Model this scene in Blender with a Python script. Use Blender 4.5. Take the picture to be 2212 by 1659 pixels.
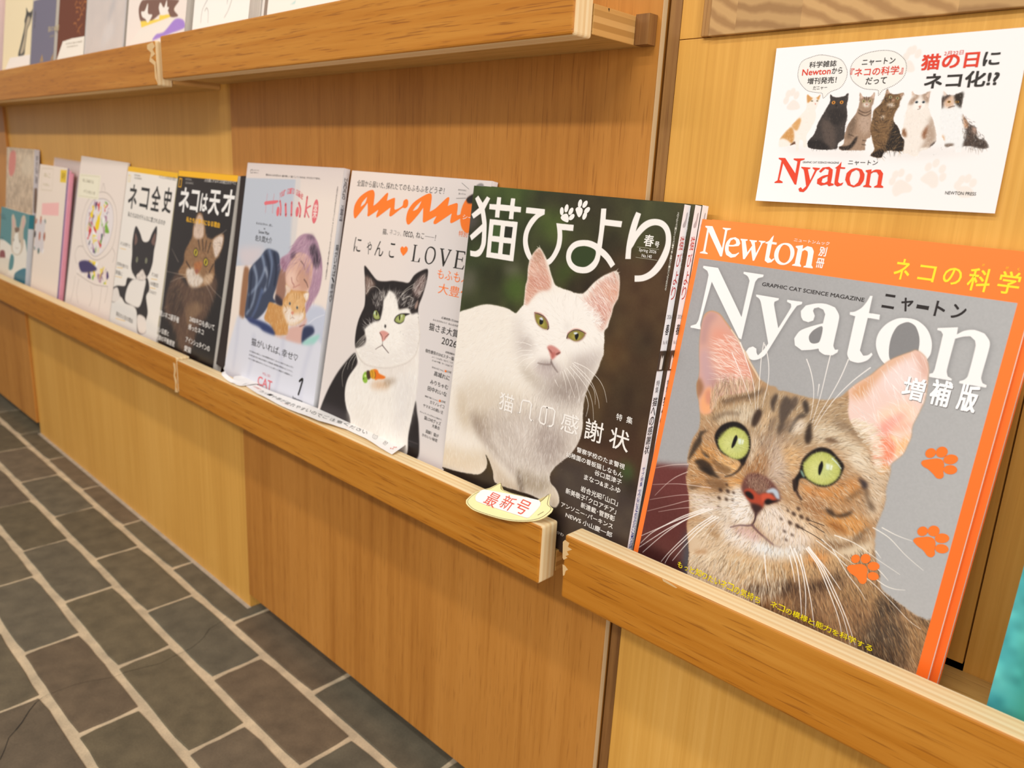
import bpy, bmesh, math, random
import numpy as np
from mathutils import Vector, Matrix

for _o in list(bpy.data.objects):
    bpy.data.objects.remove(_o, do_unlink=True)
scene = bpy.context.scene
COL = scene.collection
PI = math.pi

# ---------------------------------------------------------------- camera
cam_d = bpy.data.cameras.new('camera')
cam_d.sensor_width = 36.0
cam_d.lens = 1684.93 / 2212 * 36.0
cam_d.clip_start = 0.02
cam_d.dof.use_dof = True
cam_d.dof.focus_distance = 0.56
cam_d.dof.aperture_fstop = 10.0
cam = bpy.data.objects.new('camera', cam_d)
COL.objects.link(cam)
cr = Vector((0.7132087, 0.6990703, 0.0513226)); cu = Vector((-0.2149827, 0.1484651, 0.9652671)); cf = Vector((-0.6671699, 0.6994704, -0.2561746))
cam.matrix_world = Matrix(((cr.x, cu.x, -cf.x, 0.34930), (cr.y, cu.y, -cf.y, -0.525), (cr.z, cu.z, -cf.z, 0.68209), (0, 0, 0, 1)))
scene.camera = cam

# ---------------------------------------------------------------- light, world, exposure
world = bpy.data.worlds.new('shop_ambience'); scene.world = world
world.use_nodes = True
_bg = world.node_tree.nodes['Background']
_bg.inputs['Color'].default_value = (1.0, 0.98, 0.955, 1)
_bg.inputs['Strength'].default_value = 0.36

def area_light(name, loc, target, sx, sy, power, color=(1, 0.965, 0.925)):
    d = bpy.data.lights.new(name, 'AREA'); d.shape = 'RECTANGLE'; d.size = sx; d.size_y = sy
    d.energy = power; d.color = color
    o = bpy.data.objects.new(name, d); COL.objects.link(o)
    o.location = loc
    o.rotation_euler = (Vector(target) - Vector(loc)).to_track_quat('-Z', 'Y').to_euler()
    return o
area_light('ceiling_track_near', (-0.35, -1.32, 2.42), (-0.4, 0.0, 0.5), 3.2, 0.10, 21)
area_light('ceiling_track_far', (-0.35, -2.55, 2.42), (-0.4, 0.0, 0.6), 3.4, 0.14, 49)
area_light('right_side_fill', (2.3, -1.0, 1.0), (0.0, 0.0, 0.6), 1.3, 1.3, 34, (1, 0.985, 0.97))  # unseen fill added at the right to brighten right-facing spines and rail ends
scene.view_settings.view_transform = 'Standard'
scene.view_settings.look = 'None'
scene.view_settings.exposure = 0.0
scene.view_settings.gamma = 1.0
scene.view_settings.use_curve_mapping = False

# ---------------------------------------------------------------- helpers: naming, meshes
def tag(o, label=None, cat=None, group=None, kind=None):
    if label: o['label'] = label
    if cat: o['category'] = cat
    if group: o['group'] = group
    if kind: o['kind'] = kind
    return o

def thing(name, label, cat, mat=None, group=None):
    o = bpy.data.objects.new(name, None); COL.objects.link(o)
    o.empty_display_size = 0.02
    if mat is not None: o.matrix_world = mat
    return tag(o, label, cat, group)

def link(name, me, mats=(), parent=None):
    o = bpy.data.objects.new(name, me); COL.objects.link(o)
    for m in (mats if isinstance(mats, (list, tuple)) else [mats]):
        me.materials.append(m)
    if parent is not None: o.parent = parent
    return o

def structure(o):
    o['kind'] = 'structure'; return o

def box_bm(bm, lo, hi, bevel=0.0, seg=2, mi=0):
    vs = [bm.verts.new((x, y, z)) for z in (lo[2], hi[2]) for y in (lo[1], hi[1]) for x in (lo[0], hi[0])]
    fs = [bm.faces.new([vs[i] for i in f]) for f in ((0, 2, 3, 1), (4, 5, 7, 6), (0, 1, 5, 4), (2, 6, 7, 3), (0, 4, 6, 2), (1, 3, 7, 5))]
    for f in fs: f.material_index = mi
    if bevel > 0:
        es = list({e for f in fs for e in f.edges})
        bmesh.ops.bevel(bm, geom=es, offset=bevel, segments=seg, affect='EDGES', profile=0.5, clamp_overlap=True)
    return fs

def box(name, lo, hi, mat, parent=None, bevel=0.0, seg=2):
    bm = bmesh.new(); box_bm(bm, lo, hi, bevel, seg)
    me = bpy.data.meshes.new(name); bm.to_mesh(me); bm.free()
    return link(name, me, mat, parent)

def srgb(c):
    c = np.asarray(c, dtype=np.float64)
    return np.where(c <= 0.04045, c / 12.92, ((c + 0.055) / 1.055) ** 2.4)

def hexc(h):
    if isinstance(h, str):
        return np.array([int(h[i:i + 2], 16) / 255 for i in (0, 2, 4)])
    return np.asarray(h, dtype=np.float64)

def lin(h):
    return tuple(float(v) for v in srgb(hexc(h))) + (1.0,)

# ---------------------------------------------------------------- materials
def nt_new(name):
    m = bpy.data.materials.new(name); m.use_nodes = True
    nt = m.node_tree; b = nt.nodes['Principled BSDF']
    return m, nt, b

def plain(name, col, rough=0.6, spec=0.4):
    m, nt, b = nt_new(name)
    tc = nt.nodes.new('ShaderNodeTexCoord'); nz = nt.nodes.new('ShaderNodeTexNoise')
    nz.inputs['Scale'].default_value = 60; nt.links.new(tc.outputs['Object'], nz.inputs['Vector'])
    mix = nt.nodes.new('ShaderNodeMix'); mix.data_type = 'RGBA'
    c = lin(col); mix.inputs[6].default_value = tuple(v * 0.94 for v in c[:3]) + (1,); mix.inputs[7].default_value = tuple(min(1, v * 1.05) for v in c[:3]) + (1,)
    nt.links.new(nz.outputs['Fac'], mix.inputs[0]); nt.links.new(mix.outputs[2], b.inputs['Base Color'])
    b.inputs['Roughness'].default_value = rough; b.inputs['Specular IOR Level'].default_value = spec
    return m

def wood(name, dark, mid, light, axis='z', fine=1.0, rough=0.45, blotch=0.5, pores=0.35, seed=0.0, bump=0.04):
    """Straight grained timber: streaks stretched along one axis, slow blotches, short dark pores."""
    m, nt, b = nt_new(name)
    N, L = nt.nodes, nt.links
    tc = N.new('ShaderNodeTexCoord')
    def stretched(s_across, s_along, off, detail=4, rough_=0.6):
        mp = N.new('ShaderNodeMapping')
        s = [s_across, s_across, s_across]; s['xyz'.index(axis)] = s_along
        mp.inputs['Scale'].default_value = s; mp.inputs['Location'].default_value = (off + seed, off * 1.7 + seed, off * 0.6)
        L.new(tc.outputs['Object'], mp.inputs['Vector'])
        n = N.new('ShaderNodeTexNoise'); n.inputs['Scale'].default_value = 1.0; n.inputs['Detail'].default_value = detail; n.inputs['Roughness'].default_value = rough_
        L.new(mp.outputs['Vector'], n.inputs['Vector']); return n
    a = stretched(130 * fine, 3.0, 1.3)
    c = stretched(14, 1.6, 5.1, 3, 0.55)
    p = stretched(620 * fine, 26, 9.4, 2, 0.5)
    def math_(op, x, y):
        n = N.new('ShaderNodeMath'); n.operation = op
        for i, v in enumerate((x, y)):
            if isinstance(v, (int, float)): n.inputs[i].default_value = v
            else: L.new(v, n.inputs[i])
        return n.outputs[0]
    f = math_('ADD', math_('MULTIPLY', a.outputs['Fac'], 1.0 - blotch), math_('MULTIPLY', c.outputs['Fac'], blotch))
    ramp = N.new('ShaderNodeValToRGB')
    e = ramp.color_ramp.elements
    e[0].position = 0.33; e[0].color = lin(dark); e[1].position = 0.67; e[1].color = lin(light)
    x = e.new(0.5); x.color = lin(mid)
    L.new(f, ramp.inputs['Fac'])
    pr = N.new('ShaderNodeValToRGB'); pe = pr.color_ramp.elements
    pe[0].position = 0.30; pe[0].color = (1, 1, 1, 1); pe[1].position = 0.42; pe[1].color = (0, 0, 0, 1)
    L.new(p.outputs['Fac'], pr.inputs['Fac'])
    mix = N.new('ShaderNodeMix'); mix.data_type = 'RGBA'; mix.blend_type = 'MULTIPLY'
    L.new(math_('MULTIPLY', pr.outputs['Color'], pores), mix.inputs[0]); L.new(ramp.outputs['Color'], mix.inputs[6]); mix.inputs[7].default_value = (0.45, 0.34, 0.24, 1)
    L.new(mix.outputs[2], b.inputs['Base Color'])
    b.inputs['Roughness'].default_value = rough; b.inputs['Specular IOR Level'].default_value = 0.35
    if bump:
        bp = N.new('ShaderNodeBump'); bp.inputs['Strength'].default_value = bump; bp.inputs['Distance'].default_value = 0.001
        L.new(a.outputs['Fac'], bp.inputs['Height']); L.new(bp.outputs['Normal'], b.inputs['Normal'])
    return m

def plywood(name, axis, layer, cols, along=None, rough=0.6):
    """Plywood edge: thin veneers across one axis."""
    m, nt, b = nt_new(name); N, L = nt.nodes, nt.links
    tc = N.new('ShaderNodeTexCoord'); sp = N.new('ShaderNodeSeparateXYZ'); L.new(tc.outputs['Object'], sp.inputs[0])
    mp = N.new('ShaderNodeMapping'); s = [8, 8, 8]; s['xyz'.index(axis)] = 300; mp.inputs['Scale'].default_value = s
    L.new(tc.outputs['Object'], mp.inputs['Vector'])
    nz = N.new('ShaderNodeTexNoise'); nz.inputs['Scale'].default_value = 1; nz.inputs['Detail'].default_value = 3; L.new(mp.outputs[0], nz.inputs['Vector'])
    mul = N.new('ShaderNodeMath'); mul.operation = 'MULTIPLY'; mul.inputs[1].default_value = 1.0 / (layer * len(cols))
    L.new(sp.outputs['xyz'.index(axis)], mul.inputs[0])
    fr = N.new('ShaderNodeMath'); fr.operation = 'FRACT'; L.new(mul.outputs[0], fr.inputs[0])
    r = N.new('ShaderNodeValToRGB'); r.color_ramp.interpolation = 'LINEAR'
    e = r.color_ramp.elements; n = len(cols)
    e[0].position = 0; e[0].color = lin(cols[0]); e[1].position = 1.0; e[1].color = lin(cols[-1])
    for i in range(n):
        for q in ((i + 0.06) / n, (i + 0.94) / n):
            if 0.0 < q < 1.0:
                x = e.new(q); x.color = lin(cols[i])
    L.new(fr.outputs[0], r.inputs['Fac'])
    mix = N.new('ShaderNodeMix'); mix.data_type = 'RGBA'; mix.blend_type = 'MULTIPLY'
    k = N.new('ShaderNodeMath'); k.operation = 'MULTIPLY'; k.inputs[1].default_value = 0.25; L.new(nz.outputs['Fac'], k.inputs[0])
    L.new(k.outputs[0], mix.inputs[0]); L.new(r.outputs['Color'], mix.inputs[6]); mix.inputs[7].default_value = (0.72, 0.6, 0.45, 1)
    L.new(mix.outputs[2], b.inputs['Base Color']); b.inputs['Roughness'].default_value = rough; b.inputs['Specular IOR Level'].default_value = 0.25
    return m

def print_mat(name, rough=0.32, spec=0.45, coat=0.0):
    """Printed paper: the ink is a colour attribute of the sheet itself."""
    m, nt, b = nt_new(name)
    at = nt.nodes.new('ShaderNodeVertexColor'); at.layer_name = 'ink'
    nt.links.new(at.outputs['Color'], b.inputs['Base Color'])
    b.inputs['Roughness'].default_value = rough; b.inputs['Specular IOR Level'].default_value = spec
    b.inputs['Coat Weight'].default_value = coat; b.inputs['Coat Roughness'].default_value = 0.2
    return m

def pages_mat(name, col, line=0.0004, axis='z'):
    m, nt, b = nt_new(name); N, L = nt.nodes, nt.links
    tc = N.new('ShaderNodeTexCoord'); mp = N.new('ShaderNodeMapping'); s = [6, 6, 6]; s['xyz'.index(axis)] = 1 / line
    mp.inputs['Scale'].default_value = s; L.new(tc.outputs['Object'], mp.inputs['Vector'])
    nz = N.new('ShaderNodeTexNoise'); nz.inputs['Scale'].default_value = 1; L.new(mp.outputs[0], nz.inputs['Vector'])
    r = N.new('ShaderNodeValToRGB'); e = r.color_ramp.elements
    c = lin(col); e[0].position = 0.35; e[0].color = tuple(v * 0.78 for v in c[:3]) + (1,); e[1].position = 0.6; e[1].color = c
    L.new(nz.outputs['Fac'], r.inputs['Fac']); L.new(r.outputs['Color'], b.inputs['Base Color']); b.inputs['Roughness'].default_value = 0.7
    return m

# ---------------------------------------------------------------- printing: covers are painted as ink on a fine mesh, lettering is cut as mesh
RNG = np.random.default_rng(7)

def spline(pts, closed=True, n=6, corner=0.0):
    """Catmull-Rom through points; sharp turns (over `corner` radians, if set) stay sharp."""
    P = np.asarray(pts, float); m = len(P)
    if m < 3: return P
    T = np.zeros_like(P)
    for i in range(m):
        if closed or 0 < i < m - 1:
            a, b = P[i - 1], P[(i + 1) % m]
            u, v = P[i] - a, b - P[i]
            if corner:
                an = abs(math.atan2(u[0] * v[1] - u[1] * v[0], u[0] * v[0] + u[1] * v[1]))
                if an > corner: continue
            T[i] = (b - a) * 0.5
    out = []
    for i in range(m if closed else m - 1):
        p, q = P[i], P[(i + 1) % m]; t0, t1 = T[i].copy(), T[(i + 1) % m].copy()
        d = np.hypot(*(q - p))
        for t in (t0, t1):
            l = np.hypot(*t)
            if l > d > 0: t *= d / l
        if not t0.any() and not t1.any(): out.append(p); continue
        for k in range(n):
            s = k / n
            out.append((2 * s ** 3 - 3 * s ** 2 + 1) * p + (s ** 3 - 2 * s ** 2 + s) * t0 + (-2 * s ** 3 + 3 * s ** 2) * q + (s ** 3 - s ** 2) * t1)
    if not closed: out.append(P[-1])
    return np.array(out)

def gblur(a, s):
    if s < 0.25: return a
    r = max(1, int(math.ceil(s * 2.6))); k = np.exp(-0.5 * (np.arange(-r, r + 1) / s) ** 2); k /= k.sum()
    for ax in (0, 1):
        p = np.pad(a, [(r, r) if i == ax else (0, 0) for i in range(a.ndim)], mode='edge'); o = 0
        for i, w in enumerate(k):
            sl = [slice(None)] * a.ndim; sl[ax] = slice(i, i + a.shape[ax]); o = o + w * p[tuple(sl)]
        a = o
    return a

def vnoise(ny, nx, sy, sx, rng):
    gy, gx = int(ny / sy) + 3, int(nx / sx) + 3
    g = rng.random((gy, gx)); y = np.arange(ny) / sy; x = np.arange(nx) / sx
    iy, ix = y.astype(int), x.astype(int); fy = (y - iy)[:, None]; fx = (x - ix)[None]
    fy, fx = fy * fy * (3 - 2 * fy), fx * fx * (3 - 2 * fx)
    A = g[iy][:, ix]; B = g[iy][:, ix + 1]; C_ = g[iy + 1][:, ix]; D = g[iy + 1][:, ix + 1]
    return (A * (1 - fx) + B * fx) * (1 - fy) + (C_ * (1 - fx) + D * fx) * fy

class Art:
    """A printed sheet, w x h millimetres, painted at `res` samples per mm; x to the right, y down from the top edge."""
    def __init__(s, w, h, res, base):
        s.w, s.h = w, h
        s.nx, s.ny = int(round(w * res)) + 1, int(round(h * res)) + 1
        s.rx, s.ry = (s.nx - 1) / w, (s.ny - 1) / h
        s.res = res; s.img = np.empty((s.ny, s.nx, 3)); s.img[:] = hexc(base); s.tx = []; s.lvl = 0.08
        s.clip = None
    # -- masks
    def mask(s, pts, soft=0.2, smooth=True, corner=0.0):
        P = spline(pts, True, 6, corner) if smooth else np.asarray(pts, float)
        x = P[:, 0] * s.rx; y = P[:, 1] * s.ry; pad = int(soft * s.res * 3) + 2
        x0, x1 = max(0, int(x.min()) - pad), min(s.nx, int(x.max()) + pad + 2); y0, y1 = max(0, int(y.min()) - pad), min(s.ny, int(y.max()) + pad + 2)
        if x1 <= x0 or y1 <= y0: return None
        SS = 3; W = x1 - x0; M = np.zeros((y1 - y0, W))
        xa, ya, xb, yb = x, y, np.roll(x, -1), np.roll(y, -1)
        ex = np.arange(W + 1) + x0 - 0.5
        for r in range(y1 - y0):
            for k in range(SS):
                yy = r + y0 + (k + 0.5) / SS - 0.5
                h = (ya <= yy) != (yb <= yy)
                if not h.any(): continue
                c = np.sort(xa[h] + (yy - ya[h]) * (xb[h] - xa[h]) / (yb[h] - ya[h]))
                for i in range(0, len(c) - 1, 2):
                    M[r] += np.clip(np.minimum(ex[1:], c[i + 1]) - np.maximum(ex[:-1], c[i]), 0, 1)
        M = gblur(np.clip(M / SS, 0, 1), soft * s.res)
        return x0, x1, y0, y1, M
    def blend(s, box, M, col, a=1.0):
        if box is None: return
        x0, x1, y0, y1 = box
        if s.clip is not None: M = M * s.clip[y0:y1, x0:x1]
        A = (M * a)[..., None]
        s.img[y0:y1, x0:x1] = s.img[y0:y1, x0:x1] * (1 - A) + hexc(col) * A
    def fill(s, pts, col, soft=0.2, a=1.0, smooth=True, corner=0.0):
        m = s.mask(pts, soft, smooth, corner)
        if m: s.blend(m[:4], m[4], col, a)
    def setclip(s, pts=None, soft=0.2, jag=0.0, seed=1):
        if pts is None: s.clip = None; return
        m = s.mask(pts, soft); s.clip = np.zeros((s.ny, s.nx)); s.clip[m[2]:m[3], m[0]:m[1]] = m[4]
        if jag:
            r = np.random.default_rng(seed)
            n = vnoise(s.ny, s.nx, 2.2, 2.2, r) * 0.6 + vnoise(s.ny, s.nx, 5, 5, r) * 0.4
            c = gblur(s.clip, jag * s.res); s.clip = np.clip((c + (n - 0.5) * 0.9 - 0.5) * 2.2 + 0.5, 0, 1)
    def ell(s, cx, cy, rx, ry, ang, col, soft=0.2, a=1.0):
        t = np.linspace(0, 2 * PI, 28, endpoint=False); c, n = math.cos(math.radians(ang)), math.sin(math.radians(ang))
        u, v = rx * np.cos(t), ry * np.sin(t)
        s.fill(np.stack([cx + u * c - v * n, cy + u * n + v * c], 1), col, soft, a, False)
    def grad(s, x0, y0, x1, y1, c0, c1, a=1.0):
        """Linear blend of the whole (clipped) sheet from c0 at one point to c1 at the other."""
        X, Y = np.meshgrid(np.arange(s.nx) / s.rx, np.arange(s.ny) / s.ry)
        t = np.clip(((X - x0) * (x1 - x0) + (Y - y0) * (y1 - y0)) / ((x1 - x0) ** 2 + (y1 - y0) ** 2), 0, 1)[..., None]
        c = hexc(c0) * (1 - t) + hexc(c1) * t
        A = a if s.clip is None else (s.clip * a)[..., None]
        s.img = s.img * (1 - A) + c * A
    def line(s, pts, w0, w1, col, a=1.0, soft=0.12, smooth=True, closed=False):
        P = spline(pts, closed, 7) if smooth else np.asarray(pts, float)
        if closed: P = np.vstack([P, P[:1]])
        pad = max(w0, w1) + soft * 3 + 0.6
        x0, x1 = max(0, int((P[:, 0].min() - pad) * s.rx)), min(s.nx, int((P[:, 0].max() + pad) * s.rx) + 2)
        y0, y1 = max(0, int((P[:, 1].min() - pad) * s.ry)), min(s.ny, int((P[:, 1].max() + pad) * s.ry) + 2)
        if x1 <= x0 or y1 <= y0: return
        X, Y = np.meshgrid(np.arange(x0, x1) / s.rx, np.arange(y0, y1) / s.ry)
        D = np.full(X.shape, 1e3); n = len(P) - 1
        for i in range(n):
            a_, b_ = P[i], P[i + 1]; d = b_ - a_; l2 = d @ d + 1e-9
            t = np.clip(((X - a_[0]) * d[0] + (Y - a_[1]) * d[1]) / l2, 0, 1)
            w = (w0 + (w1 - w0) * (i + t) / n) * 0.5
            D = np.minimum(D, np.hypot(X - a_[0] - t * d[0], Y - a_[1] - t * d[1]) - w)
        e = max(soft, 0.5 / s.res)
        s.blend((x0, x1, y0, y1), np.clip(0.5 - D / (2 * e), 0, 1), col, a)
    def fur(s, pts, n, dirs, length, cols, a=0.5, jit=18, seed=3, spread=0.25, curl=0.0):
        """n short hairs inside an outline, combed along the (x, y, angle) guides; angles in degrees, 0 = right, 90 = down."""
        r = np.random.default_rng(seed); m = s.mask(pts, 0.3)
        if m is None: return
        x0, x1, y0, y1, M = m
        px, py = r.uniform(x0, x1 - 1, n * 3), r.uniform(y0, y1 - 1, n * 3)
        k = M[(py - y0).astype(int), (px - x0).astype(int)] > r.random(n * 3) * 0.98 + 0.01
        px, py = px[k][:n], py[k][:n]
        if not len(px): return
        D = np.array(dirs, float); gx, gy = D[:, 0] * s.rx, D[:, 1] * s.ry
        w = 1.0 / ((px[:, None] - gx) ** 2 + (py[:, None] - gy) ** 2 + 4) ** 1.3
        th = np.arctan2((w * np.sin(np.radians(D[:, 2]))).sum(1), (w * np.cos(np.radians(D[:, 2]))).sum(1)) + np.radians(r.normal(0, jit, len(px)))
        Lp = length * s.res * r.uniform(0.6, 1.4, len(px)); K = max(4, int(length * s.res * 1.6))
        C = np.array([hexc(c) for c in cols]); cc = C[r.integers(0, len(C), len(px))] * r.uniform(1 - spread * 0.5, 1 + spread * 0.5, (len(px), 1))
        t = np.linspace(0, 1, K)[None]; cv = curl * r.normal(0, 1, (len(px), 1))
        X = px[:, None] + Lp[:, None] * t * np.cos(th[:, None] + cv * t); Y = py[:, None] + Lp[:, None] * t * np.sin(th[:, None] + cv * t)
        wt = np.repeat(np.clip(1.15 - t, 0, 1) * np.clip(t * 4 + 0.3, 0, 1), len(px), 0) * a * (Lp[:, None] / K) * 1.2
        SA = np.zeros(s.ny * s.nx); SC = np.zeros((3, s.ny * s.nx))
        ix, iy = np.floor(X).astype(int), np.floor(Y).astype(int); fx, fy = X - ix, Y - iy
        for dx in (0, 1):
            for dy in (0, 1):
                ww = wt * (fx if dx else 1 - fx) * (fy if dy else 1 - fy); jx, jy = ix + dx, iy + dy
                ok = (jx >= 0) & (jx < s.nx) & (jy >= 0) & (jy < s.ny); idx = (jy * s.nx + jx)[ok]; wv = ww[ok]
                SA += np.bincount(idx, wv, s.ny * s.nx)
                for ch in range(3): SC[ch] += np.bincount(idx, wv * np.repeat(cc[:, ch][:, None], K, 1)[ok], s.ny * s.nx)
        A = 1 - np.exp(-SA); cl = np.clip((SC / np.maximum(SA, 1e-6)).T, 0, 1).reshape(s.ny, s.nx, 3)
        if s.clip is not None: A = A * s.clip.ravel()
        A = A.reshape(s.ny, s.nx, 1); s.img = s.img * (1 - A) + cl * A
    def mottle(s, amp, scale, seed=5, tint=(1, 1, 1)):
        r = np.random.default_rng(seed); n = vnoise(s.ny, s.nx, scale * s.res, scale * s.res, r) - 0.5
        n = n * amp if s.clip is None else n * amp * s.clip
        s.img = np.clip(s.img + n[..., None] * np.array(tint), 0, 1)
    # -- lettering
    def _add(s, V, F, col, z=None, up=0.004):
        s.lvl += up
        s.tx.append((np.asarray(V, float), F, hexc(col), s.lvl if z is None else z))
    def text(s, body, box, col, bold=0.0, ital=0.0, vertical=False, keep=False, rot=0.0):
        """Lettering fitted into box = [(left, top), (right, bottom)] in mm."""
        (xa, ya), (xb, yb) = box
        if vertical:
            n = len(body); hh = (yb - ya) / n
            for i, ch in enumerate(body):
                if ch in ' \u3000': continue
                if ch in 'ー-—―': s.text('|', [(xa + (xb - xa) * 0.4, ya + i * hh + 0.05 * hh), (xb - (xb - xa) * 0.4, ya + (i + 0.95) * hh)], col, bold)
                else: s.text(ch, [(xa, ya + (i + 0.04) * hh), (xb, ya + (i + 0.96) * hh)], col, bold)
            return
        key = body
        if key not in TEXTS:
            c = bpy.data.curves.new('lettering', 'FONT'); c.body = body; c.fill_mode = 'FRONT'; c.resolution_u = 3
            o = bpy.data.objects.new('lettering', c); COL.objects.link(o)
            dg = bpy.context.evaluated_depsgraph_get(); me = o.evaluated_get(dg).to_mesh()
            V = np.empty(len(me.vertices) * 3); me.vertices.foreach_get('co', V); V = V.reshape(-1, 3)[:, :2].copy()
            F = [tuple(p.vertices) for p in me.polygons]
            o.evaluated_get(dg).to_mesh_clear(); bpy.data.objects.remove(o); bpy.data.curves.remove(c)
            TEXTS[key] = (V, F)
        V, F = TEXTS[key]
        if not len(V): return
        lo, hi = V.min(0), V.max(0); d = np.maximum(hi - lo, 1e-6); U = (V - lo) / d
        U[:, 0] += ital * (U[:, 1] - 0.5) * (yb - ya) / max(xb - xa, 1e-6)
        X = xa + U[:, 0] * (xb - xa); Y = yb - U[:, 1] * (yb - ya)
        if rot:
            cx, cy = (xa + xb) / 2, (ya + yb) / 2; c_, s_ = math.cos(math.radians(rot)), math.sin(math.radians(rot))
            X, Y = cx + (X - cx) * c_ - (Y - cy) * s_, cy + (X - cx) * s_ + (Y - cy) * c_
        e = bold * (yb - ya) * 0.6
        for dx, dy in (((0, 0),) if not e else ((-e, -e), (e, -e), (-e, e), (e, e), (0, 0))): s._add(np.stack([X + dx, Y + dy], 1), F, col, None, 0.004 if not (dx or dy) else 0.0004)
    def glyph(s, contours, col, corner=0.75, smooth=True):
        c = bpy.data.curves.new('glyph', 'CURVE'); c.dimensions = '2D'; c.fill_mode = 'BOTH'
        for pts in contours:
            P = spline(pts, True, 5, corner) if smooth else np.asarray(pts, float)
            sp = c.splines.new('POLY'); sp.points.add(len(P) - 1); sp.use_cyclic_u = True
            for i, p in enumerate(P): sp.points[i].co = (p[0] * 0.01, -p[1] * 0.01, 0, 1)
        o = bpy.data.objects.new('glyph', c); COL.objects.link(o)
        dg = bpy.context.evaluated_depsgraph_get(); me = o.evaluated_get(dg).to_mesh()
        V = np.array([(v.co.x * 100, -v.co.y * 100) for v in me.vertices]); F = [tuple(p.vertices) for p in me.polygons]
        o.evaluated_get(dg).to_mesh_clear(); bpy.data.objects.remove(o); bpy.data.curves.remove(c)
        if len(V): s._add(V, F, col)
    def pen(s, pts, w, col, smooth=True, closed=False, w1=None, cap=True):
        """A pen or brush stroke cut as a ribbon with round ends."""
        P = spline(pts, closed, 6) if smooth else np.asarray(pts, float)
        if closed: P = np.vstack([P, P[:1]])
        n = len(P); w1 = w if w1 is None else w1
        T = np.gradient(P, axis=0); T /= np.maximum(np.hypot(T[:, 0], T[:, 1])[:, None], 1e-9); N_ = np.stack([-T[:, 1], T[:, 0]], 1)
        hw = (np.linspace(w, w1, n) * 0.5)[:, None]
        V = np.vstack([P + N_ * hw, P - N_ * hw]); F = [(i, i + 1, n + i + 1, n + i) for i in range(n - 1)]
        V = list(map(tuple, V))
        for j in ((0, n - 1) if cap and not closed else ()):
            b = len(V); r = float(hw[j, 0])
            V += [(P[j][0] + r * math.cos(q), P[j][1] + r * math.sin(q)) for q in np.linspace(0, 2 * PI, 12, endpoint=False)]; F.append(tuple(range(b, b + 12)))
        s._add(V, F, col)
    def disc(s, cx, cy, rx, ry, col, ang=0.0):
        t = np.linspace(0, 2 * PI, 36, endpoint=False); c, n = math.cos(math.radians(ang)), math.sin(math.radians(ang))
        u, v = rx * np.cos(t), ry * np.sin(t)
        s._add(np.stack([cx + u * c - v * n, cy + u * n + v * c], 1), [tuple(range(36))], col, None, 0.0002)
    # -- the printed sheet as a mesh (local metres: x right, y up, z out of the page)
    def mesh(s, name, bend=None, grid=True):
        X, Y = np.meshgrid(np.arange(s.nx) / s.rx, np.arange(s.ny) / s.ry)
        V = [np.stack([X.ravel() / 1000, (s.h - Y.ravel()) / 1000, np.zeros(X.size)], 1)]
        Cc = [srgb(np.clip(s.img, 0, 1)).reshape(-1, 3)]
        i = np.arange((s.ny - 1) * s.nx).reshape(s.ny - 1, s.nx)[:, :-1].ravel()
        loops = [np.stack([i, i + s.nx, i + s.nx + 1, i + 1], 1).ravel()]; sizes = [np.full(len(i), 4)]
        off = X.size
        if not grid: V, Cc, loops, sizes, off = [], [], [], [], 0
        for v, F, c, z in s.tx:
            V.append(np.stack([v[:, 0] / 1000, (s.h - v[:, 1]) / 1000, np.full(len(v), z / 1000)], 1))
            Cc.append(np.repeat(srgb(c)[None], len(v), 0))
            P2 = v * np.array([1, -1])
            fl = []
            for f in F:
                a = P2[list(f)]; ar = np.sum(a[:, 0] * np.roll(a[:, 1], -1) - a[:, 1] * np.roll(a[:, 0], -1))
                fl.append(f if ar > 0 else f[::-1])
            loops.append(np.array([q + off for f in fl for q in f], int)); sizes.append(np.array([len(f) for f in fl], int)); off += len(v)
        V = np.vstack(V); Cc = np.vstack(Cc); loops = np.concatenate(loops); sizes = np.concatenate(sizes)
        if bend is not None: V = bend(V)
        me = bpy.data.meshes.new(name)
        me.vertices.add(len(V)); me.vertices.foreach_set('co', V.astype(np.float32).ravel())
        me.loops.add(len(loops)); me.loops.foreach_set('vertex_index', loops.astype(np.int32))
        me.polygons.add(len(sizes)); me.polygons.foreach_set('loop_start', np.concatenate([[0], np.cumsum(sizes)[:-1]]).astype(np.int32))
        me.update(calc_edges=True)
        at = me.color_attributes.new('ink', 'FLOAT_COLOR', 'POINT')
        at.data.foreach_set('color', np.hstack([Cc, np.ones((len(Cc), 1))]).astype(np.float32).ravel())
        me.validate()
        return me
TEXTS = {}

# ---------------------------------------------------------------- timber of the fittings
W_PANEL = wood('birch_panel', 'd39842', 'dfa54c', 'e8b058', 'z', 1.8, 0.42, 0.45, 0.10, 3.0, 0.02)
W_DOOR = wood('oak_veneer_door', 'ae6e28', 'c28136', 'cb8a3e', 'z', 1.0, 0.42, 0.55, 0.42, 1.0)
W_RAIL = wood('oak_veneer_rail', 'a06010', 'b9741e', 'c98832', 'x', 1.0, 0.42, 0.5, 0.62, 7.0)
W_BOARD = wood('oak_tray_board', 'b48a44', 'c89e58', 'd6ae6a', 'x', 0.9, 0.5, 0.4, 0.6, 11.0)
W_POST = wood('stained_post', '6e4620', '8a5e30', 'a0743e', 'z', 1.2, 0.55, 0.5, 0.5, 17.0)
W_STRIP = wood('edge_lipping', '94642c', 'a87840', 'c09058', 'z', 2.2, 0.5, 0.25, 0.4, 23.0)
M_PLY = plywood('plywood_edge', 'y', 0.0026, ['f6dcac', 'edcc98', 'f8e2b6', 'f0d2a0'])
M_PLYB = plywood('board_edge', 'z', 0.0042, ['d2a05c', 'b98848', 'd8a866', 'c09050'])
M_DARK = plain('shadow_gap', '1c1611', 0.9, 0.1)

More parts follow.
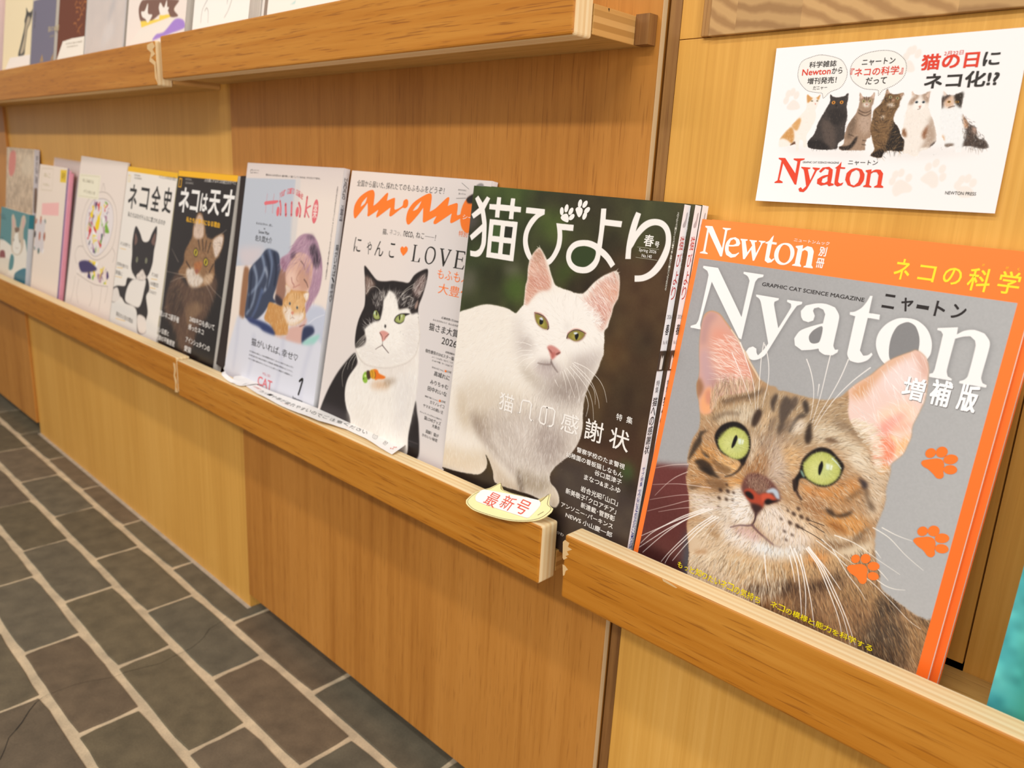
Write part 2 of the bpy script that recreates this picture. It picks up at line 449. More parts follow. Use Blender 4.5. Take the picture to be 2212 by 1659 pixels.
def block_mat():
    """Jointed hardwood blocks, each with its own growth rings."""
    m, nt, b = nt_new('jointed_oak_blocks'); N, L = nt.nodes, nt.links
    tc = N.new('ShaderNodeTexCoord'); sp = N.new('ShaderNodeSeparateXYZ'); L.new(tc.outputs['Object'], sp.inputs[0])
    d = N.new('ShaderNodeMath'); d.operation = 'MULTIPLY'; d.inputs[1].default_value = 1 / 0.047; L.new(sp.outputs[0], d.inputs[0])
    fl = N.new('ShaderNodeMath'); fl.operation = 'FLOOR'; L.new(d.outputs[0], fl.inputs[0])
    wn = N.new('ShaderNodeTexWhiteNoise'); wn.noise_dimensions = '1D'; L.new(fl.outputs[0], wn.inputs['W'])
    off = N.new('ShaderNodeVectorMath'); off.operation = 'SCALE'; off.inputs['Scale'].default_value = 0.8; L.new(wn.outputs['Color'], off.inputs[0])
    ad = N.new('ShaderNodeVectorMath'); ad.operation = 'ADD'; L.new(tc.outputs['Object'], ad.inputs[0]); L.new(off.outputs[0], ad.inputs[1])
    wv = N.new('ShaderNodeTexWave'); wv.wave_type = 'RINGS'; wv.rings_direction = 'Y'; wv.inputs['Scale'].default_value = 30; wv.inputs['Distortion'].default_value = 3.5; wv.inputs['Detail'].default_value = 3; wv.inputs['Detail Scale'].default_value = 1.4
    L.new(ad.outputs[0], wv.inputs['Vector'])
    r = N.new('ShaderNodeValToRGB'); e = r.color_ramp.elements
    e[0].position = 0.1; e[0].color = lin('a87c48'); e[1].position = 0.8; e[1].color = lin('c89c62')
    L.new(wv.outputs['Fac'], r.inputs['Fac'])
    mx = N.new('ShaderNodeMix'); mx.data_type = 'RGBA'; mx.blend_type = 'MULTIPLY'; mx.inputs[0].default_value = 0.3
    gr = N.new('ShaderNodeValToRGB'); gr.color_ramp.elements[0].color = (0.55, 0.5, 0.45, 1); gr.color_ramp.elements[1].color = (1.2, 1.15, 1.1, 1)
    L.new(wn.outputs['Value'], gr.inputs['Fac']); L.new(r.outputs['Color'], mx.inputs[6]); L.new(gr.outputs['Color'], mx.inputs[7])
    L.new(mx.outputs[2], b.inputs['Base Color']); b.inputs['Roughness'].default_value = 0.5
    return m
W_BLOCK = block_mat()

# ---------------------------------------------------------------- floor: grey stone setts in running bond, sandy joints, one long crack
def make_floor():
    r = random.Random(4)
    V, F, K = [], [], []
    def quad(pts, z, c):
        b = len(V); V.extend((x, y, z) for x, y in pts); F.append(tuple(range(b, b + len(pts)))); K.extend([c] * len(pts))
    grout = (0.66, 0.53, 0.355)
    V += [(-6.0, -1.9, -0.0022), (0.9, -1.9, -0.0022), (0.9, 0.03, -0.0022), (-6.0, 0.03, -0.0022)]; F.append((0, 1, 2, 3)); K += [grout] * 4
    hue = [(0.160, 0.131, 0.083), (0.148, 0.126, 0.086), (0.168, 0.130, 0.086), (0.138, 0.122, 0.086), (0.152, 0.124, 0.076), (0.176, 0.130, 0.083)]
    row_top = [0.024] + [-0.0462 - 0.0843 * k for k in range(22)]
    for k in range(22):
        ya = row_top[k] - (0.0055 if k else 0.030); yb = row_top[k + 1] + 0.0055
        if k == 0: ya = 0.026
        ph = -0.6775 if k % 2 == 0 else -0.5695
        for j in range(-25, 7):
            xa = ph + 0.2240 * j + 0.0033 + r.uniform(-.001, .001); xb = ph + 0.2240 * (j + 1) - 0.0033 + r.uniform(-.001, .001)
            if xb < -6.0 or xa > 0.9: continue
            c = np.array(hue[r.randrange(6)]) * r.uniform(0.88, 1.12); c = tuple(c)
            def edge(x0, y0, x1, y1, n):
                return [(x0 + (x1 - x0) * i / n + (r.uniform(-.0007, .0007) if i else 0), y0 + (y1 - y0) * i / n + (r.uniform(-.0007, .0007) if i else 0)) for i in range(n)]
            e = 0.0025
            top = edge(xa + e, yb + 0, xb - e, yb, 7) + edge(xb, yb + e, xb, ya - e, 4) + edge(xb - e, ya, xa + e, ya, 7) + edge(xa, ya - e, xa, yb + e, 4)
            n = len(top); b = len(V); cx, cy = (xa + xb) / 2, (ya + yb) / 2
            V.extend((cx + (x - cx) * 0.984, cy + (y - cy) * 0.965, 0.0) for x, y in top); V.extend((x, y, -0.0024) for x, y in top)
            K.extend([c] * (2 * n)); F.append(tuple(range(b, b + n)))
            for i in range(n): F.append((b + n + i, b + n + (i + 1) % n, b + (i + 1) % n, b + i))
    quad([(-1.7764, -0.0075), (-0.697, -0.0068), (-0.697, 0.0), (-1.7764, 0.0)], 0.0006, (0.50, 0.43, 0.34))
    def crack(pts, w):
        P = np.array(pts)
        for i in range(len(P) - 1):
            d = P[i + 1] - P[i]; nrm = np.array([-d[1], d[0]]) / max(np.hypot(*d), 1e-9) * w * r.uniform(0.6, 1.4) * 0.5
            quad([P[i] - nrm, P[i + 1] - nrm, P[i + 1] + nrm, P[i] + nrm], 0.0002, (0.02, 0.018, 0.016))
    crack([(-0.5828, -0.3723), (-0.5966, -0.3645), (-0.6165, -0.3551), (-0.6263, -0.345), (-0.6361, -0.3361), (-0.6541, -0.3234), (-0.6656, -0.3129), (-0.6711, -0.3038)], 0.0011)
    crack([(-0.6711, -0.3038), (-0.6729, -0.2947), (-0.6727, -0.2809), (-0.6725, -0.2669), (-0.6682, -0.2502), (-0.6605, -0.2344), (-0.6553, -0.2213), (-0.6565, -0.2056), (-0.651, -0.1844), (-0.6453, -0.1627), (-0.6499, -0.1444), (-0.6504, -0.1316), (-0.6526, -0.1179), (-0.6602, -0.1015), (-0.6679, -0.0902), (-0.6831, -0.0753), (-0.6877, -0.0593), (-0.6914, -0.0481), (-0.6967, -0.0383)], 0.00045)
    me = bpy.data.meshes.new('floor'); me.from_pydata(V, [], F); me.update()
    at = me.color_attributes.new('ink', 'FLOAT_COLOR', 'POINT')
    for i, c in enumerate(K): at.data[i].color = (*c, 1)
    m, nt, b = nt_new('stone_setts'); N, L = nt.nodes, nt.links
    a = N.new('ShaderNodeVertexColor'); a.layer_name = 'ink'; tc = N.new('ShaderNodeTexCoord')
    n1 = N.new('ShaderNodeTexNoise'); n1.inputs['Scale'].default_value = 34; n1.inputs['Detail'].default_value = 6; L.new(tc.outputs['Object'], n1.inputs['Vector'])
    n2 = N.new('ShaderNodeTexNoise'); n2.inputs['Scale'].default_value = 420; n2.inputs['Detail'].default_value = 3; L.new(tc.outputs['Object'], n2.inputs['Vector'])
    rp = N.new('ShaderNodeValToRGB'); rp.color_ramp.elements[0].position = 0.3; rp.color_ramp.elements[0].color = (0.72, 0.72, 0.72, 1); rp.color_ramp.elements[1].position = 0.72; rp.color_ramp.elements[1].color = (1.22, 1.2, 1.16, 1)
    L.new(n1.outputs['Fac'], rp.inputs['Fac'])
    rq = N.new('ShaderNodeValToRGB'); rq.color_ramp.elements[0].position = 0.3; rq.color_ramp.elements[0].color = (0.9, 0.9, 0.9, 1); rq.color_ramp.elements[1].position = 0.7; rq.color_ramp.elements[1].color = (1.08, 1.08, 1.08, 1)
    L.new(n2.outputs['Fac'], rq.inputs['Fac'])
    x1 = N.new('ShaderNodeMix'); x1.data_type = 'RGBA'; x1.blend_type = 'MULTIPLY'; x1.inputs[0].default_value = 0.8; L.new(a.outputs['Color'], x1.inputs[6]); L.new(rp.outputs['Color'], x1.inputs[7])
    x2 = N.new('ShaderNodeMix'); x2.data_type = 'RGBA'; x2.blend_type = 'MULTIPLY'; x2.inputs[0].default_value = 1; L.new(x1.outputs[2], x2.inputs[6]); L.new(rq.outputs['Color'], x2.inputs[7])
    L.new(x2.outputs[2], b.inputs['Base Color']); b.inputs['Roughness'].default_value = 0.62; b.inputs['Specular IOR Level'].default_value = 0.3
    bp = N.new('ShaderNodeBump'); bp.inputs['Strength'].default_value = 0.12; bp.inputs['Distance'].default_value = 0.002; L.new(n1.outputs['Fac'], bp.inputs['Height']); L.new(bp.outputs['Normal'], b.inputs['Normal'])
    structure(link('floor', me, m))
make_floor()

# ---------------------------------------------------------------- wall: doors and fixed panels
TOP = 1.35
structure(box('wall_back', (-6.0, 0.03, 0.0), (0.9, 0.05, TOP), M_DARK))
structure(box('wall_left', (-1.7764, 0.0, -0.002), (-0.700, 0.03, TOP), W_PANEL))
structure(box('door_1', (-0.6925, -0.005, 0.028), (-0.0132, 0.0295, TOP), W_DOOR, bevel=0.0007))
structure(box('door_2', (-6.0, -0.006, 0.028), (-1.7785, 0.0295, TOP), W_DOOR, bevel=0.0007))
structure(box('trim_4', (-0.0134, -0.0053, 0.028), (-0.0130, 0.0, TOP), plain('pale_edge_band', 'd8b88a', .5)))
structure(box('trim_1', (-0.0102, 0.0, -0.002), (-0.0004, 0.03, TOP), W_POST))
structure(box('wall_right', (0.0, 0.0, 0.3955), (0.2602, 0.03, 0.7855), W_PANEL, bevel=0.0003))
structure(box('wall_right_side', (0.2612, 0.0, 0.385), (0.9, 0.03, 0.7855), W_PANEL))
structure(box('wall_right_lower', (0.0, 0.0, -0.002), (0.9, 0.03, 0.372), W_PANEL))
structure(box('wall_right_upper', (0.0, 0.0, 0.786), (0.0195, 0.03, TOP), W_PANEL, bevel=0.0002))
structure(box('trim_2', (0.0197, -0.0035, 0.7858), (0.0262, 0.03, TOP), W_STRIP, bevel=0.0006))
structure(box('trim_3', (0.0262, -0.0042, 0.7856), (0.9, 0.03, TOP), W_BLOCK, bevel=0.0006))

# ---------------------------------------------------------------- display trays: a plywood front rail and a bottom board each
def tray(label, x0, x1, rz, bz, wall_y, cleat=False):
    t = thing('display_tray', label, 'shelf', Matrix.Translation((x0, wall_y, bz[0])), 'oak display trays along the wall')
    def loc(lo, hi): return tuple(a - b for a, b in zip(lo, (x0, wall_y, bz[0]))), tuple(a - b for a, b in zip(hi, (x0, wall_y, bz[0])))
    bm = bmesh.new(); lo, hi = loc((x0, -0.0853, rz[0]), (x1, -0.0646, rz[1])); box_bm(bm, lo, hi, 0.0022, 3)
    bm.normal_update()
    for f in bm.faces:
        n = f.normal
        f.material_index = 0 if n.y < -0.6 or n.y > 0.6 else 1
        f.smooth = False
    me = bpy.data.meshes.new('front_rail'); bm.to_mesh(me); bm.free()
    link('front_rail', me, [W_RAIL, M_PLY], t)
    bm = bmesh.new(); lo, hi = loc((x0, -0.0644, bz[0]), (x1, wall_y - 0.0002, bz[1])); box_bm(bm, lo, hi, 0.0006, 2)
    bm.normal_update()
    for f in bm.faces: f.material_index = 1 if abs(f.normal.x) > 0.6 else 0
    me = bpy.data.meshes.new('bottom_board'); bm.to_mesh(me); bm.free()
    link('bottom_board', me, [W_BOARD, M_PLYB], t)
    if cleat:
        lo, hi = loc((x1 + 0.0002, wall_y - 0.010, bz[0]), (x1 + 0.0125, wall_y - 0.0002, bz[1] + 0.001)); box('cleat', lo, hi, W_POST, t)
    return t
T_LL = tray('oak display tray at the far end of the lower row', -4.5, -0.7232, (0.3629, 0.4132), (0.365, 0.3828), 0.0)
T_LM = tray('oak display tray of the lower row with a paper strip on its rail', -0.7197, -0.0285, (0.3591, 0.4106), (0.364, 0.3828), -0.0052)
T_LR = tray('oak display tray of the lower row holding the orange cat magazines', -0.0042, 0.70, (0.3587, 0.4136), (0.371, 0.3912), 0.0)
T_UL = tray('oak display tray at the far end of the upper row', -4.5, -0.7286, (0.7725, 0.8263), (0.776, 0.7965), 0.0)
T_UM = tray('oak display tray of the upper row with a bare plywood end', -0.7113, -0.0300, (0.7788, 0.8302), (0.782, 0.8022), -0.0052, True)
M_BARE = plain('bare_worn_wood', 'dcb680', 0.7)
def worn(t, pts, name='worn_patch', face='y', mat=None):
    """A chipped patch of bare wood on a rail front (x, z) or a board end (y, z)."""
    o = t.location; bm = bmesh.new()
    vs = [bm.verts.new((x - o.x, -0.08535 - o.y, z - o.z) if face == 'y' else (-0.0299 - o.x, x - o.y, z - o.z)) for x, z in pts]
    f = bm.faces.new(vs); f.normal_update()
    r = bmesh.ops.extrude_face_region(bm, geom=[f])
    bmesh.ops.translate(bm, verts=[v for v in r['geom'] if isinstance(v, bmesh.types.BMVert)], vec=(0, 0.0002, 0) if face == 'y' else (-0.0002, 0, 0))
    bmesh.ops.triangulate(bm, faces=bm.faces); bmesh.ops.recalc_face_normals(bm, faces=bm.faces)
    me = bpy.data.meshes.new(name); bm.to_mesh(me); bm.free(); return link(name, me, mat or M_BARE, t)
worn(T_LR, [(-0.0056, 0.4065), (-0.0038, 0.4088), (0.001, 0.408), (-0.0002, 0.4043), (0.0042, 0.4037), (-0.0008, 0.4001), (0.0013, 0.398), (-0.002, 0.3955), (0.0002, 0.395), (-0.0034, 0.3917), (-0.0047, 0.3931)])
worn(T_LR, [(-0.0042, 0.3874), (-0.0019, 0.3875), (0.0016, 0.3853), (-0.0006, 0.3832), (-0.0015, 0.379), (-0.003, 0.378)])
worn(T_LR, [(0.0864, 0.4136), (0.0903, 0.4132), (0.0952, 0.4124), (0.0994, 0.4116), (0.0981, 0.4109), (0.0926, 0.4113), (0.0876, 0.4118)], 'scratch')
worn(T_LL, [(-0.7316, 0.4052), (-0.7252, 0.4051), (-0.7237, 0.3958), (-0.7277, 0.3869), (-0.7223, 0.3801), (-0.7262, 0.3711), (-0.7218, 0.3636), (-0.7312, 0.3618), (-0.7285, 0.3746), (-0.7325, 0.3859), (-0.7294, 0.3946)])
worn(T_UL, [(-0.7517, 0.8224), (-0.7341, 0.8248), (-0.7278, 0.8189), (-0.7356, 0.8158), (-0.7283, 0.8098), (-0.742, 0.8065), (-0.7283, 0.8006), (-0.728, 0.7876), (-0.7262, 0.7744), (-0.7328, 0.7822), (-0.7333, 0.7971), (-0.7476, 0.8026), (-0.741, 0.8124), (-0.7525, 0.8178)])
for p in ([(-0.0488, 0.8016), (-0.0472, 0.8018), (-0.0474, 0.7993)], [(0.0069, 0.8018), (0.0094, 0.7995), (0.0052, 0.7996)], [(0.0023, 0.7906), (0.0045, 0.7908), (0.0035, 0.7881)]): worn(T_UM, p, 'nail_hole', 'x', M_DARK)

# ---------------------------------------------------------------- where each printed thing stands: bottom left corner, turn/lean/roll, height, width
MAGS = {
    'nw': dict(o=(0.0404, -0.0575, 0.392), a=(0.0025, 0.1557, -0.0163), h=0.2711, w=0.2133),
    'by': dict(o=(-0.1823, -0.0612, 0.3838), a=(0.0014, 0.0904, -0.0153), h=0.2904, w=0.2189),
    'an': dict(o=(-0.4014, -0.0635, 0.3838), a=(0.0018, 0.1675, -0.0109), h=0.3004, w=0.2213),
    'hk': dict(o=(-0.634, -0.0615, 0.3838), a=(0.0003, 0.1594, -0.0021), h=0.3025, w=0.2202),
    'n2': dict(o=(-0.8483, -0.0635, 0.3838), a=(0.0008, 0.1789, -0.005), h=0.2871, w=0.1844),
    'n1': dict(o=(-1.0501, -0.064, 0.3838), a=(0.0043, 0.1821, -0.0238), h=0.2877, w=0.1939),
    'cb': dict(o=(-1.2983, -0.0575, 0.3838), a=(0.0056, 0.1778, -0.0315), h=0.3001, w=0.2263),
    'nb': dict(o=(-1.5041, -0.061, 0.3838), a=(0.003, 0.1574, -0.0193), h=0.2778, w=0.169),
    'pb': dict(o=(-1.7545, -0.047, 0.3838), a=(0.0012, 0.1159, -0.0102), h=0.3071, w=0.2028),
    'tb': dict(o=(-1.7518, -0.0605, 0.3838), a=(0.0026, 0.1397, -0.0187), h=0.1759, w=0.2072),
    'u0': dict(o=(-1.7, -0.0575, 0.798), a=(0.0, 0.1396, -0.02), h=0.22, w=0.085),
    'u1': dict(o=(-1.56, -0.0575, 0.798), a=(0.0, 0.1396, -0.02), h=0.21, w=0.1825),
    'u2': dict(o=(-1.372, -0.0575, 0.798), a=(0.0, 0.1396, -0.02), h=0.15, w=0.1295),
    'u3': dict(o=(-1.2245, -0.0575, 0.798), a=(0.0, 0.1396, -0.02), h=0.2, w=0.134),
    'u4': dict(o=(-1.083, -0.0575, 0.798), a=(0.0, 0.1396, -0.02), h=0.21, w=0.157),
    'u5': dict(o=(-0.913, -0.0575, 0.798), a=(0.0, 0.1396, -0.02), h=0.2, w=0.196),
    'u6': dict(o=(-0.692, -0.0575, 0.8038), a=(0.0, 0.1396, -0.02), h=0.19, w=0.145),
    'u7': dict(o=(-0.505, -0.0575, 0.8038), a=(0.0, 0.1396, -0.02), h=0.2, w=0.143),
    'tr': dict(o=(0.2853, -0.0565, 0.392), a=(0.0, 0.1484, 0.0), h=0.2, w=0.17),
}
def place(k, back=0.0, dx=0.0, up=0.0):
    m = MAGS[k]; psi, th, rho = m['a']
    e1 = Vector((math.cos(psi), math.sin(psi), 0)); n0 = Vector((math.sin(psi), -math.cos(psi), 0))
    u = Vector((0, 0, 1)) * math.cos(th) - n0 * math.sin(th); n = e1.cross(u)
    a = e1 * math.cos(rho) + u * math.sin(rho); b = -e1 * math.sin(rho) + u * math.cos(rho)
    o = Vector(m['o']) - n * back + a * dx + b * up
    return Matrix(((a.x, b.x, n.x, o.x), (a.y, b.y, n.y, o.y), (a.z, b.z, n.z, o.z), (0, 0, 0, 1)))
M_PRINT = print_mat('coated_cover_print', 0.34, 0.42)
M_MATT = print_mat('matt_cover_print', 0.55, 0.3)
M_PAGES = pages_mat('page_edges', 'ece4d8')
M_BACK = plain('back_cover_paper', 'e6e0da', 0.5)

def new_art(k, res, base):
    m = MAGS[k]; return Art(m['w'] * 1000, m['h'] * 1000, res, base)

def magazine(k, name, label, cat, art, t, spine=None, spine_art=None, group=None, back=0.0, back_col=None, pages=None, mat=None, inset=0.0006):
    """A bound sheet block: printed front cover, page block, spine strip on side 'R' or 'L', back cover."""
    m = MAGS[k]; w, h = m['w'], m['h']
    r = thing(name, label, cat, place(k, back), group)
    link('front_cover', art.mesh('front_cover'), mat or M_PRINT, r)
    pl = 0.0003 if spine == 'L' else inset; pr = 0.0003 if spine == 'R' else inset
    box('page_block', (pl, inset, -t + 0.0003), (w - pr, h - inset, -0.0002), pages or M_PAGES, r)
    box('back_cover', (0, 0, -t), (w, h, -t + 0.00028), back_col or M_BACK, r)
    if spine_art is not None:
        o = link('spine', spine_art.mesh('spine'), mat or M_PRINT, r)
        if spine == 'R': o.matrix_local = Matrix(((0, 0, 1, w + 0.0001), (0, 1, 0, 0), (-1, 0, 0, 0), (0, 0, 0, 1)))
        else: o.matrix_local = Matrix(((0, 0, -1, -0.0001), (0, 1, 0, 0), (1, 0, 0, -t), (0, 0, 0, 1)))
    return r

def copy_thing(src, mat, label, group=None):
    c = src.copy(); COL.objects.link(c); c.matrix_world = mat; c['label'] = label
    if group: c['group'] = group
    for ch in src.children:
        d = ch.copy(); COL.objects.link(d); d.parent = c
    return c

# ---------------------------------------------------------------- orange-framed cat science magazine: a bengal kitten looking up
def paw(s, pts, toes, col, cut=True):
    """One printed paw print: pad outline and four toe ellipses (x, y, rx, ry, angle)."""
    if cut:
        s.glyph([pts], col, 9)
        for t in toes: s.disc(t[0], t[1], t[2], t[3], col, t[4])
    else:
        s.fill(pts, col, 0.15)
        for t in toes: s.ell(t[0], t[1], t[2], t[3], t[4], col, 0.15)

def art_newton():
    s = new_art('nw', 3.0, 'ff8030')
    s.grad(0, 0, 200, 277, 'ff8c3c', 'fa6c22')
    (lx, ty), (rx, _) = [(4.6, 28.3), (207.1, 28.1)]
    rect = [(lx, ty), (rx, ty), (rx, s.h - 7), (lx, s.h - 7)]
    s.setclip(rect, 0.05); 
    s.clip = np.zeros((s.ny, s.nx)); s.clip[int(ty * s.ry):int((s.h - 7) * s.ry), int(lx * s.rx):int(rx * s.rx)] = 1
    rclip = s.clip.copy()
    s.grad(lx, 60, rx, 120, 'a3a09f', 'b2b0ae')
    s.fill([(-15.4, 189.7), (-2.3, 185.3), (19.1, 180.6), (33.2, 179.4), (58.2, 260.6), (6.8, 282.8)], '6a3430', 2.0)
    s.fill([(-11.2, 207.1), (4.3, 203.3), (43.1, 214.7), (50.2, 244.4), (-2.1, 258.7)], '5c2c28', 5)
    s.fill([(40.4, 227.4), (45.3, 224.2), (55.7, 261.7), (42, 267.6), (40.9, 241.6)], '4a4a50', 3)
    s.fill([(3.3, 248.3), (26, 246.9), (41.7, 251.1), (44, 266.7), (6.8, 282.8)], '40201e', 3)
    s.mottle(0.02, 1.0)
    ear_l = [(18.6, 87.6), (18, 83.5), (17.4, 77.4), (17.3, 71.9), (18, 67.1), (20.4, 64.6), (23.9, 63.4), (29.5, 64.5), (35.2, 68.7), (41.8, 74.1), (48.4, 80), (52.8, 85)]
    top = [(55.1, 86.8), (60.4, 92.8), (66.2, 98.7), (70.3, 103), (74.4, 104.4), (77.8, 105.7), (82, 105.5), (84.2, 107.4), (89.5, 106.9), (97.2, 107.1), (104.2, 107.3), (109.8, 107), (115.2, 106.5), (120.3, 104.7), (125.1, 101.8), (129.1, 96.4), (133.2, 91.1)]
    ear_r = [(139.9, 84.2), (143.9, 78.7), (149.4, 72.2), (155.2, 67.9), (159.4, 65.2), (161.9, 63.6), (165.5, 64.9), (169.1, 68), (171.3, 73.1), (172, 77)]
    right = [(172.6, 81), (173.6, 91), (172.5, 98.5), (170.6, 107.8), (170.7, 110.4), (171.4, 114.9), (170.6, 120.4), (169.5, 126), (166.3, 131.2), (164.3, 134.5), (165.1, 139.6), (164.9, 146.1), (165, 151.5), (166, 154.9), (166.4, 160.7), (165.8, 166.4), (165.1, 172.1), (164.8, 176.1), (165.8, 179.5), (166, 183.9)]
    neck = [(166.8, 185.1), (167.2, 188.8), (170.1, 195.4), (173.7, 202.2), (174.7, 207.3), (177.4, 211.6), (180.8, 212.9), (185.6, 214.6), (189.8, 215.8), (195, 217.5), (201.5, 218.8), (205.2, 218.5), (209.5, 217), (220.1, 253.8), (141, 302.2), (92.7, 308.9)]
    left = [(51.2, 262.3), (46.1, 239.5), (42.1, 228), (39.2, 219.3), (39.6, 212.7), (37.6, 203.7), (34.8, 195.6), (31.3, 188.4), (30.7, 182.1), (30.9, 176.3), (29, 174.3), (28.7, 168.6)]
    left2 = [(28.5, 167.6), (29.6, 157.1), (32.2, 150.6), (32.8, 146.7), (31.9, 140.6), (30, 134.9), (27.7, 128.6), (25.5, 124.7), (23.3, 117.7), (23.9, 112), (23, 105.3), (20.5, 96.5)]
    body = ear_l + top + ear_r + right + neck + left + left2
    # masthead: each letter an outline, with its soft grey surround under it
    N1 = [(8.9, 32.9), (20.8, 32.8), (46.6, 63.8), (46.7, 38.4), (44.5, 35.5), (41, 34.2), (41, 32.8), (56, 32.9), (55.9, 34.4), (52.6, 35.7), (51, 38.9), (50.1, 79), (48, 78.5), (18.2, 43.2), (16.1, 72.7), (16.5, 75.7), (17.9, 78.1), (8.8, 78.3), (8.8, 77), (12.8, 75), (14.1, 71.2), (14.5, 39.2), (12.7, 36), (8.8, 34.3)]
    y1 = [(53.7, 46.9), (70.4, 46.8), (70.4, 48), (67.9, 49.6), (68.1, 51.8), (74.6, 66.5), (80, 51.6), (79.4, 49.1), (76.4, 48.2), (76.4, 46.9), (86.8, 46.6), (86.8, 48.1), (83.8, 49.8), (80.2, 57.8), (70.7, 83.7), (69, 87), (65.4, 90), (61.3, 91.3), (56.9, 90.1), (55.3, 86.9), (56.9, 83.6), (59.7, 82.1), (62.5, 83.1), (63.3, 85.8), (64.7, 87.3), (67.5, 83.2), (70, 78), (58.6, 52.2), (56.6, 49.4), (54, 48.2)]
    a1 = [(88.3, 56.3), (87.2, 52.6), (89.6, 48.6), (95.9, 46.2), (102.3, 45.4), (108.7, 46.7), (112.3, 51), (113, 55.8), (113.3, 70.5), (115, 73.1), (117, 72.5), (116.9, 74.4), (114.2, 76.9), (108.9, 77.5), (105.2, 76), (104.4, 74.5), (99.6, 76.3), (93.7, 77.8), (88.5, 75.5), (87, 71.2), (89.6, 65.6), (96.1, 61.4), (103.4, 58), (103.5, 52), (101.6, 49.3), (98.1, 48.4), (95.5, 49.5), (95.2, 51.2), (97.1, 54.2), (96.8, 57.3), (93.8, 59), (90.2, 58.5)]
    a1b = [(103.7, 60.2), (98.7, 63.1), (96.4, 67.7), (97.9, 71.3), (100.8, 71.9), (104, 69.8)]
    t1 = [(129.8, 35.9), (130.1, 46.6), (136.8, 46.5), (137.1, 49.6), (130.1, 49.7), (130.2, 70.4), (132.9, 73.2), (135.5, 72.3), (137.3, 70.3), (138.2, 71.4), (136, 75.4), (130.9, 78.2), (125.6, 77.9), (123.2, 74.6), (122.8, 70.8), (122.4, 50), (118.8, 49.6), (118.6, 48), (121.4, 47.2), (124.9, 44.2), (127.1, 40.1), (128.3, 36.1)]
    o1 = [(151.4, 46), (158.2, 46.2), (164.8, 50.1), (169.1, 56.8), (170.3, 63.7), (169.1, 68), (167, 73), (162, 76.2), (155.6, 77.7), (147.2, 75.8), (142.2, 71.6), (138.7, 65), (138.5, 58.1), (141.5, 51.8), (146.5, 47.5)]
    o1b = [(152.5, 48.4), (148.4, 51.6), (146.5, 58.2), (146.8, 65.9), (148.9, 72.3), (154.1, 75.4), (158.3, 75), (162.5, 70.4), (163.3, 63.6), (162.1, 56.2), (158.7, 50.2), (155.4, 48.3)]
    n1 = [(170.5, 48.6), (180.9, 46.2), (181.3, 50.4), (184.6, 47.6), (189.5, 46.2), (195, 47.3), (198.4, 51), (199.2, 55.2), (199.1, 71.8), (200.5, 74.9), (202.8, 75.6), (202.8, 77), (188.9, 77.7), (188.9, 76.4), (191.1, 75), (192.3, 72.4), (192.2, 55.2), (191.1, 52), (188.3, 50.1), (184.6, 51.1), (181, 53), (181, 71.9), (182.3, 75.2), (184.7, 76.1), (184.7, 77.2), (172.5, 77.7), (172.3, 75.9), (174, 75), (174.5, 72.4), (174.1, 51.8), (172.7, 50.1), (170.5, 49.8)]
    for g in (N1, y1, a1, t1, o1, n1):
        s.fill([(x + 0.5, y + 0.4) for x, y in g], '6a6767', 1.5, 0.55, True, 0.6)
    for g, hole in ((N1, None), (y1, None), (a1, a1b), (t1, None), (o1, o1b), (n1, None)):
        if hole is None: s.fill(g, 'f5f1ed', 0.1, 1.0, True, 0.6); continue
        hm = s.mask(hole, 0.1); keep = s.clip.copy(); s.clip[hm[2]:hm[3], hm[0]:hm[1]] *= 1 - hm[4]
        s.fill(g, 'f5f1ed', 0.1, 1.0, True, 0.6); s.clip = keep
    s.fill(body, 'b78e66', 0.5)
    H = np.array(body)
    s.setclip(body, 0.35, 0.9, 2); s.clip *= rclip; bclip = s.clip.copy()
    # broad tone areas
    F = lambda p, c, soft=1.5, a=0.9: s.fill(p, c, soft, a)
    F([(31.3, 140.8), (40.5, 133.4), (61.9, 120.5), (81.8, 105), (104, 106.5), (125.1, 101.8), (136.9, 107), (141.8, 116.6), (128.7, 128.6), (114.4, 138.4), (95.8, 158.6), (71.3, 160.2), (43.6, 140.6)], 'b09472', 4)
    F([(44.8, 137.2), (56.9, 126.6), (67.2, 121.6), (73.6, 127.1), (70.2, 134), (56.3, 135.3), (48.2, 140)], 'd9c6ab', 2.5)
    F([(75.9, 126.5), (82.5, 123), (85.7, 126.2), (83.6, 132.7), (78.6, 137.6), (74.9, 135.1)], 'd6b58e', 2)
    F([(97.3, 130.9), (99.9, 124.4), (104.4, 121.4), (107.5, 124.6), (106.9, 129.3), (100.9, 133.3)], 'e6d6c2', 1.8)
    F([(112.7, 124.9), (119.1, 119.2), (133.1, 123.1), (144.5, 126.4), (151, 136.5), (147.4, 143.1), (136.3, 136.5), (126, 134.1), (117.7, 134.2), (114, 135.3)], 'dccbb0', 3)
    F([(138.3, 135.9), (148.6, 132.8), (155.1, 138.5), (158.6, 142.8), (152.2, 145.9), (143.2, 143.3)], 'e6d4ba', 2.5)
    F([(151.5, 145.1), (157.4, 137.7), (164.7, 140.8), (164.7, 151.6), (166.4, 156.4), (163.3, 171.1), (157.4, 167.8), (155.3, 154.7)], 'd9c2a6', 2.5)
    F([(112.7, 163.3), (125, 162.7), (138.8, 155.9), (148.9, 149.2), (150.8, 153), (142.7, 163.5), (130.9, 168.7), (117.6, 169.8)], 'd98f4c', 2.5)
    F([(129.7, 163.4), (145.7, 153.6), (151, 154), (145.9, 163.5), (134.6, 170.3)], 'c4874c', 3)
    F([(116.8, 171.2), (128.9, 169.4), (133.4, 179.2), (126.7, 184), (119.9, 181.8)], 'a8764c', 2.5)
    F([(133.2, 178.2), (150.1, 172.1), (158.7, 173.4), (159.5, 180.8), (149.4, 186.9), (136.9, 184.8)], 'd8944e', 2.5)
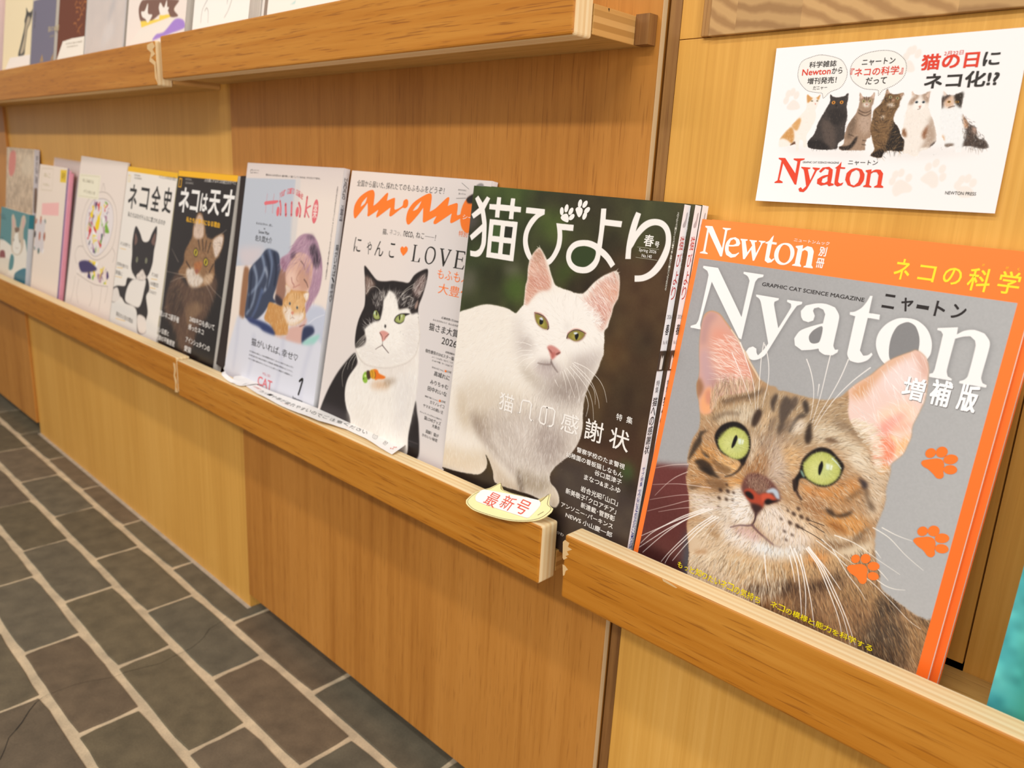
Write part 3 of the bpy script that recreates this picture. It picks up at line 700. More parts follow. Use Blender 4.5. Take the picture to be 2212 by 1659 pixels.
    F([(30.8, 171.4), (37.5, 158), (50.1, 159.3), (62.9, 162.8), (70, 165.5), (67.5, 171.2), (55.6, 171.3), (41.4, 174.5)], 'cf9150', 2.5)
    F([(50.9, 162.8), (60.6, 164.1), (69.6, 163.8), (69.6, 169.3), (62.6, 172.8), (55.4, 170.1)], 'eab676', 2)
    F([(31.4, 177.4), (45.4, 177.5), (59.2, 178.6), (73.5, 172.7), (75.6, 176.3), (67, 183.5), (48.6, 191), (35.8, 190.1)], 'b98552', 2.5)
    F([(62.5, 178.8), (74.7, 172.3), (75.1, 179.5), (68.5, 184.2)], 'd9964e', 1.8)
    # bridge of the nose
    F([(76.1, 145.5), (84.2, 135.4), (93.9, 135.6), (105.3, 141.1), (106.8, 155.1), (100.6, 165.9), (86.4, 170.5), (76.3, 164.8)], 'a98e78', 4)
    F([(89.7, 145.7), (100.3, 142.5), (104.7, 155.8), (104, 167.7), (92.8, 171.4), (87.9, 161.1)], 'cfb7a4', 4, 0.8)
    F([(72.8, 161), (79.2, 150.6), (85.2, 150), (89, 160.7), (86.3, 170), (76.4, 170.8)], 'a57144', 3)
    F([(72.7, 144.7), (76.2, 140.7), (80, 151.5), (76.6, 161), (73.7, 159.5)], 'dcc2a4', 1.5)
    F([(95.6, 142.8), (105.3, 141.1), (110.1, 144.3), (109.6, 154.2), (107, 160.9), (102.5, 156.5)], 'dcae78', 2.5)
    # muzzle, chin and throat
    F([(36.9, 194.9), (55.7, 192.3), (71.3, 179.6), (79.7, 185.3), (86.5, 192.7), (87.5, 199.6), (81.6, 204.3), (70, 209.9), (53.1, 209.8), (39.8, 206.8)], 'e4d6c6', 3)
    F([(70.3, 181.1), (76.8, 181.4), (84, 189.9), (87.3, 196.1), (86.6, 201.2), (77.2, 204.7), (68.8, 196.5)], 'f1e8e0', 2)
    F([(88.8, 194.3), (94, 185.2), (104.1, 181.7), (116.5, 184.3), (123.2, 188.3), (131.4, 193.9), (126.4, 201.7), (113.9, 207.7), (101.6, 206.5), (91.5, 200.6)], 'f0e2d6', 2.5)
    F([(105.7, 183.5), (115.5, 180), (128.6, 186.9), (138.3, 192.4), (131, 197), (115.4, 191.8)], 'e8c398', 3, 0.7)
    F([(64.4, 211.9), (77.9, 207.5), (88.4, 206), (98.6, 209.5), (110.9, 210.1), (126.4, 201.7), (131.3, 203.2), (123.2, 212.3), (107.5, 221.1), (86.6, 225.2), (70.9, 222.1)], 'efe6de', 2.5)
    F([(93.3, 213.4), (111, 210.7), (126.8, 203.3), (126.9, 208.5), (110, 218.9), (98, 220.1)], 'e6ecf0', 3)
    F([(73.1, 209.3), (88, 204.4), (95, 207.2), (95.2, 210.8), (86.7, 212.2)], 'd3a9a0', 2, 0.8)
    F([(41.6, 220.4), (61, 214.5), (76, 221.3), (86.9, 226.4), (90.1, 253.1), (53.3, 269.3)], 'd8c0a2', 3)
    F([(76.6, 227.1), (103.7, 221.1), (124.9, 210.2), (134.3, 201.8), (150.8, 202.1), (157.8, 209.4), (144.1, 219.8), (118.6, 233.1), (85, 248.8)], 'cfa777', 4)
    F([(127.9, 208.4), (135.7, 203), (142.6, 204.2), (137.6, 210.9), (131.3, 212.9)], 'd98f4c', 2.5)
    F([(135.6, 193.2), (152.6, 187.3), (166.5, 184.7), (166.4, 193), (158, 199.2), (144.9, 199.9)], 'e0cdb0', 2.5)
    F([(138.1, 194.5), (150.6, 190.3), (159.5, 183.5), (162.3, 184.1), (151.4, 193.4), (140.4, 199.4)], '7a5636', 1.6)
    F([(96.6, 243.7), (120.8, 229.7), (136.5, 225.4), (150.8, 211.2), (156.7, 213.3), (150.6, 223.9), (142.3, 235.7), (157.3, 252.1), (167, 270.5), (104.4, 302.9)], '6b4a32', 4)
    F([(93.8, 245), (108.9, 237.8), (119.7, 230.2), (127.8, 229.7), (125.3, 236.2), (109.2, 244.4), (97.1, 251)], '3c281e', 2)
    F([(132.4, 227.1), (143.9, 218.7), (150.1, 212.7), (153.5, 213.5), (147.7, 221.1), (137.5, 229.6)], '3a281e', 2)
    F([(149.8, 220.8), (173.6, 210.5), (179.4, 213.5), (176.6, 223.1), (162.6, 229.5), (152.3, 231.2)], 'a57f55', 3)
    F([(142.3, 235.7), (159.4, 226.9), (177.2, 225.6), (178, 239.3), (172.2, 247.7), (156.7, 249.5)], '8d6644', 4)
    F([(176.4, 217.7), (182, 211.9), (189.9, 216), (188.6, 223.2), (182.1, 229), (176.3, 226)], '3a2e26', 2)
    F([(175.9, 230.7), (187.7, 223.6), (197.7, 228.8), (200.9, 242), (198.9, 254), (176.5, 265.6), (170.5, 251.4)], '40342b', 3.5)
    F([(191.3, 222), (201.1, 222.8), (207.5, 218.2), (208.6, 232.7), (207.4, 249.6), (199.1, 242.9), (197.7, 232.6)], '9c744a', 3)
    F([(194.3, 218.4), (204.7, 218.4), (209, 217), (207.6, 222.5), (201.8, 221.9)], '3f3024', 1.8)
    F([(103.9, 248), (118.3, 244.1), (127.9, 242.2), (127, 248.6), (111.2, 252.7)], '9c7048', 2.5)
    # fur, combed outwards from the nose
    guides = [(*p, a) for p, a in zip([(83.5, 162.1), (35.8, 177.1), (45.5, 122.4), (72.4, 115.7), (91.4, 111), (112.3, 118.2), (134.3, 121.5), (156.5, 142), (159.2, 165.3), (159.3, 189.8), (127.7, 182.9), (112.9, 201.3), (82.4, 216.4), (56.1, 230.2), (42, 203.4), (73.7, 240.8), (113.4, 231), (147.9, 216.3), (193.2, 227.2), (185.5, 252.4), (154.2, 268.2), (110.1, 259.4), (38.3, 155.3), (66.8, 181), (102.7, 172.2)], (270, 190, 255, 265, 280, 320, 330, 20, 35, 50, 25, 80, 110, 120, 170, 100, 75, 55, 50, 60, 70, 80, 215, 170, 20))]
    cols_l = ['f3e6d2', 'e3cfb0', 'cfae86', 'b08a62']; cols_d = ['2c211b', '4a382b', '6b513c', '8a6846']
    face = [(21.9, 135.3), (43.2, 112.9), (91.4, 111), (135.1, 100.1), (156.4, 124.1), (165.5, 145.1), (165.1, 178.3), (151.3, 192.9), (116.5, 216.4), (72.2, 234.4), (40.8, 214.5), (28.5, 179.4)]
    s.fur(face, 5200, guides, 4.5, cols_l, 0.62, 14, 11)
    s.fur(face, 2600, guides, 3.6, cols_d, 0.40, 14, 12)
    chest = [(47.1, 240.9), (98.5, 225.4), (144.5, 201.9), (167.1, 186.7), (173.6, 202.4), (193, 215.2), (212, 218.3), (213.3, 256.4), (135.9, 297.6), (54.9, 273.9)]
    s.fur(chest, 4200, guides, 5.5, ['caa06c', 'a57c50', 'd9bd94', '8a6240'], 0.55, 12, 13)
    s.fur(chest, 3600, guides, 5.0, ['241a15', '3c2c22', '54402f'], 0.42, 12, 14)
    s.fur([(46.3, 237.6), (91.1, 223.3), (118, 222.4), (110.2, 245.8), (57.7, 269)], 1500, guides, 7, ['efe2cc', 'd8c3a2'], 0.6, 10, 15)
    # dark tabby marks
    D = lambda p, c='2a201b', soft=0.9, a=0.85: s.fill(p, c, soft, a)
    D([(70.6, 130.3), (73.2, 123), (76.7, 124.5), (76.3, 130.5), (74.3, 135.2), (71.5, 135.7)], '2b1c16')
    D([(109.5, 123.5), (111, 122.5), (112.5, 127.8), (113.6, 131.4), (113.2, 135.5), (111.6, 137.2), (109.4, 134.9), (108.7, 130)], '241914')
    D([(80.8, 115.8), (83, 109.9), (85.1, 111.2), (84.4, 118.3), (84.8, 122.4), (82.5, 120.6)], '3a2e28')
    D([(87.6, 116.4), (89.6, 110.1), (92.7, 110.4), (97.3, 115), (95.7, 120.6), (94, 125.7), (91, 128.3), (88.8, 124.2)], '4a3d36')
    D([(94.1, 111.3), (97.4, 108.1), (99.5, 112.2), (97.3, 117.3), (94.5, 115.7)], '5a4a40')
    D([(102.3, 111.5), (104.6, 109.2), (107.4, 113.6), (107.3, 118.1), (105.4, 117.5)], '2e2522')
    D([(100.2, 122.3), (102.8, 118.7), (106.2, 118.4), (106.1, 120.2), (102.5, 122.3), (99.9, 128.2), (98.7, 133.1), (97.3, 132.4)], '3a302b')
    D([(89.4, 131.7), (91.2, 126.5), (94.4, 127.4), (93.4, 133.5), (91.3, 137)], '4a3c34', 1.2)
    D([(83.6, 132.7), (85.4, 125.1), (87.4, 125.8), (86.1, 133.1), (85.2, 136.9)], '6a5648', 1.2, 0.7)
    D([(93.8, 129.9), (96.9, 123.2), (98.4, 124.5), (96.6, 132), (94.5, 135.5)], '6a5648', 1.2, 0.6)
    D([(44.5, 124.3), (54.8, 118.1), (65.4, 113.7), (71.7, 108.6), (75.4, 108.9), (70.2, 115.5), (58.1, 120.9), (48.3, 126.4)], '5b4736', 1.5, 0.7)
    D([(41.6, 138), (51.3, 130.6), (61.4, 129.1), (60.6, 131.1), (50.7, 133.8), (44, 139.3)], '6a5440', 1.2, 0.6)
    D([(121.9, 130.8), (125.8, 128.8), (131.6, 130.2), (127.6, 131.6), (123.8, 131.9)], '5a3c26', 0.9, 0.8)
    D([(122.9, 116.5), (132.9, 117.6), (141.1, 120.8), (146.4, 125.9), (144.6, 126.9), (137.2, 122.5), (129.4, 120.8)], '7a6450', 1.6, 0.6)
    D([(147.6, 148.5), (153.1, 149.5), (154.4, 152.9), (152.2, 154.7), (149.8, 151.1)], '262028')
    D([(152.7, 154.5), (155.1, 153.7), (156.9, 159.1), (160.8, 162.7), (161.7, 166.3), (158.2, 164.7), (154.9, 159.3)], '5f4a38', 1.2)
    D([(146.2, 160.1), (151, 154), (152, 155.9), (147.8, 162.3), (141.4, 166.8)], '6f5236', 1.2, 0.7)
    D([(132.8, 174.3), (137.1, 173.9), (140.2, 175.6), (145.9, 172.4), (149, 169.7), (149, 171.9), (145.6, 175.4), (139.6, 177.5), (135.1, 176.9)], '2c1d14')
    D([(136.4, 182.7), (140.4, 180.7), (146.2, 182.5), (149, 185.4), (144.8, 185.8), (139.1, 184.6)], '8c5222', 1.4, 0.7)
    D([(153.5, 186.5), (159.7, 177.4), (161.9, 176), (159.7, 181.9), (155.4, 188)], '5a4634', 1.2, 0.6)
    D([(29.8, 167.2), (31.4, 159.1), (34.4, 153.8), (37.2, 156.8), (34.2, 164.7), (30.5, 172.8), (29.1, 173.2)], '33281f')
    D([(33.2, 151.6), (40.5, 147.7), (37.2, 151.1), (35.7, 156.6), (38.1, 163.5), (42.3, 166.6), (46.4, 166.6), (43.2, 164.5), (38.6, 162.7)], '33281f', 0.8, 0.8)
    D([(34.7, 172.8), (40.1, 169.2), (47.4, 170.7), (52.7, 175.9), (57.3, 178.2), (51.4, 178.9), (43.3, 176.4)], '241a14')
    D([(46.6, 167.2), (54.8, 167.8), (64.5, 169.7), (61.4, 173.2), (53.1, 172.1)], '5a3e26', 1.0, 0.6)
    D([(37.9, 175.4), (46.1, 174.7), (50.9, 177.6), (49.1, 178.8), (41.2, 177.5)], '241a14')
    D([(45.3, 183.2), (56.7, 179.4), (63.6, 180.3), (61.1, 186.7), (54.6, 187.7)], '6f4f34', 1.6, 0.7)
    D([(34.5, 190.6), (45, 187.7), (41.6, 190.8), (36.7, 193.7)], '4f3a28', 1, 0.6)
    D([(56.4, 218.1), (62.9, 216.9), (66.4, 220), (62.5, 220.9)], '9a6f44', 1.2, 0.6)
    D([(49.6, 236.2), (58.4, 232.1), (60, 233.3), (51.5, 238)], 'a06a3c', 1.2, 0.6)
    # left ear
    s.setclip(body, 0.3); s.clip *= rclip
    el = ear_l + [(55, 87.5), (59.6, 94.8), (64.1, 103.3), (67.2, 110.9), (52.2, 118.1), (43.8, 121.4), (40.3, 129.7), (38.9, 135), (31, 136.5), (28, 128.5), (25.2, 121), (23.9, 111.3)]
    s.fill(el, 'd9a594', 0.5)
    s.fill([(19.4, 88.1), (17.5, 74.3), (18.5, 66.8), (24, 64), (27.9, 66.3), (24.1, 73.1), (24.1, 87.2)], 'b98f8a', 2.2, 0.9)
    s.fill([(26.8, 78.6), (34.6, 74.7), (46, 80.9), (53.7, 88.9), (60.1, 97.1), (64.1, 105.7), (54.3, 110.4), (45.3, 111.3), (36.5, 102.3)], 'e39b84', 3)
    s.fill([(21, 94.5), (25.4, 89.9), (30.7, 100.5), (39, 112.8), (36.6, 117), (32.1, 118.1), (25.6, 110.9)], 'c7a0a0', 2.5)
    s.fill([(33.3, 111.6), (45.5, 106.4), (56.5, 108.6), (51.4, 114.7), (41.9, 119.4), (37.6, 118)], 'b98a80', 2.5, 0.8)
    s.fill([(28.8, 128.9), (30.3, 122.3), (33.3, 117.2), (36.7, 118.8), (39.2, 125), (38.7, 134.5), (34, 137.6), (30.5, 134.7)], 'f0aa78', 1.2)
    s.fill([(31.6, 121.9), (35, 118.7), (38.9, 125.1), (37.5, 129.2), (34, 128.8)], 'd08a72', 1.2, 0.8)
    s.fill([(23.4, 116.4), (24.5, 112.4), (29.2, 117.6), (29, 122.6), (26.6, 127)], '9a6a48', 1.2, 0.9)
    s.line([(17.4, 69.4), (20.4, 64.7), (23.9, 63.5), (29.6, 64.7), (35.3, 69), (41.8, 74.4), (48.4, 80.3)], 1.1, 1.1, 'c99a72', 0.9, 0.5)
    s.line([(50, 81.3), (55.2, 87.1), (61.3, 93.8), (66.3, 98.9), (69.6, 102.6)], 2.2, 2.0, 'ead2b4', 0.95, 0.5)
    s.line([(41.7, 73.8), (48.3, 79.7), (53.7, 86)], 1.8, 1.6, 'f2e0cc', 0.9, 0.4)
    s.fur([(31.3, 86.3), (46.7, 78.4), (57.6, 91.7), (64.7, 105.5), (55.8, 111.2), (41, 109.8)], 260, [(*p, a) for p, a in zip([(31.8, 88.3), (51.3, 100.9), (52.5, 90.7)], (180, 190, 205))], 8, ['fff2e8', 'f2cfbf', 'f6dccb'], 0.75, 14, 21)
    s.fur([(37.6, 118), (50.3, 110.1), (66.4, 107.5), (71.9, 109.7), (61.1, 117.1), (44.6, 124.9), (40.5, 133.4), (37.7, 132.9)], 700, [(*p, a) for p, a in zip([(39.5, 120.5), (56.9, 109.6), (70.6, 108)], (265, 250, 260))], 6, ['f0dcc0', 'c39f78', '7a604a', 'e0c09a'], 0.6, 12, 22)
    # right ear
    er = ear_r + [(172.6, 81), (173.6, 91), (172.5, 98.5), (170.6, 107.8), (170.7, 110.4), (171.4, 114.9), (170.6, 120.4), (169.5, 126), (166.3, 131.2), (163.8, 135.2), (160.7, 141), (157.4, 139.9), (152.9, 131.5), (150.5, 123.6), (144.8, 119.2), (135.6, 115.8), (132.2, 110.1), (130.7, 101.7), (127.9, 94.2), (123.7, 92.5)]
    s.fill(er, 'efcfc2', 0.5)
    s.fill([(130.7, 95.1), (140.9, 83.1), (150.2, 71.5), (160.3, 65), (162.4, 63.8), (157.6, 69.9), (149.7, 77.9), (142.3, 89.2), (139.3, 98), (132, 100.3)], 'd89a68', 2.2, 0.85)
    s.fill([(161.2, 64.8), (166.7, 65.9), (170.5, 71.2), (171.9, 78.1), (167.2, 78.1), (164.1, 71.1)], 'd9a590', 2, 0.9)
    s.fill([(148.5, 81.3), (156.1, 71.8), (162.3, 69.4), (166.6, 75.7), (167.5, 83.2), (157.2, 88.7), (148.8, 90.8)], 'f0d8d0', 2.5)
    s.fill([(149.8, 105.5), (162.3, 95.9), (171.6, 98.7), (169.9, 107.5), (169.5, 113.9), (162.3, 116.4), (155, 116.9)], 'f6d3b8', 2.2)
    s.fill([(149.7, 120), (153.1, 111), (159.6, 105), (165.6, 101.3), (163.3, 108.2), (160.1, 115.5), (157.8, 118.3), (153.6, 125.9)], 'f0a090', 2.0, 0.9)
    s.fill([(151.5, 123.3), (157.7, 117.8), (162.7, 117.9), (165.6, 121.9), (166, 127.6), (163, 133.8), (159.8, 139.1), (154.8, 135.3)], 'f08f6c', 1.5)
    s.fill([(159.2, 117.9), (163.5, 117.2), (165.9, 121.2), (166.9, 127.3), (165.1, 132.1), (165.1, 127.9), (164.1, 121.8)], 'fbd9b0', 0.9, 0.9)
    s.fill([(165.7, 120.2), (170.5, 114.1), (170.7, 120.9), (169.2, 126.6), (167.4, 129.3)], 'f6b878', 1.5, 0.9)
    s.fill([(157.4, 137.7), (161.4, 135.4), (163.7, 136.8), (161.3, 141.4), (158.3, 141.2)], 'd98f40', 1.2, 0.8)
    s.fill([(159.5, 113), (165, 107.2), (170.5, 107.8), (166.4, 113.2)], 'f2b8a0', 1.2, 0.8)
    s.fur(er, 260, [(*p, a) for p, a in zip([(135.1, 100.1), (149.8, 102.3), (141.2, 89.6)], (40, 35, 60))], 9, ['fffaf5', 'f6e2da'], 0.55, 16, 24)
    s.fur([(134.4, 115), (141.6, 114.2), (151.7, 117.9), (157.4, 137.7), (160.3, 141.2), (154.4, 139.8), (149.3, 129.4), (140.4, 122.7)], 700, [(*p, a) for p, a in zip([(145.2, 118.4), (155.2, 136.5)], (330, 345))], 5, ['f0e0c8', 'd6bc98', 'fbf2e4'], 0.7, 12, 25)
    s.clip = bclip
    # eyes
    def eye(rim, iris, hx, hy, pupil, lid):
        s.fill(rim, '1c1411', 0.5)
        s.fill(iris, 'b2b65c', 0.55)
        I = np.array(iris); c = I.mean(0); k = lambda f, dx=0, dy=0: [tuple(c + (p - c) * f + (dx, dy)) for p in I]
        s.fill(k(0.88, 0.2, 0.5), 'c4c66c', 1.2); s.fill(k(0.62, -1.2, 1.8), 'd4d484', 1.8, 0.8); s.fill(k(0.4, 2.6, 1.2), 'b8c47c', 1.6, 0.6)
        s.fur(k(0.96), 420, [(*tuple(c + (-5, 0)), 180), (*tuple(c + (5, 0)), 0), (*tuple(c + (0, 5)), 90), (*tuple(c + (0, -5)), 270)], 2.4, ['dcdc98', 'a0a454', 'c6cc78'], 0.35, 12, 31)
        s.line(lid, 2.2, 1.6, '1c1411', 0.55, 1.0)
        s.fill(pupil, '0e0d0d', 0.3)
        s.fill([(hx - 1.5, hy - 1.9), (hx + 1.4, hy - 2.2), (hx + 1.8, hy + 1.6), (hx - .4, hy + 2.0)], 'e6f2ee', 0.5, 0.75, False)
        s.fill([(hx + 2.0, hy - 2.0), (hx + 3.0, hy - 1.9), (hx + 3.0, hy + 1.2), (hx + 2.2, hy + 1.5)], 'f4fbfa', 0.35, 0.9, False)
    (h1x, h1y), = [(65.2, 148.7)]
    eye([(46.2, 151.1), (46.9, 145.9), (50.3, 140.6), (56.7, 136.7), (63.1, 136.2), (68.9, 139.1), (72.9, 145.2), (74.3, 152.6), (73.3, 159), (71.7, 164.4), (67.9, 161.9), (61.3, 161.5), (54.4, 160.5), (49.5, 156.9)],
        [(49.6, 153.2), (50.1, 148.1), (53.7, 143.4), (58.7, 139.8), (65.3, 140.1), (70.3, 143.6), (72.5, 149), (72.4, 155), (68.7, 160.1), (62.6, 161.4), (55.5, 159.5), (51.6, 157)], h1x, h1y,
        [(62, 145), (63.3, 146.8), (63, 149.9), (62.4, 152.5), (61, 154.9), (60.3, 153.8), (60.4, 150.1), (60.9, 146.9)], [(49.8, 149.4), (54, 142.1), (59.1, 138.8), (65.7, 139.4)])
    (h2x, h2y), = [(127.7, 147.6)]
    eye([(108.8, 161.7), (110.7, 156.4), (110.9, 148.8), (114.5, 142), (120, 136.9), (126.5, 136.2), (132.8, 139.8), (137.4, 143.4), (137.7, 147.8), (136.2, 153.9), (132, 159.2), (125.9, 161.6), (120.1, 160.9), (115.2, 159.6), (112.1, 161.2), (112.2, 166.4), (110.8, 170.4), (108.7, 166.4)],
        [(112.8, 152.9), (112.5, 148.3), (115.4, 143.5), (120.7, 139.6), (126, 138.8), (131.5, 141.4), (135.3, 145.2), (136.2, 149.4), (134.6, 154.4), (130.7, 158.5), (125.6, 160.2), (119.8, 159.8), (115.2, 157.3)], h2x, h2y,
        [(123.6, 145), (124.8, 147.4), (124.9, 150.2), (124.5, 153.2), (124, 154.6), (123, 153.1), (122.3, 149.3), (122.8, 146.6)], [(112.4, 147.8), (115.6, 142), (120.3, 138.3), (126.9, 137.7)])
    s.fill([(111.2, 155.1), (112.5, 155.3), (114.6, 158.1), (114.7, 159.2), (112.7, 157.5)], '9cc8b4', 0.5, 0.9)
    s.line([(129.4, 141.5), (133.2, 143.7), (136.2, 146.1)], 0.8, 0.5, 'd5e4ea', 0.8, 0.4)
    s.line([(108.9, 163.4), (111, 167.4), (113.4, 171.3), (116.3, 173.7)], 2.6, 1.0, '34221c', 0.9, 0.8)
    s.line([(71.3, 162.7), (69.4, 168.2), (65.3, 173.1), (60.7, 175.9)], 2.2, 0.8, '33231a', 0.8, 0.8)
    # nose and mouth
    s.fill([(73.8, 176.9), (76.5, 169.3), (83.4, 166.5), (92.4, 167.8), (99.6, 172.5), (102.8, 178.6), (98.2, 181.9), (92.9, 185.6), (89.4, 191.7), (87, 191.9), (80.4, 185.7), (75.1, 182)], '6b4038', 1.0)
    s.fill([(77.3, 172.7), (83.8, 168.2), (91.9, 170.9), (92.1, 176.9), (86.5, 179.4), (79.8, 178)], '8a6654', 1.5, 0.9)
    s.fur([(76.5, 171.8), (83.5, 167.1), (91.9, 168.5), (94.2, 175.5), (85.2, 179.2), (77.2, 177.6)], 260, [(*p, a) for p, a in zip([(85.7, 171.3)], (260,))], 2.2, ['c9a890', '4a2e28', 'a9866c'], 0.5, 25, 33)
    s.fill([(76.7, 180.8), (81.1, 178.1), (87.3, 180.3), (90, 178.7), (94.6, 177.2), (99.9, 179), (98.2, 181.9), (93, 180.7), (92.1, 184.7), (92.2, 187.7), (89.4, 189.2), (84, 187.5), (79.7, 185.3)], 'b2452c', 0.7)
    s.fill([(89.6, 179.5), (94.6, 177.2), (98.8, 179.4), (95.4, 180.5), (92.5, 183.9), (90.7, 184)], 'd2573a', 0.7, 0.8)
    s.fill([(77.3, 181.9), (79.8, 180.4), (83.3, 181.7), (84.5, 184.3), (82.2, 185.1), (78.7, 183.8)], '1d0f0d', 0.6)
    s.fill([(92.4, 183.4), (94.3, 180.9), (97.9, 180.8), (102.9, 178.8), (98.3, 182.5), (94.6, 185)], '1d0f0d', 0.6)
    s.fill([(91.9, 176.3), (95.9, 172.6), (99.8, 173.6), (102.1, 178.2), (99.7, 178.4), (96.7, 175.9), (93.3, 177)], 'c3d2df', 0.6, 0.9)
    s.fill([(83.6, 188.3), (88.9, 187), (92.3, 188.2), (90.5, 191.3), (88.9, 194.9), (86.5, 192.7)], '3a221f', 0.9)
    s.line([(88.5, 193.8), (88.7, 198), (87.8, 202)], 1.5, 1.1, '4a302e', 0.9, 0.4)
    s.line([(87.8, 202), (84.7, 203.8), (78.8, 205.7), (72.8, 209.4)], 1.5, 0.8, '7a5f5c', 0.9, 0.5)
    s.line([(87.8, 202.3), (92.6, 205.1), (98.1, 207.3), (104.8, 209.8)], 1.8, 0.8, '74524e', 0.9, 0.6)
    s.line([(98.1, 207.3), (104.8, 209.8), (109.6, 209.7)], 2.2, 0.6, 'a58c80', 0.5, 0.8)
    for p, r_ in zip([(59.4, 186.4), (64.9, 185.4), (69.3, 184.9), (59.7, 192.2), (65.2, 191.3), (69.9, 190.4), (63.1, 181.1), (60.6, 198.5), (115.9, 180.4), (113.7, 184.7), (119, 184.9), (123.3, 185), (112.7, 191.3), (118, 191.7), (121.2, 191.9), (109.4, 183.9), (106.3, 191), (110.5, 198.3), (115.9, 198.7), (112.9, 203.4)], (1.4, 1.5, 1.0, 1.3, 1.2, .8, 1.0, .8, 1.2, 1.5, 1.5, 1.3, 1.4, 1.6, 1.0, .9, .9, 1.0, .9, .9)):
        s.ell(p[0], p[1], r_ * 1.25, r_ * 0.85, 25, '3a261c', 0.6, 0.85)
    s.clip = rclip
    # whiskers
    Wk = lambda p, a=0.95, w=0.75, c='f8f0e8': s.line(p, w * 1.15, w * 0.35, c, a, 0.16)
    for p in ([(30.4, 176.3), (17.7, 180.7), (4.3, 187.3)], [(31, 182), (22.5, 188.7), (15.6, 196.8), (8.4, 207.9)], [(51.8, 187.3), (37.9, 190.1), (24.3, 193.3), (4.7, 200.4)],
              [(53.5, 194.4), (42.8, 195.8), (28.3, 200.8), (4.9, 212.4)], [(51.2, 196.4), (37.2, 201.9), (24.5, 209.6), (4.8, 221.6)], [(61.3, 198.9), (47.3, 203.2), (30.6, 210.4), (14.4, 218.8)]):
        Wk(p, 0.75, 0.6, 'e6cfc4')
    for p in ([(54, 202.1), (39.7, 212.7), (23.3, 225.9), (12.2, 236.7), (4.8, 247.8)], [(56.6, 201.5), (42.5, 212.3), (25.9, 227.6), (13.3, 241.1), (4.1, 251.5)], [(50.2, 203.7), (34.6, 215.2), (20.1, 228.4), (4.2, 241.8)], [(51.9, 205.1), (37.8, 216.6), (22.8, 233.4), (8.2, 253.9)],
              [(57.7, 206.5), (47.4, 218.2), (37.4, 233.1), (29, 247), (25.2, 254.6)], [(60, 206), (49.5, 218.1), (39.1, 233.8), (31.2, 246.8), (28.6, 254.5)], [(62.3, 205.8), (52.2, 217.7), (42.1, 234.6), (34.2, 250.2)]):
        Wk(p)
    for p in ([(65.5, 205.2), (58, 213.1), (53.6, 223.6)], [(63.6, 208.4), (57.7, 220.8), (53.9, 233.8)], [(77.6, 214.5), (71.7, 219.9), (68.2, 227.6)]): Wk(p, 0.6, 0.4)
    for p in ([(45.4, 89.5), (51, 96.7), (56.9, 104.9), (62.7, 113.1), (67.8, 121.4)], [(50, 81.3), (58.1, 93.9), (64.3, 103.8), (68.3, 113), (71.5, 124.1)], [(66.9, 78), (67.3, 87.2), (69.5, 102), (71, 112.3), (72.9, 123.7)],
              [(67.7, 79), (71.8, 86.9), (74.7, 95.6), (76.1, 105.2), (75.9, 114.6), (75.9, 121.7)], [(98.4, 82.9), (102.8, 89.8), (106.5, 98), (108.5, 105.4), (109.5, 114.2), (109.8, 121.4)],
              [(112.9, 77.1), (112.8, 87), (112.8, 103.2), (112.1, 114.6), (111.5, 122.7)], [(124.6, 77.3), (122.6, 89.2), (119.2, 102.2), (115.4, 114.3), (113.1, 123.4)], [(138.8, 79.6), (130.3, 90.2), (122.6, 103), (117, 116.1), (113.7, 127.2)],
              [(110.2, 97.1), (110.9, 104.8)]):
        Wk(p, 0.9, 0.6)
    for p in ([(123.7, 185.2), (134.5, 185.3)], [(124.7, 187.2), (135.5, 189.5)], [(118.3, 191.9), (129.1, 193.6), (136.9, 195.6)]): s.line(p, 0.5, 0.5, '3a2a22', 0.9, 0.15)
    for p in ([(135.3, 194.5), (144.5, 198.3), (158.9, 202.7)], [(131.9, 196.4), (145.1, 201), (154.2, 205.2), (169.7, 208.9), (184.1, 216.4), (195.9, 223.1), (203, 225.2)], [(142.3, 188.9), (155.7, 189.4), (169.7, 193.9), (184.6, 198.1)], [(143.4, 198.2), (155.9, 210.2), (164.8, 216.6), (169.5, 221.3)],
              [(163.4, 175.9), (173.6, 178.6), (185, 185.5), (196.2, 190.6)], [(168.5, 174), (177.3, 175.6), (186.6, 175.8)], [(171.5, 205.9), (178.1, 208), (184, 207.9), (189.5, 206.1)], [(171.6, 199.7), (175.6, 201.9), (179.2, 204.3)], [(168.2, 189.5), (171.9, 192.4)]):
        Wk(p, 0.85, 0.65, 'f4ece0')
    for p in ([(126.9, 204.1), (136.7, 211.9), (147.1, 225.4), (156.3, 238.7), (161.5, 249.5)], [(127.8, 203.2), (139.1, 212.6), (149.8, 225.4), (159.2, 237.3), (167.3, 252.4)], [(128.2, 202.4), (140, 211.7), (152.8, 226.4), (162.2, 238.8), (170.2, 251.6)], [(129.6, 203.6), (142.2, 211.9), (153.8, 221.4)],
              [(116.4, 206.5), (123.8, 217.7), (130.3, 235.2), (134.4, 248.8)], [(119.5, 207), (127.5, 218.6), (133.6, 233.7), (137.2, 250.4)], [(124.1, 209.3), (131.3, 222.9), (138.3, 237.5), (143.7, 252.1)], [(101.1, 219.2), (104.2, 229.5), (108.1, 238.2)], [(117.3, 212.7), (121.6, 221), (124.9, 228.6)]):
        Wk(p, 0.95, 0.85)
    s.clip = None
    # lettering
    white = 'f6f2ee'
    A = lambda *c: [list(x) for x in c]
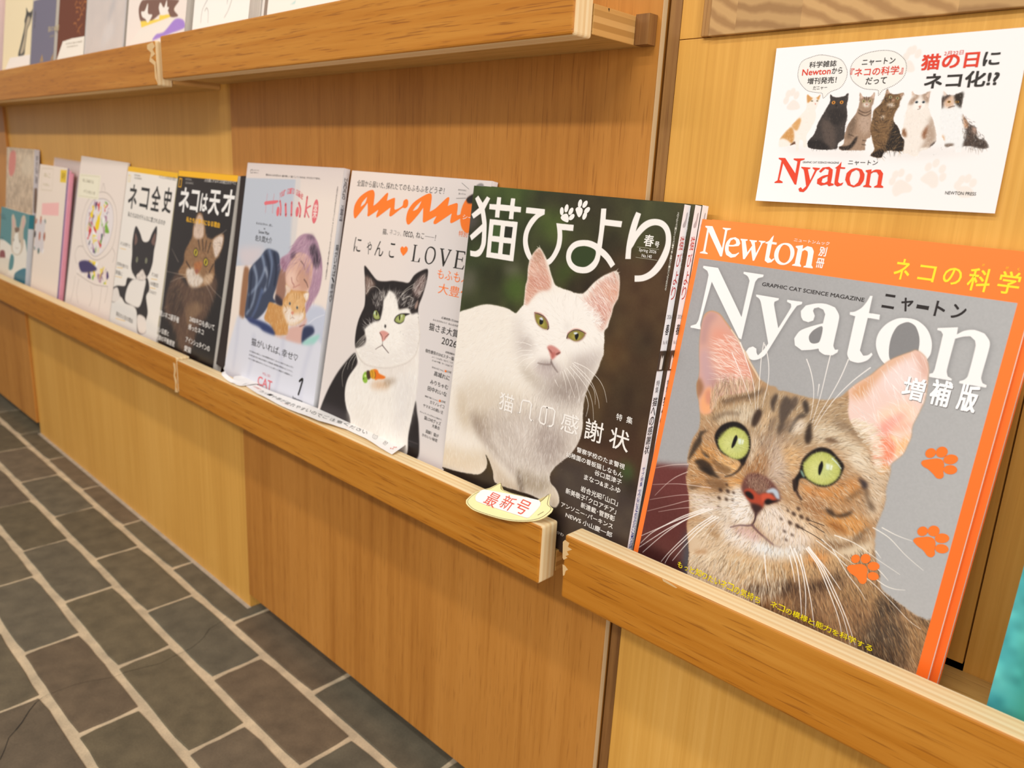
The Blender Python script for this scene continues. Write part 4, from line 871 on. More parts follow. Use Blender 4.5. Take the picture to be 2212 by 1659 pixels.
    s.glyph([[(3.9, 4.5), (9.6, 4.3), (20.6, 18.7), (20.1, 6), (17.9, 5.1), (18, 4.5), (24.4, 4.4), (24.4, 5.2), (21.9, 6), (22, 24.5), (20.6, 24.7), (7.5, 8.5), (8, 22.6), (10.3, 23.6), (10.2, 24.3), (3.9, 24.3), (3.9, 23.6), (6.2, 22.5), (5.8, 6.3), (3.9, 5.4)]], white, 0.5)
    s.glyph([[(25.5, 17), (26.3, 19.9), (29.3, 21.9), (31.9, 21.6), (34.1, 20.1), (34.6, 20.7), (32.3, 23.6), (29, 24.6), (25, 23), (23, 19.1), (23.2, 14.3), (25.4, 11.1), (29.1, 10.1), (32.3, 11.3), (33.9, 14), (33.1, 15.8), (29.4, 16.6)], [(25.6, 15.8), (28.8, 15.5), (30.8, 14.3), (30, 12.4), (28.2, 11.5), (26.2, 12.8)]], white, 0.6)
    s.glyph([[(33.4, 10.7), (38.8, 10.6), (38.8, 11.4), (37.5, 11.9), (40.5, 19.4), (43, 14.4), (41.2, 11.7), (40.2, 11.4), (40.3, 10.7), (45.7, 10.7), (45.8, 11.5), (44.4, 12), (47, 19.2), (49.1, 12.6), (48.5, 11.4), (47.2, 11.2), (47.3, 10.5), (52, 10.4), (52.1, 11.1), (50.2, 12), (46.9, 24.4), (45.8, 24.6), (42.9, 17.3), (39.7, 24.2), (38.4, 24.4), (34.5, 12.2), (33.5, 11.5)]], white, 0.5)
    s.glyph([[(57.1, 5.9), (57, 10.3), (60.3, 10.5), (60.3, 11.9), (57, 11.9), (57.2, 20.8), (59.1, 22.3), (60.7, 20.9), (61.2, 21.7), (59.5, 23.9), (57, 24.7), (54.5, 23.4), (54.3, 21.2), (53.9, 12), (52.2, 11.8), (52.3, 11.1), (54.4, 10), (55.9, 7.3)]], white, 0.6)
    s.glyph([[(65.8, 10.1), (70.1, 10.5), (73.4, 13.8), (74.1, 18.2), (72.3, 22.3), (68.7, 24.5), (64.4, 24.2), (61, 20.9), (60.2, 16.2), (62.1, 12)], [(65.6, 11.3), (63.7, 13.8), (63.3, 18.4), (65.1, 22.1), (68.7, 23.2), (71.1, 20.8), (71.3, 16.3), (69.3, 12.3)]], white, 9)
    s.glyph([[(73.9, 11.2), (78.7, 10.1), (78.9, 12.6), (81.7, 10.4), (84.9, 10.8), (86.6, 13.1), (86.9, 15.5), (87.3, 22.3), (88.5, 23.5), (88.5, 24.2), (82.2, 24.3), (82.2, 23.6), (83.5, 23), (83.3, 15.9), (82.6, 13.8), (80.6, 13), (79, 14.2), (79.3, 22.2), (80.5, 23.6), (80.5, 24.2), (74.2, 24.2), (74.3, 23.6), (75.9, 22.7), (75.7, 13), (74, 11.9)]], white, 0.6)
    s.text('ニュートンムック', [(71.8, 6.2), (95.7, 8.4)], white, 0.01)
    s.text('別', [(90.3, 9.8), (95.0, 15.6)], white, 0.035); s.text('冊', [(90.1, 17.2), (95.1, 23.2)], white, 0.035)
    yel = 'ffe02c'
    for ch, b in zip('ネコの科学', ([(138.8, 11.4), (147.6, 23.6)], [(152.7, 13.5), (161.8, 22.7)], [(166.4, 13.0), (176.0, 22.6)], [(179.7, 11.4), (190.9, 24.3)], [(195.0, 11.3), (205.4, 23.6)])):
        b = [(b[0][0], b[0][1]), (b[1][0], b[1][1])]
        s.text(ch, b, yel, 0.02)
    for ch, b in zip('ががく', ([(184.8, 8.7), (186.1, 10.1)], [(196.7, 8.7), (198.1, 10.2)], [(202.4, 8.7), (203.5, 10.2)])): s.text(ch, b, yel)
    s.text('GRAPHIC CAT SCIENCE MAGAZINE', [(56.5, 37.9), (125.6, 40.4)], '3a3432', 0.02)
    for ch, b in zip('ニャートン', ([(136.7, 33.5), (143.6, 41.8)], [(147.4, 34.0), (153.7, 42.0)], [(156.3, 36.6), (163.0, 38.5)], [(166.6, 33.1), (171.8, 41.8)], [(175.8, 33.4), (182.8, 41.3)])):
        if ch == 'ー': b = [(b[0][0], b[0][1] + 0.2), (b[1][0], b[0][1] + 2.6)]
        s.text(ch, b, '2c2523', 0.03)
    for ch, b in zip('増補版', ([(160.1, 80.0), (172.0, 93.2)], [(175.6, 78.1), (186.2, 92.9)], [(190.7, 77.4), (200.1, 92.6)])):
        s.text(ch, [(x + 0.35, y + 0.35) for x, y in b], '77706e', 0.03); s.text(ch, b, 'fbf9f7', 0.035)
    pads = ([(180.4, 128.7), (180.9, 127), (183.6, 125.4), (186.1, 124.2), (188.7, 123.3), (191, 123.6), (192.4, 125.7), (192.9, 129.7), (193.7, 132.5), (192.7, 134.4), (190.5, 134.8), (188.3, 133.2), (185, 131.2), (182, 130.3)], [(187, 175.4), (187.9, 173.2), (190.8, 171.6), (194.2, 170), (196.9, 170), (198.7, 172.1), (199.2, 176.2), (199.9, 179), (198.7, 181.2), (196.4, 181.3), (193.5, 179), (189.8, 177.5)], [(154.4, 206.3), (155.5, 204), (158.8, 202.2), (161.8, 200.6), (164.7, 200.7), (166.3, 202.5), (166.9, 206.7), (167.4, 209.9), (166.1, 212.2), (163.8, 212.2), (161.1, 209.7), (157.1, 208.6)])
    toes = ([(183.9, 121.4), (189.5, 119.1), (195, 121.9), (196.2, 127.8)], [(190.5, 168), (196.1, 165.7), (201.3, 168.3), (202.6, 174.3)], [(158, 198.6), (163.7, 196.2), (169.2, 199), (170.4, 205.1)])
    for pd, tt, k in zip(pads, toes, (1.0, 1.0, 0.93)):
        paw(s, pd, [(x, y, rx_ * k, ry_ * k, an) for (x, y), (rx_, ry_, an) in zip(tt, ((3.2, 2.55, -60), (3.45, 2.9, -62), (3.9, 2.8, -30), (3.6, 2.7, -22)))], 'f97a2c')
    for body_, b in (('もっと知りたいネコの気持ち', [(38.6, 247.61), (105.8, 252.83)]), ('ネコの模様と能力を科学する', [(112.5, 246.94), (181.0, 251.06)])):
        n = len(body_); (xa, ya), (xb, yb) = b; hh = yb - ya; st = (xb - xa) / n
        yc = (ya + yb) / 2
        for i, ch in enumerate(body_):
            sm = 0.86 if ch in 'もっとりたいのちをする' else 1.0
            hw = (st * 0.92 if ch not in 'っ' else st * 0.6) * sm; h_ = hh * sm * (0.62 if ch == 'っ' else 1.0)
            xm = xa + (i + 0.5) * st
            s.text(ch, [(xm - hw / 2, yc + hh / 2 - h_), (xm + hw / 2, yc + hh / 2)], 'ffe81e', 0.015)
    return s
#TAIL

# ---------------------------------------------------------------- green and brown magazine: a white cat sitting outdoors
def art_white_cat():
    s = new_art('by', 3.0, '3a3122')
    W, H_ = s.w, s.h
    B = lambda p, c, soft=6, a=0.8: s.fill(p, c, soft, a)
    s.grad(20, 40, W - 20, 200, '353d1f', '4a3221')
    B([(-2.9, 1.6), (44.3, -3.5), (77.1, 4.9), (63.3, 14.1), (30.5, 11), (5.1, 12.8)], '4a5a28'); B([(61.9, 5.9), (105.6, 0.2), (146.4, 0), (162.4, 16.4), (109.4, 21.1), (78.7, 14)], '332c1c')
    B([(79.5, 18.3), (108, 13.3), (112.3, 36.9), (102.1, 40.7), (89.8, 33.8)], '4f5f26'); B([(-3.6, 13.4), (18.9, 17.6), (18.6, 41), (2.3, 48.6), (-4.1, 37.3)], '2c2718')
    B([(-11, 22.9), (12, 27.5), (7.4, 36.2), (-4.7, 38.6)], '5c5550', 4); B([(48.3, 65.7), (64, 62.5), (71.6, 69.5), (61.1, 73.8), (50.9, 71.1)], '6e665c', 4, 0.7)
    B([(-10.5, 80.7), (15.5, 74.1), (14.3, 93), (-7.9, 96.4)], '6a625a', 5, 0.6); B([(23.4, 68.9), (45.2, 67.2), (48.2, 84.4), (26.6, 87.6)], '2b2a14')
    B([(61.4, 70.9), (78.7, 74.2), (79.3, 91.2), (61.4, 94.1), (51.9, 86.8)], '4a6222'); B([(115.7, 55.3), (143.3, 54.4), (129, 69.7), (111, 69.6)], '4d6324')
    B([(126.7, 59.7), (159.2, 52.7), (156.6, 73.9), (123.7, 81.7)], '2c1f14'); B([(148.1, 28.3), (171.1, 31), (170.8, 46.1), (150.9, 43.4)], '2b2516', 5); B([(174.6, 0.9), (209.4, -1.6), (219.4, 21), (193.9, 38.3), (174.1, 30.6)], '46492c', 8, 0.7)
    B([(180.2, 30), (204.1, 29.8), (194.2, 39.7), (182.1, 39.7)], '465a26', 4, 0.6); B([(157.8, 45.2), (216.7, 35.6), (227.7, 77.4), (180.5, 80.5)], '4c3320', 9, 0.8)
    B([(173.2, 59.4), (207.8, 49.7), (221.8, 121.7), (177.2, 131.8), (167.3, 96.7)], '523922', 10, 0.7); B([(196.4, 99), (210.5, 93.8), (210.9, 111.4), (195.8, 112)], '2f2519', 7, 0.7); B([(169.3, 106.9), (185.3, 106.4), (183.5, 130.4), (170.4, 130.7)], '6a4a26', 7, 0.6)
    B([(159.7, 141.1), (180, 136.4), (177.5, 159.9), (160.9, 167.2)], '6a4a28', 7, 0.6); B([(173.4, 137.9), (212, 128.9), (210.9, 156.8), (185.2, 163.6)], '3a2a1a', 9, 0.6); B([(161, 187.9), (202.3, 181.8), (200.2, 188.2), (159.1, 197.5)], '3a2418', 5, 0.7)
    B([(157.9, 194.8), (204.2, 191.5), (202.8, 201.8), (153.5, 208.3)], '6b4c36', 5, 0.5)
    B([(135.7, 216.9), (171.7, 205.7), (214.9, 212.3), (220.1, 257.1), (140.6, 288.3)], '4a3f38', 7, 0.9); B([(202, 198), (212.3, 198.8), (210.9, 209), (204.8, 208.7)], '3f6a30', 4, 0.8); B([(206.8, 212.1), (218.1, 208.3), (217.2, 217.3), (207.9, 218.1)], '181410', 5, 0.8)
    B([(-23, 267.2), (35.9, 255.4), (75.3, 252.3), (109.7, 248.7), (147.2, 243.4), (135.9, 285.1), (-11, 342)], '2a211d', 5, 0.9)
    s.mottle(0.05, 9, 3, (1, 1, 0.6)); s.mottle(0.015, 0.9, 4)
    # masthead
    ivory = 'f4ece4'
    O = lambda p, c=ivory: s.fill(p, c, 0.1, 1.0, True, 0.6)
    O([(3.3, 11.2), (7, 8.3), (13.6, 14.2), (18.2, 8.2), (22.5, 9.7), (17.1, 19.5), (21.3, 30.2), (22.9, 40.6), (23.5, 49.3), (21.2, 56.1), (17.6, 60.4), (12.6, 61.9), (5.5, 61.8), (4.5, 57.1), (11.7, 56.9), (16.1, 54.3), (17.9, 49.3), (17.2, 38.8), (4.9, 48.1), (1.8, 44.2), (16.3, 32.4), (12.9, 23.3), (4.2, 28.8), (0.9, 25.2), (9.7, 18.9)])
    O([(31, 8), (35.9, 7.9), (36.1, 13.9), (47.8, 13.8), (47.9, 7.8), (52.9, 7.7), (53, 14.1), (61, 14.2), (61.1, 18.6), (53.1, 18.7), (53.5, 25), (48.1, 25.2), (48.1, 18.7), (36.2, 19), (36.5, 25.1), (31.1, 25.3), (30.8, 19), (22.8, 19), (22.5, 14.5), (31, 14.2)]); 
    for q in ([(25, 27.3), (59.1, 26.8), (59.7, 60.1), (26, 60.5)],): s.fill(q, ivory, 0.1, 1, False)
    m_ = '46552a'
    for q, c in (([(30.5, 31.8), (39.5, 31.6), (39.7, 41), (30.8, 41.3)], '42552a'), ([(44.8, 31.7), (54.2, 31.5), (54.2, 40.9), (45.1, 41.1)], '2a2a1e'), ([(30.6, 46.1), (39.9, 45.9), (40.2, 55.6), (31.1, 55.8)], '3a4a24'), ([(45.1, 45.9), (54.3, 45.6), (54.5, 55.4), (45.5, 55.5)], '33391f')): s.fill(q, c, 0.1, 1, False)
    O([(67, 13.9), (88, 13.8), (88.4, 18), (82.3, 21.4), (76.6, 27.9), (73.5, 34.3), (73.4, 41), (75.8, 46.9), (80.3, 53.1), (83.2, 56.1), (79.7, 58), (75.2, 54.9), (70.7, 49.2), (68.2, 42.7), (67.8, 36), (69.6, 29.7), (73.5, 23.2), (78.7, 18.5), (67.2, 18.6)])
    O([(102.3, 23.8), (120.8, 23.5), (121, 28.3), (109.3, 28.5), (110.7, 34.9), (110.4, 42.5), (107.4, 49.8), (103.4, 55.5), (100.1, 58), (88.7, 61.5), (92.3, 56.1), (98.5, 53.4), (102.2, 49.4), (105.3, 42), (105.6, 34.9), (104.3, 29.1)])
    O([(145.8, 8.7), (150.7, 8.3), (151.5, 16.4), (167.4, 16.4), (167.2, 20.9), (151.5, 20.9), (151.8, 37.1), (151.8, 38.2), (156.2, 40.2), (161.4, 43.7), (166.8, 48.9), (163.3, 52.2), (157.5, 47), (151.7, 43.6), (151.2, 48.6), (148.3, 54.2), (143, 58.3), (136.5, 59.9), (129.5, 59.8), (122.7, 57), (118.7, 52.6), (117.3, 48), (118, 43.1), (121.4, 38.4), (126.4, 35.5), (133.1, 34.1), (140.5, 34), (146.9, 35.5), (147, 26.3)])
    s.fill([(146.5, 41.4), (142.1, 39.3), (136.6, 38.6), (132.6, 38.9), (127.3, 40.4), (123.7, 43.5), (122.4, 47.9), (124.2, 52), (128.6, 54.6), (134.2, 55.2), (139.5, 54.1), (144.2, 50.5), (146.5, 46.6)], '33401f', 0.12)
    O([(178.8, 8.5), (183.3, 9.5), (182.1, 16), (181, 22.7), (185, 17.2), (190.3, 13.5), (196.6, 12.1), (203.1, 12.8), (208.3, 16), (211.5, 20.9), (212.9, 26.5), (212.9, 33.6), (210.9, 41.1), (207.1, 48.4), (201.7, 54), (194.7, 57.8), (187, 59.4), (186.2, 54.8), (192.7, 53.6), (198.6, 50), (203.3, 44), (206.6, 36.8), (208.4, 29.8), (208, 24.6), (206.3, 20.4), (202.8, 17.4), (198, 16.5), (193, 17.9), (188.3, 21.5), (183.9, 27.1), (180.9, 33.4), (179.6, 36), (180.4, 43.2), (175.4, 43.8), (174.7, 33.6), (175.3, 23.5), (176.7, 15)])
    # the cat
    ear_l = [(78.2, 95.1), (78, 86.5), (77.6, 78.6), (78.7, 72.8), (77.8, 64.4), (78.2, 58.1)] + [(78.6, 56.1), (81.5, 50.7), (84.6, 47), (87.7, 45.3), (91.6, 47.9), (96.2, 52.8), (100.1, 57.9), (103.4, 64)]
    head_t = [(108.1, 70.8), (110.3, 73.2), (114.2, 74.3), (120.8, 75.2), (126.6, 75.7), (131, 76.4), (135.8, 76.2), (140.5, 75.3)]
    ear_r = [(144.5, 71.2), (150.1, 64.8), (157, 59.4), (164.1, 55.6), (168.9, 53.8), (172, 56.5), (173.7, 62.4), (174.3, 68.5), (174.1, 74.2), (171.4, 80.3), (170.6, 86.7), (169.2, 92.7), (168.7, 97), (166.3, 100.1)]
    head_r = [(166.3, 103.2), (167.3, 107.3), (167.7, 112.5), (168.5, 118.8), (167.2, 123.9), (166.3, 128.3)]
    body_r = [(165.3, 132), (161.1, 141.1), (157.8, 150.8), (156.5, 160.1), (157.1, 168.3), (158.2, 176.4)] + [(158.2, 174.4), (158.9, 182.5), (157.8, 190.6), (155.4, 198), (150.2, 206.8), (144.4, 212.9), (136.6, 221.6), (132.5, 229.8), (134.4, 236.1), (139.7, 238.8), (143.9, 242.4), (146.3, 249.1), (142.7, 255.4), (131.2, 254.4), (114.6, 253.7), (99.4, 255)] + [(71.7, 256.7), (66.8, 247.1), (59.9, 238.2), (54.9, 234.9), (58.3, 241.9), (57.2, 248.6), (49.6, 255.9), (36.5, 259.3), (19.5, 262.3), (-0.8, 264.5), (-42.5, 268), (-49.6, 223)]
    body_l = [(-30.1, 152.6), (-15.8, 135.2), (-8.6, 121.2), (-0.2, 114.2), (12.4, 109), (24.9, 103.9), (35.3, 101.3), (47.9, 100.5), (60.5, 101), (70, 103.4), (72.6, 101.1), (77.6, 95.2)]
    body = ear_l + head_t + ear_r + head_r + body_r + body_l
    for (x, y, dx, dy) in ((0, 0, 0, 0),): s.fill(body, 'efe4d6', 0.5)
    s.setclip(body, 0.35, 0.7, 6); cl = s.clip.copy()
    F = lambda p, c, soft=3, a=0.85: s.fill(p, c, soft, a)
    s.fill(body, 'f2e8db', 0.5)
    F([(71.2, 104.3), (82.7, 90.8), (108.9, 78.3), (135.1, 75), (162.7, 87.1), (167.3, 102.8), (167.9, 119.3), (154.4, 132.4), (131.4, 127), (119.4, 136.5), (98.9, 138.1), (81.8, 130)], 'f8f0e7', 5)
    F([(70.6, 106.6), (78, 108.9), (84.1, 120.8), (95, 127.3), (90.6, 135.5), (82.1, 143.2), (74, 131.6)], 'd8ccc2', 5, 0.8)
    F([(83.1, 121), (92.4, 123.5), (95.3, 128.7), (88, 131.7), (79.8, 130.4)], 'b3a49c', 4, 0.7)
    F([(141.1, 126.3), (156.4, 120.4), (168, 115.3), (168.4, 121.9), (159.9, 134.5), (146.6, 137.5), (135.2, 133.1)], 'bfb1a9', 4.5, 0.85)
    F([(101, 139.1), (116.8, 137.1), (129, 138.7), (128.5, 145.8), (120.5, 152.7), (107.9, 150.6), (98.5, 146.9)], 'c8b8b2', 3.5, 0.9)
    F([(103.9, 139.2), (116.6, 136.4), (122.7, 139.4), (115.6, 140.9), (106.2, 141.6)], '8d7b76', 2.5, 0.8)
    F([(82.3, 144.6), (97.8, 148.5), (111.6, 155.5), (104.8, 160), (89.1, 154.9)], 'b5a593', 4, 0.7)
    F([(102.9, 160.5), (120.4, 152), (138.8, 142.8), (158.8, 133.4), (156.4, 152.5), (155.2, 164.6), (134.5, 168.5), (110.9, 167.3)], 'a4948a', 7, 0.9)
    F([(122.4, 152.9), (144, 142.3), (155.6, 138.9), (150.3, 157.5), (128.8, 162.8)], '9c8c82', 6, 0.7)
    F([(12.8, 179.6), (44.9, 169.7), (86.7, 169.5), (107.5, 175.4), (100.7, 192), (64, 217.6), (18.6, 214.4)], 'd9c9b4', 8, 0.8)
    F([(11.2, 184), (19.2, 190.1), (29.7, 211.4), (25.5, 220.6), (11.7, 208.1)], 'cdb99e', 4, 0.6); F([(31.4, 201.3), (49.8, 198.1), (62, 206.5), (55.2, 216.9), (39.6, 216.7)], 'b09c86', 4, 0.7)
    F([(29.5, 203.8), (45.8, 207.4), (70.9, 226.9), (97.6, 237.3), (117.8, 238.4), (98.7, 243.1), (65.3, 231.8), (41.2, 219.8)], 'a08d7e', 3.5, 0.75)
    F([(49.2, 201.7), (88.7, 186.6), (135.3, 178.6), (157.5, 182.5), (156.7, 196.9), (142.7, 219.2), (117.1, 234.8), (86, 229.3), (62.9, 218.3)], 'bfb0a4', 8, 0.85)
    F([(113.7, 188.8), (132.7, 189.5), (144.6, 204.1), (129.5, 223.4), (112.7, 209.9)], 'a29188', 6, 0.75); F([(80.7, 199.4), (100, 194.1), (108, 211.3), (88.9, 216.9)], 'dccfc4', 6, 0.7)
    F([(-1.7, 243.7), (27.5, 240), (50.4, 234.7), (58.3, 241.9), (53.6, 253), (25.3, 262), (-0.8, 264.5)], 'dccab0', 5, 0.9)
    F([(50.4, 234.7), (59.1, 233.7), (78, 243.5), (100.2, 251.9), (107.6, 264.8), (83.2, 273.4), (71.7, 256.7)], 'cdbaa2', 4, 0.9)
    F([(97.4, 235.8), (117.2, 235.5), (133.8, 231.6), (137.4, 240.8), (120.1, 251.2), (99.6, 248.2)], 'a8967f', 4, 0.9)
    F([(135.1, 238.6), (143, 241.1), (146.7, 251), (140.2, 256.3), (132.2, 248.6)], 'd5c4ae', 2.5, 0.9)
    F([(95.7, 237.9), (102.8, 243.3), (107.2, 257.2), (100.5, 253.3)], '6f5f50', 2, 0.8)
    gd = [(*p, a) for p, a in zip([(107.5, 113.6), (162.7, 95.8), (131.3, 79), (85.9, 141.9), (163.6, 125.2), (122.9, 141.8), (78.1, 193.4), (108.9, 209.9), (148.4, 198.3), (57.2, 242.7), (20.2, 208.9), (-2.3, 152), (164.5, 155.1), (107, 261)], (190, 20, 270, 150, 50, 90, 60, 95, 75, 60, 100, 160, 95, 85))]
    s.fur(body, 5200, gd, 5.5, ['fdf7ef', 'efe3d5', 'd3c4b6', 'fffaf3'], 0.35, 16, 41)
    s.fur([(64.2, 180.1), (164.5, 155.1), (162.3, 194.2), (139.5, 233.2), (92.1, 240.3), (47, 219.3)], 2600, gd, 6, ['ece0d6', 'a8988c', 'c9bab0', 'f6ede4'], 0.5, 12, 42)
    # ears
    s.setclip(body, 0.35); s.clip *= 1
    il = [(79.2, 92.1), (78.5, 81.3), (79.9, 73.7), (79, 62.5), (81.1, 56.7)] + [(84.2, 48.8), (88.3, 46.6), (92.9, 51), (97.9, 58.1), (102.2, 65.3)] + [(104.4, 69.1), (105.1, 76.8), (95.9, 79.8), (90.5, 83.5), (86, 88.7), (82.3, 93.9)]
    F(il, 'd9a58e', 1.2, 0.9); F([(79.8, 71.5), (89, 66.8), (100.1, 69.7), (104.2, 75.8), (93.9, 77.3), (83.7, 80)], 'cd8f7c', 3, 0.8); F([(83.4, 48.8), (88.2, 46.1), (92.9, 51), (88.5, 56), (82.5, 56.8)], 'a98368', 2.5, 0.7)
    s.fur(il, 420, [(*p, a) for p, a in zip([(84, 70.7), (93.6, 65.5)], (200, 215))], 7, ['f3d3c2', 'b8765f', 'f8e4d8', 'c98a74'], 0.55, 14, 43)
    ir = [(143.1, 81.8), (146.6, 74.8), (153.6, 65.9), (162.3, 59.4), (168.9, 57), (172.2, 61.1), (173.6, 68.6), (172.9, 74.9), (170.1, 80.5), (170, 86.8), (167.4, 93.5), (165.8, 99.1), (162.2, 100.8), (157.3, 96.4), (155.7, 91.4), (147.2, 85.4)]
    F(ir, 'dba996', 1.4, 0.9); F([(159.9, 67.6), (170.6, 62.9), (173.4, 70.7), (169.7, 78), (163.1, 74.4)], 'd9997c', 3, 0.8); F([(163.1, 57.2), (169, 54.4), (171.9, 59.6), (166.6, 61.9)], 'b99886', 2.5, 0.7); F([(146, 79.2), (160.7, 78.9), (169.4, 83.8), (162.2, 87.1), (148.3, 84.1)], 'c98577', 3, 0.7)
    F([(158.7, 93), (164.4, 91.4), (163.6, 94.2), (159.1, 95)], '8f5048', 1.2, 0.7)
    s.fur(ir, 520, [(*p, a) for p, a in zip([(154.3, 75.4), (165.1, 84.5), (157.6, 93.1)], (215, 225, 210))], 8, ['fbeadf', 'efcdbd', 'fff6ee', 'c48474'], 0.6, 14, 44)
    s.fur([(141.1, 82.1), (152.1, 86.7), (160, 92.7), (160.1, 100.7), (150.2, 94.5), (142.2, 88.3)], 300, [(*p, a) for p, a in zip([(153.1, 93.9)], (330,))], 5, ['fffaf4', 'f3e8dd'], 0.6, 18, 45)
    s.clip = cl
    # face
    P2 = lambda p, c, soft=0.4, a=1: s.fill(p, c, soft, a)
    for out, iris, pup, gl in (([(91.7, 99.1), (96.4, 99.2), (102.7, 100.6), (107.5, 104.3), (109.4, 109), (108.2, 110.4), (102.9, 110.5), (97.2, 108.4), (93.5, 104.5)], [(92.9, 100.2), (97.3, 100.4), (102.9, 101.7), (106.5, 105), (108, 109.3), (105.2, 110.3), (99.7, 109.1), (94.9, 106)], [(99.3, 102.9), (102, 103), (102.5, 105.8), (100.9, 107.5), (99, 107.5), (98.3, 104.8)], [(97.7, 102.6), (100.6, 101.6), (102.1, 103.6), (99.5, 103.7)]),
                               ([(130, 113.5), (131, 109.4), (135.1, 106.2), (139.7, 104.8), (144.7, 105.2), (148.3, 106.1), (147.2, 109.6), (143.3, 113.1), (138.7, 114.3), (133.5, 113.3)], [(130.9, 111.9), (132.3, 108.6), (135.8, 106.3), (140.5, 105.3), (145.5, 105.8), (147.2, 107.1), (145, 110.8), (141.3, 113.2), (136.5, 113.9)], [(138.3, 108.6), (140.9, 107.5), (141.7, 109.6), (140.2, 112.9), (138.6, 111.8), (137.8, 109.8)], [(136.1, 107.9), (138.7, 106.9), (140.5, 107.3), (138, 108.9)])):
        P2(out, '8b5c4a', 0.7); P2(iris, '8d8139', 0.3); I = np.array(iris); c = I.mean(0)
        s.fill([tuple(c + (p - c) * 0.6 + (0, 1.0)) for p in I], 'b0a24c', 0.9, 0.8); s.line(out[:6], 0.9, 0.7, '2a1c16', 0.8, 0.3)
        P2(pup, '16130f', 0.25); P2(gl, 'dfe6f0', 0.3, 0.95)
    for q in ([(91.7, 99.1), (98.5, 98.5), (104.7, 101.4), (108.9, 106.3)], [(130, 109.6), (135.5, 105), (142.4, 104), (149, 106)]): s.line(q, 0.9, 0.7, 'e0a090', 0.7, 0.5)
    P2([(110.4, 124.6), (114.1, 122.5), (120.2, 123.2), (125.7, 126), (122.7, 128.9), (119, 133.1), (117, 134.1), (115.1, 131.1), (112.8, 127.6)], 'd08a80', 0.7); P2([(111.7, 125.5), (115.7, 127), (117.6, 129.4), (115.3, 128.7)], '96564c', 0.4, 0.9); P2([(120.4, 128.8), (123.7, 126.4), (125.7, 126.3), (122.7, 128.9)], '7a423a', 0.4, 0.9)
    P2([(116, 128.6), (120.2, 127.7), (118.2, 132.7)], 'b8665c', 0.6, 0.8)
    s.line([(116.7, 134.3), (117.1, 137.8), (110.6, 139.5), (103.1, 140.1)], 1.2, 0.8, '84716a', 0.8, 0.8); s.line([(117.1, 136.3), (120.9, 139.7), (125.2, 142.7)], 1.6, 1.0, '7c6a64', 0.8, 0.8)
    F([(126.5, 102), (130.8, 102.3), (130.1, 106.3), (126.5, 106.4)], 'cfc3bb', 2.5, 0.6)
    s.clip = None
    for q in ([(93, 127), (84.1, 126.3), (73.8, 127.6)], [(94.7, 131), (82.4, 133.5), (73.2, 138.4)], [(96.2, 133.6), (84.1, 137.6), (72.2, 144.6)], [(96.7, 136.4), (86.6, 140.7), (79.1, 149)], [(98.9, 138.1), (93.1, 143.7), (89.2, 149.7)],
              [(141.1, 131.1), (154.5, 133), (167.5, 138.9), (174.6, 146), (178.8, 155.1)], [(139.5, 132.2), (153.7, 138), (163.6, 145.3), (170.6, 155.8), (172.5, 161.5)], [(137.4, 135.4), (149.3, 142.4), (159.4, 150.4), (165.6, 160.5), (168.6, 172.2)], [(134.2, 137.5), (144.5, 144.9), (149.5, 152.8), (152.6, 162.5)],
              [(131.9, 139.4), (138.8, 147.7), (147.1, 159.3)], [(130.4, 141.2), (135.7, 150.5), (137.4, 157.2)], [(140.7, 134), (156.2, 142.2), (165.1, 149), (167.9, 159.3)], [(157.6, 154.3), (161.5, 161.6), (160.8, 171.5)], [(123.7, 149.8), (128.2, 154.4)]):
        s.line(q, 0.62, 0.25, 'fbf3ea', 0.85, 0.15)
    for q in ([(88.1, 45.5), (87.2, 43.4)], [(87, 45.7), (84.6, 44.5)], [(168.5, 54.1), (170.3, 51.8)], [(170, 55.4), (172.3, 54.1)]): s.line(q, 0.7, 0.2, 'e8dccb', 0.8, 0.3)
    # printed words
    iv = 'f6efe7'
    paws = (([(106.3, 19.1), (107.5, 16.9), (111.5, 15.4), (113.5, 16.4), (114.9, 19.4), (114.5, 21.9), (112, 21.9), (108.2, 20.8)], [(106.5, 13.9), (111, 11.3), (116, 13.2), (117.6, 17.6)], ((-10), 5, 30, 50)),
            ([(120.5, 11.1), (122.3, 9.5), (125.4, 9.4), (127.7, 11), (127.6, 14.2), (125.8, 16.9), (124, 16.6), (121.7, 13.6)], [(124.2, 6.5), (129.3, 6.7), (132.2, 11.1), (130.6, 15.5)], (5, 35, 50, 20)))
    for pd, tt, an in paws:
        s.glyph([pd], iv, 9)
        for (x, y), a_ in zip(tt, an): s.disc(x, y, 2.0, 3.2, iv, a_)
    s.text('春', [(189.8, 23.9), (198.2, 32.3)], iv, 0.02); s.text('号', [(199.6, 28.0), (203.4, 32.1)], iv, 0.03)
    s.text('Spring 2026', [(186.6, 34.31), (202.0, 37.29)], iv); s.text('No.140', [(189.8, 38.16), (198.7, 40.57)], iv)
    s.pen([(184.6, 33.7), (204, 33.4)], 0.25, 'b9b49c', False); s.pen([(184.6, 41.4), (204, 41.3)], 0.25, 'b9b49c', False)
    (xa, ya), (xb, yb) = [(215.9, 5.8), (215.3, 61.9)]; s.text('2026年4月1日発行(年4回1･4･7･10月の1日発行)第26巻第2号', [(xa - 1.6, ya), (xa, yb)], 'cfc8b8', 0, vertical=True)
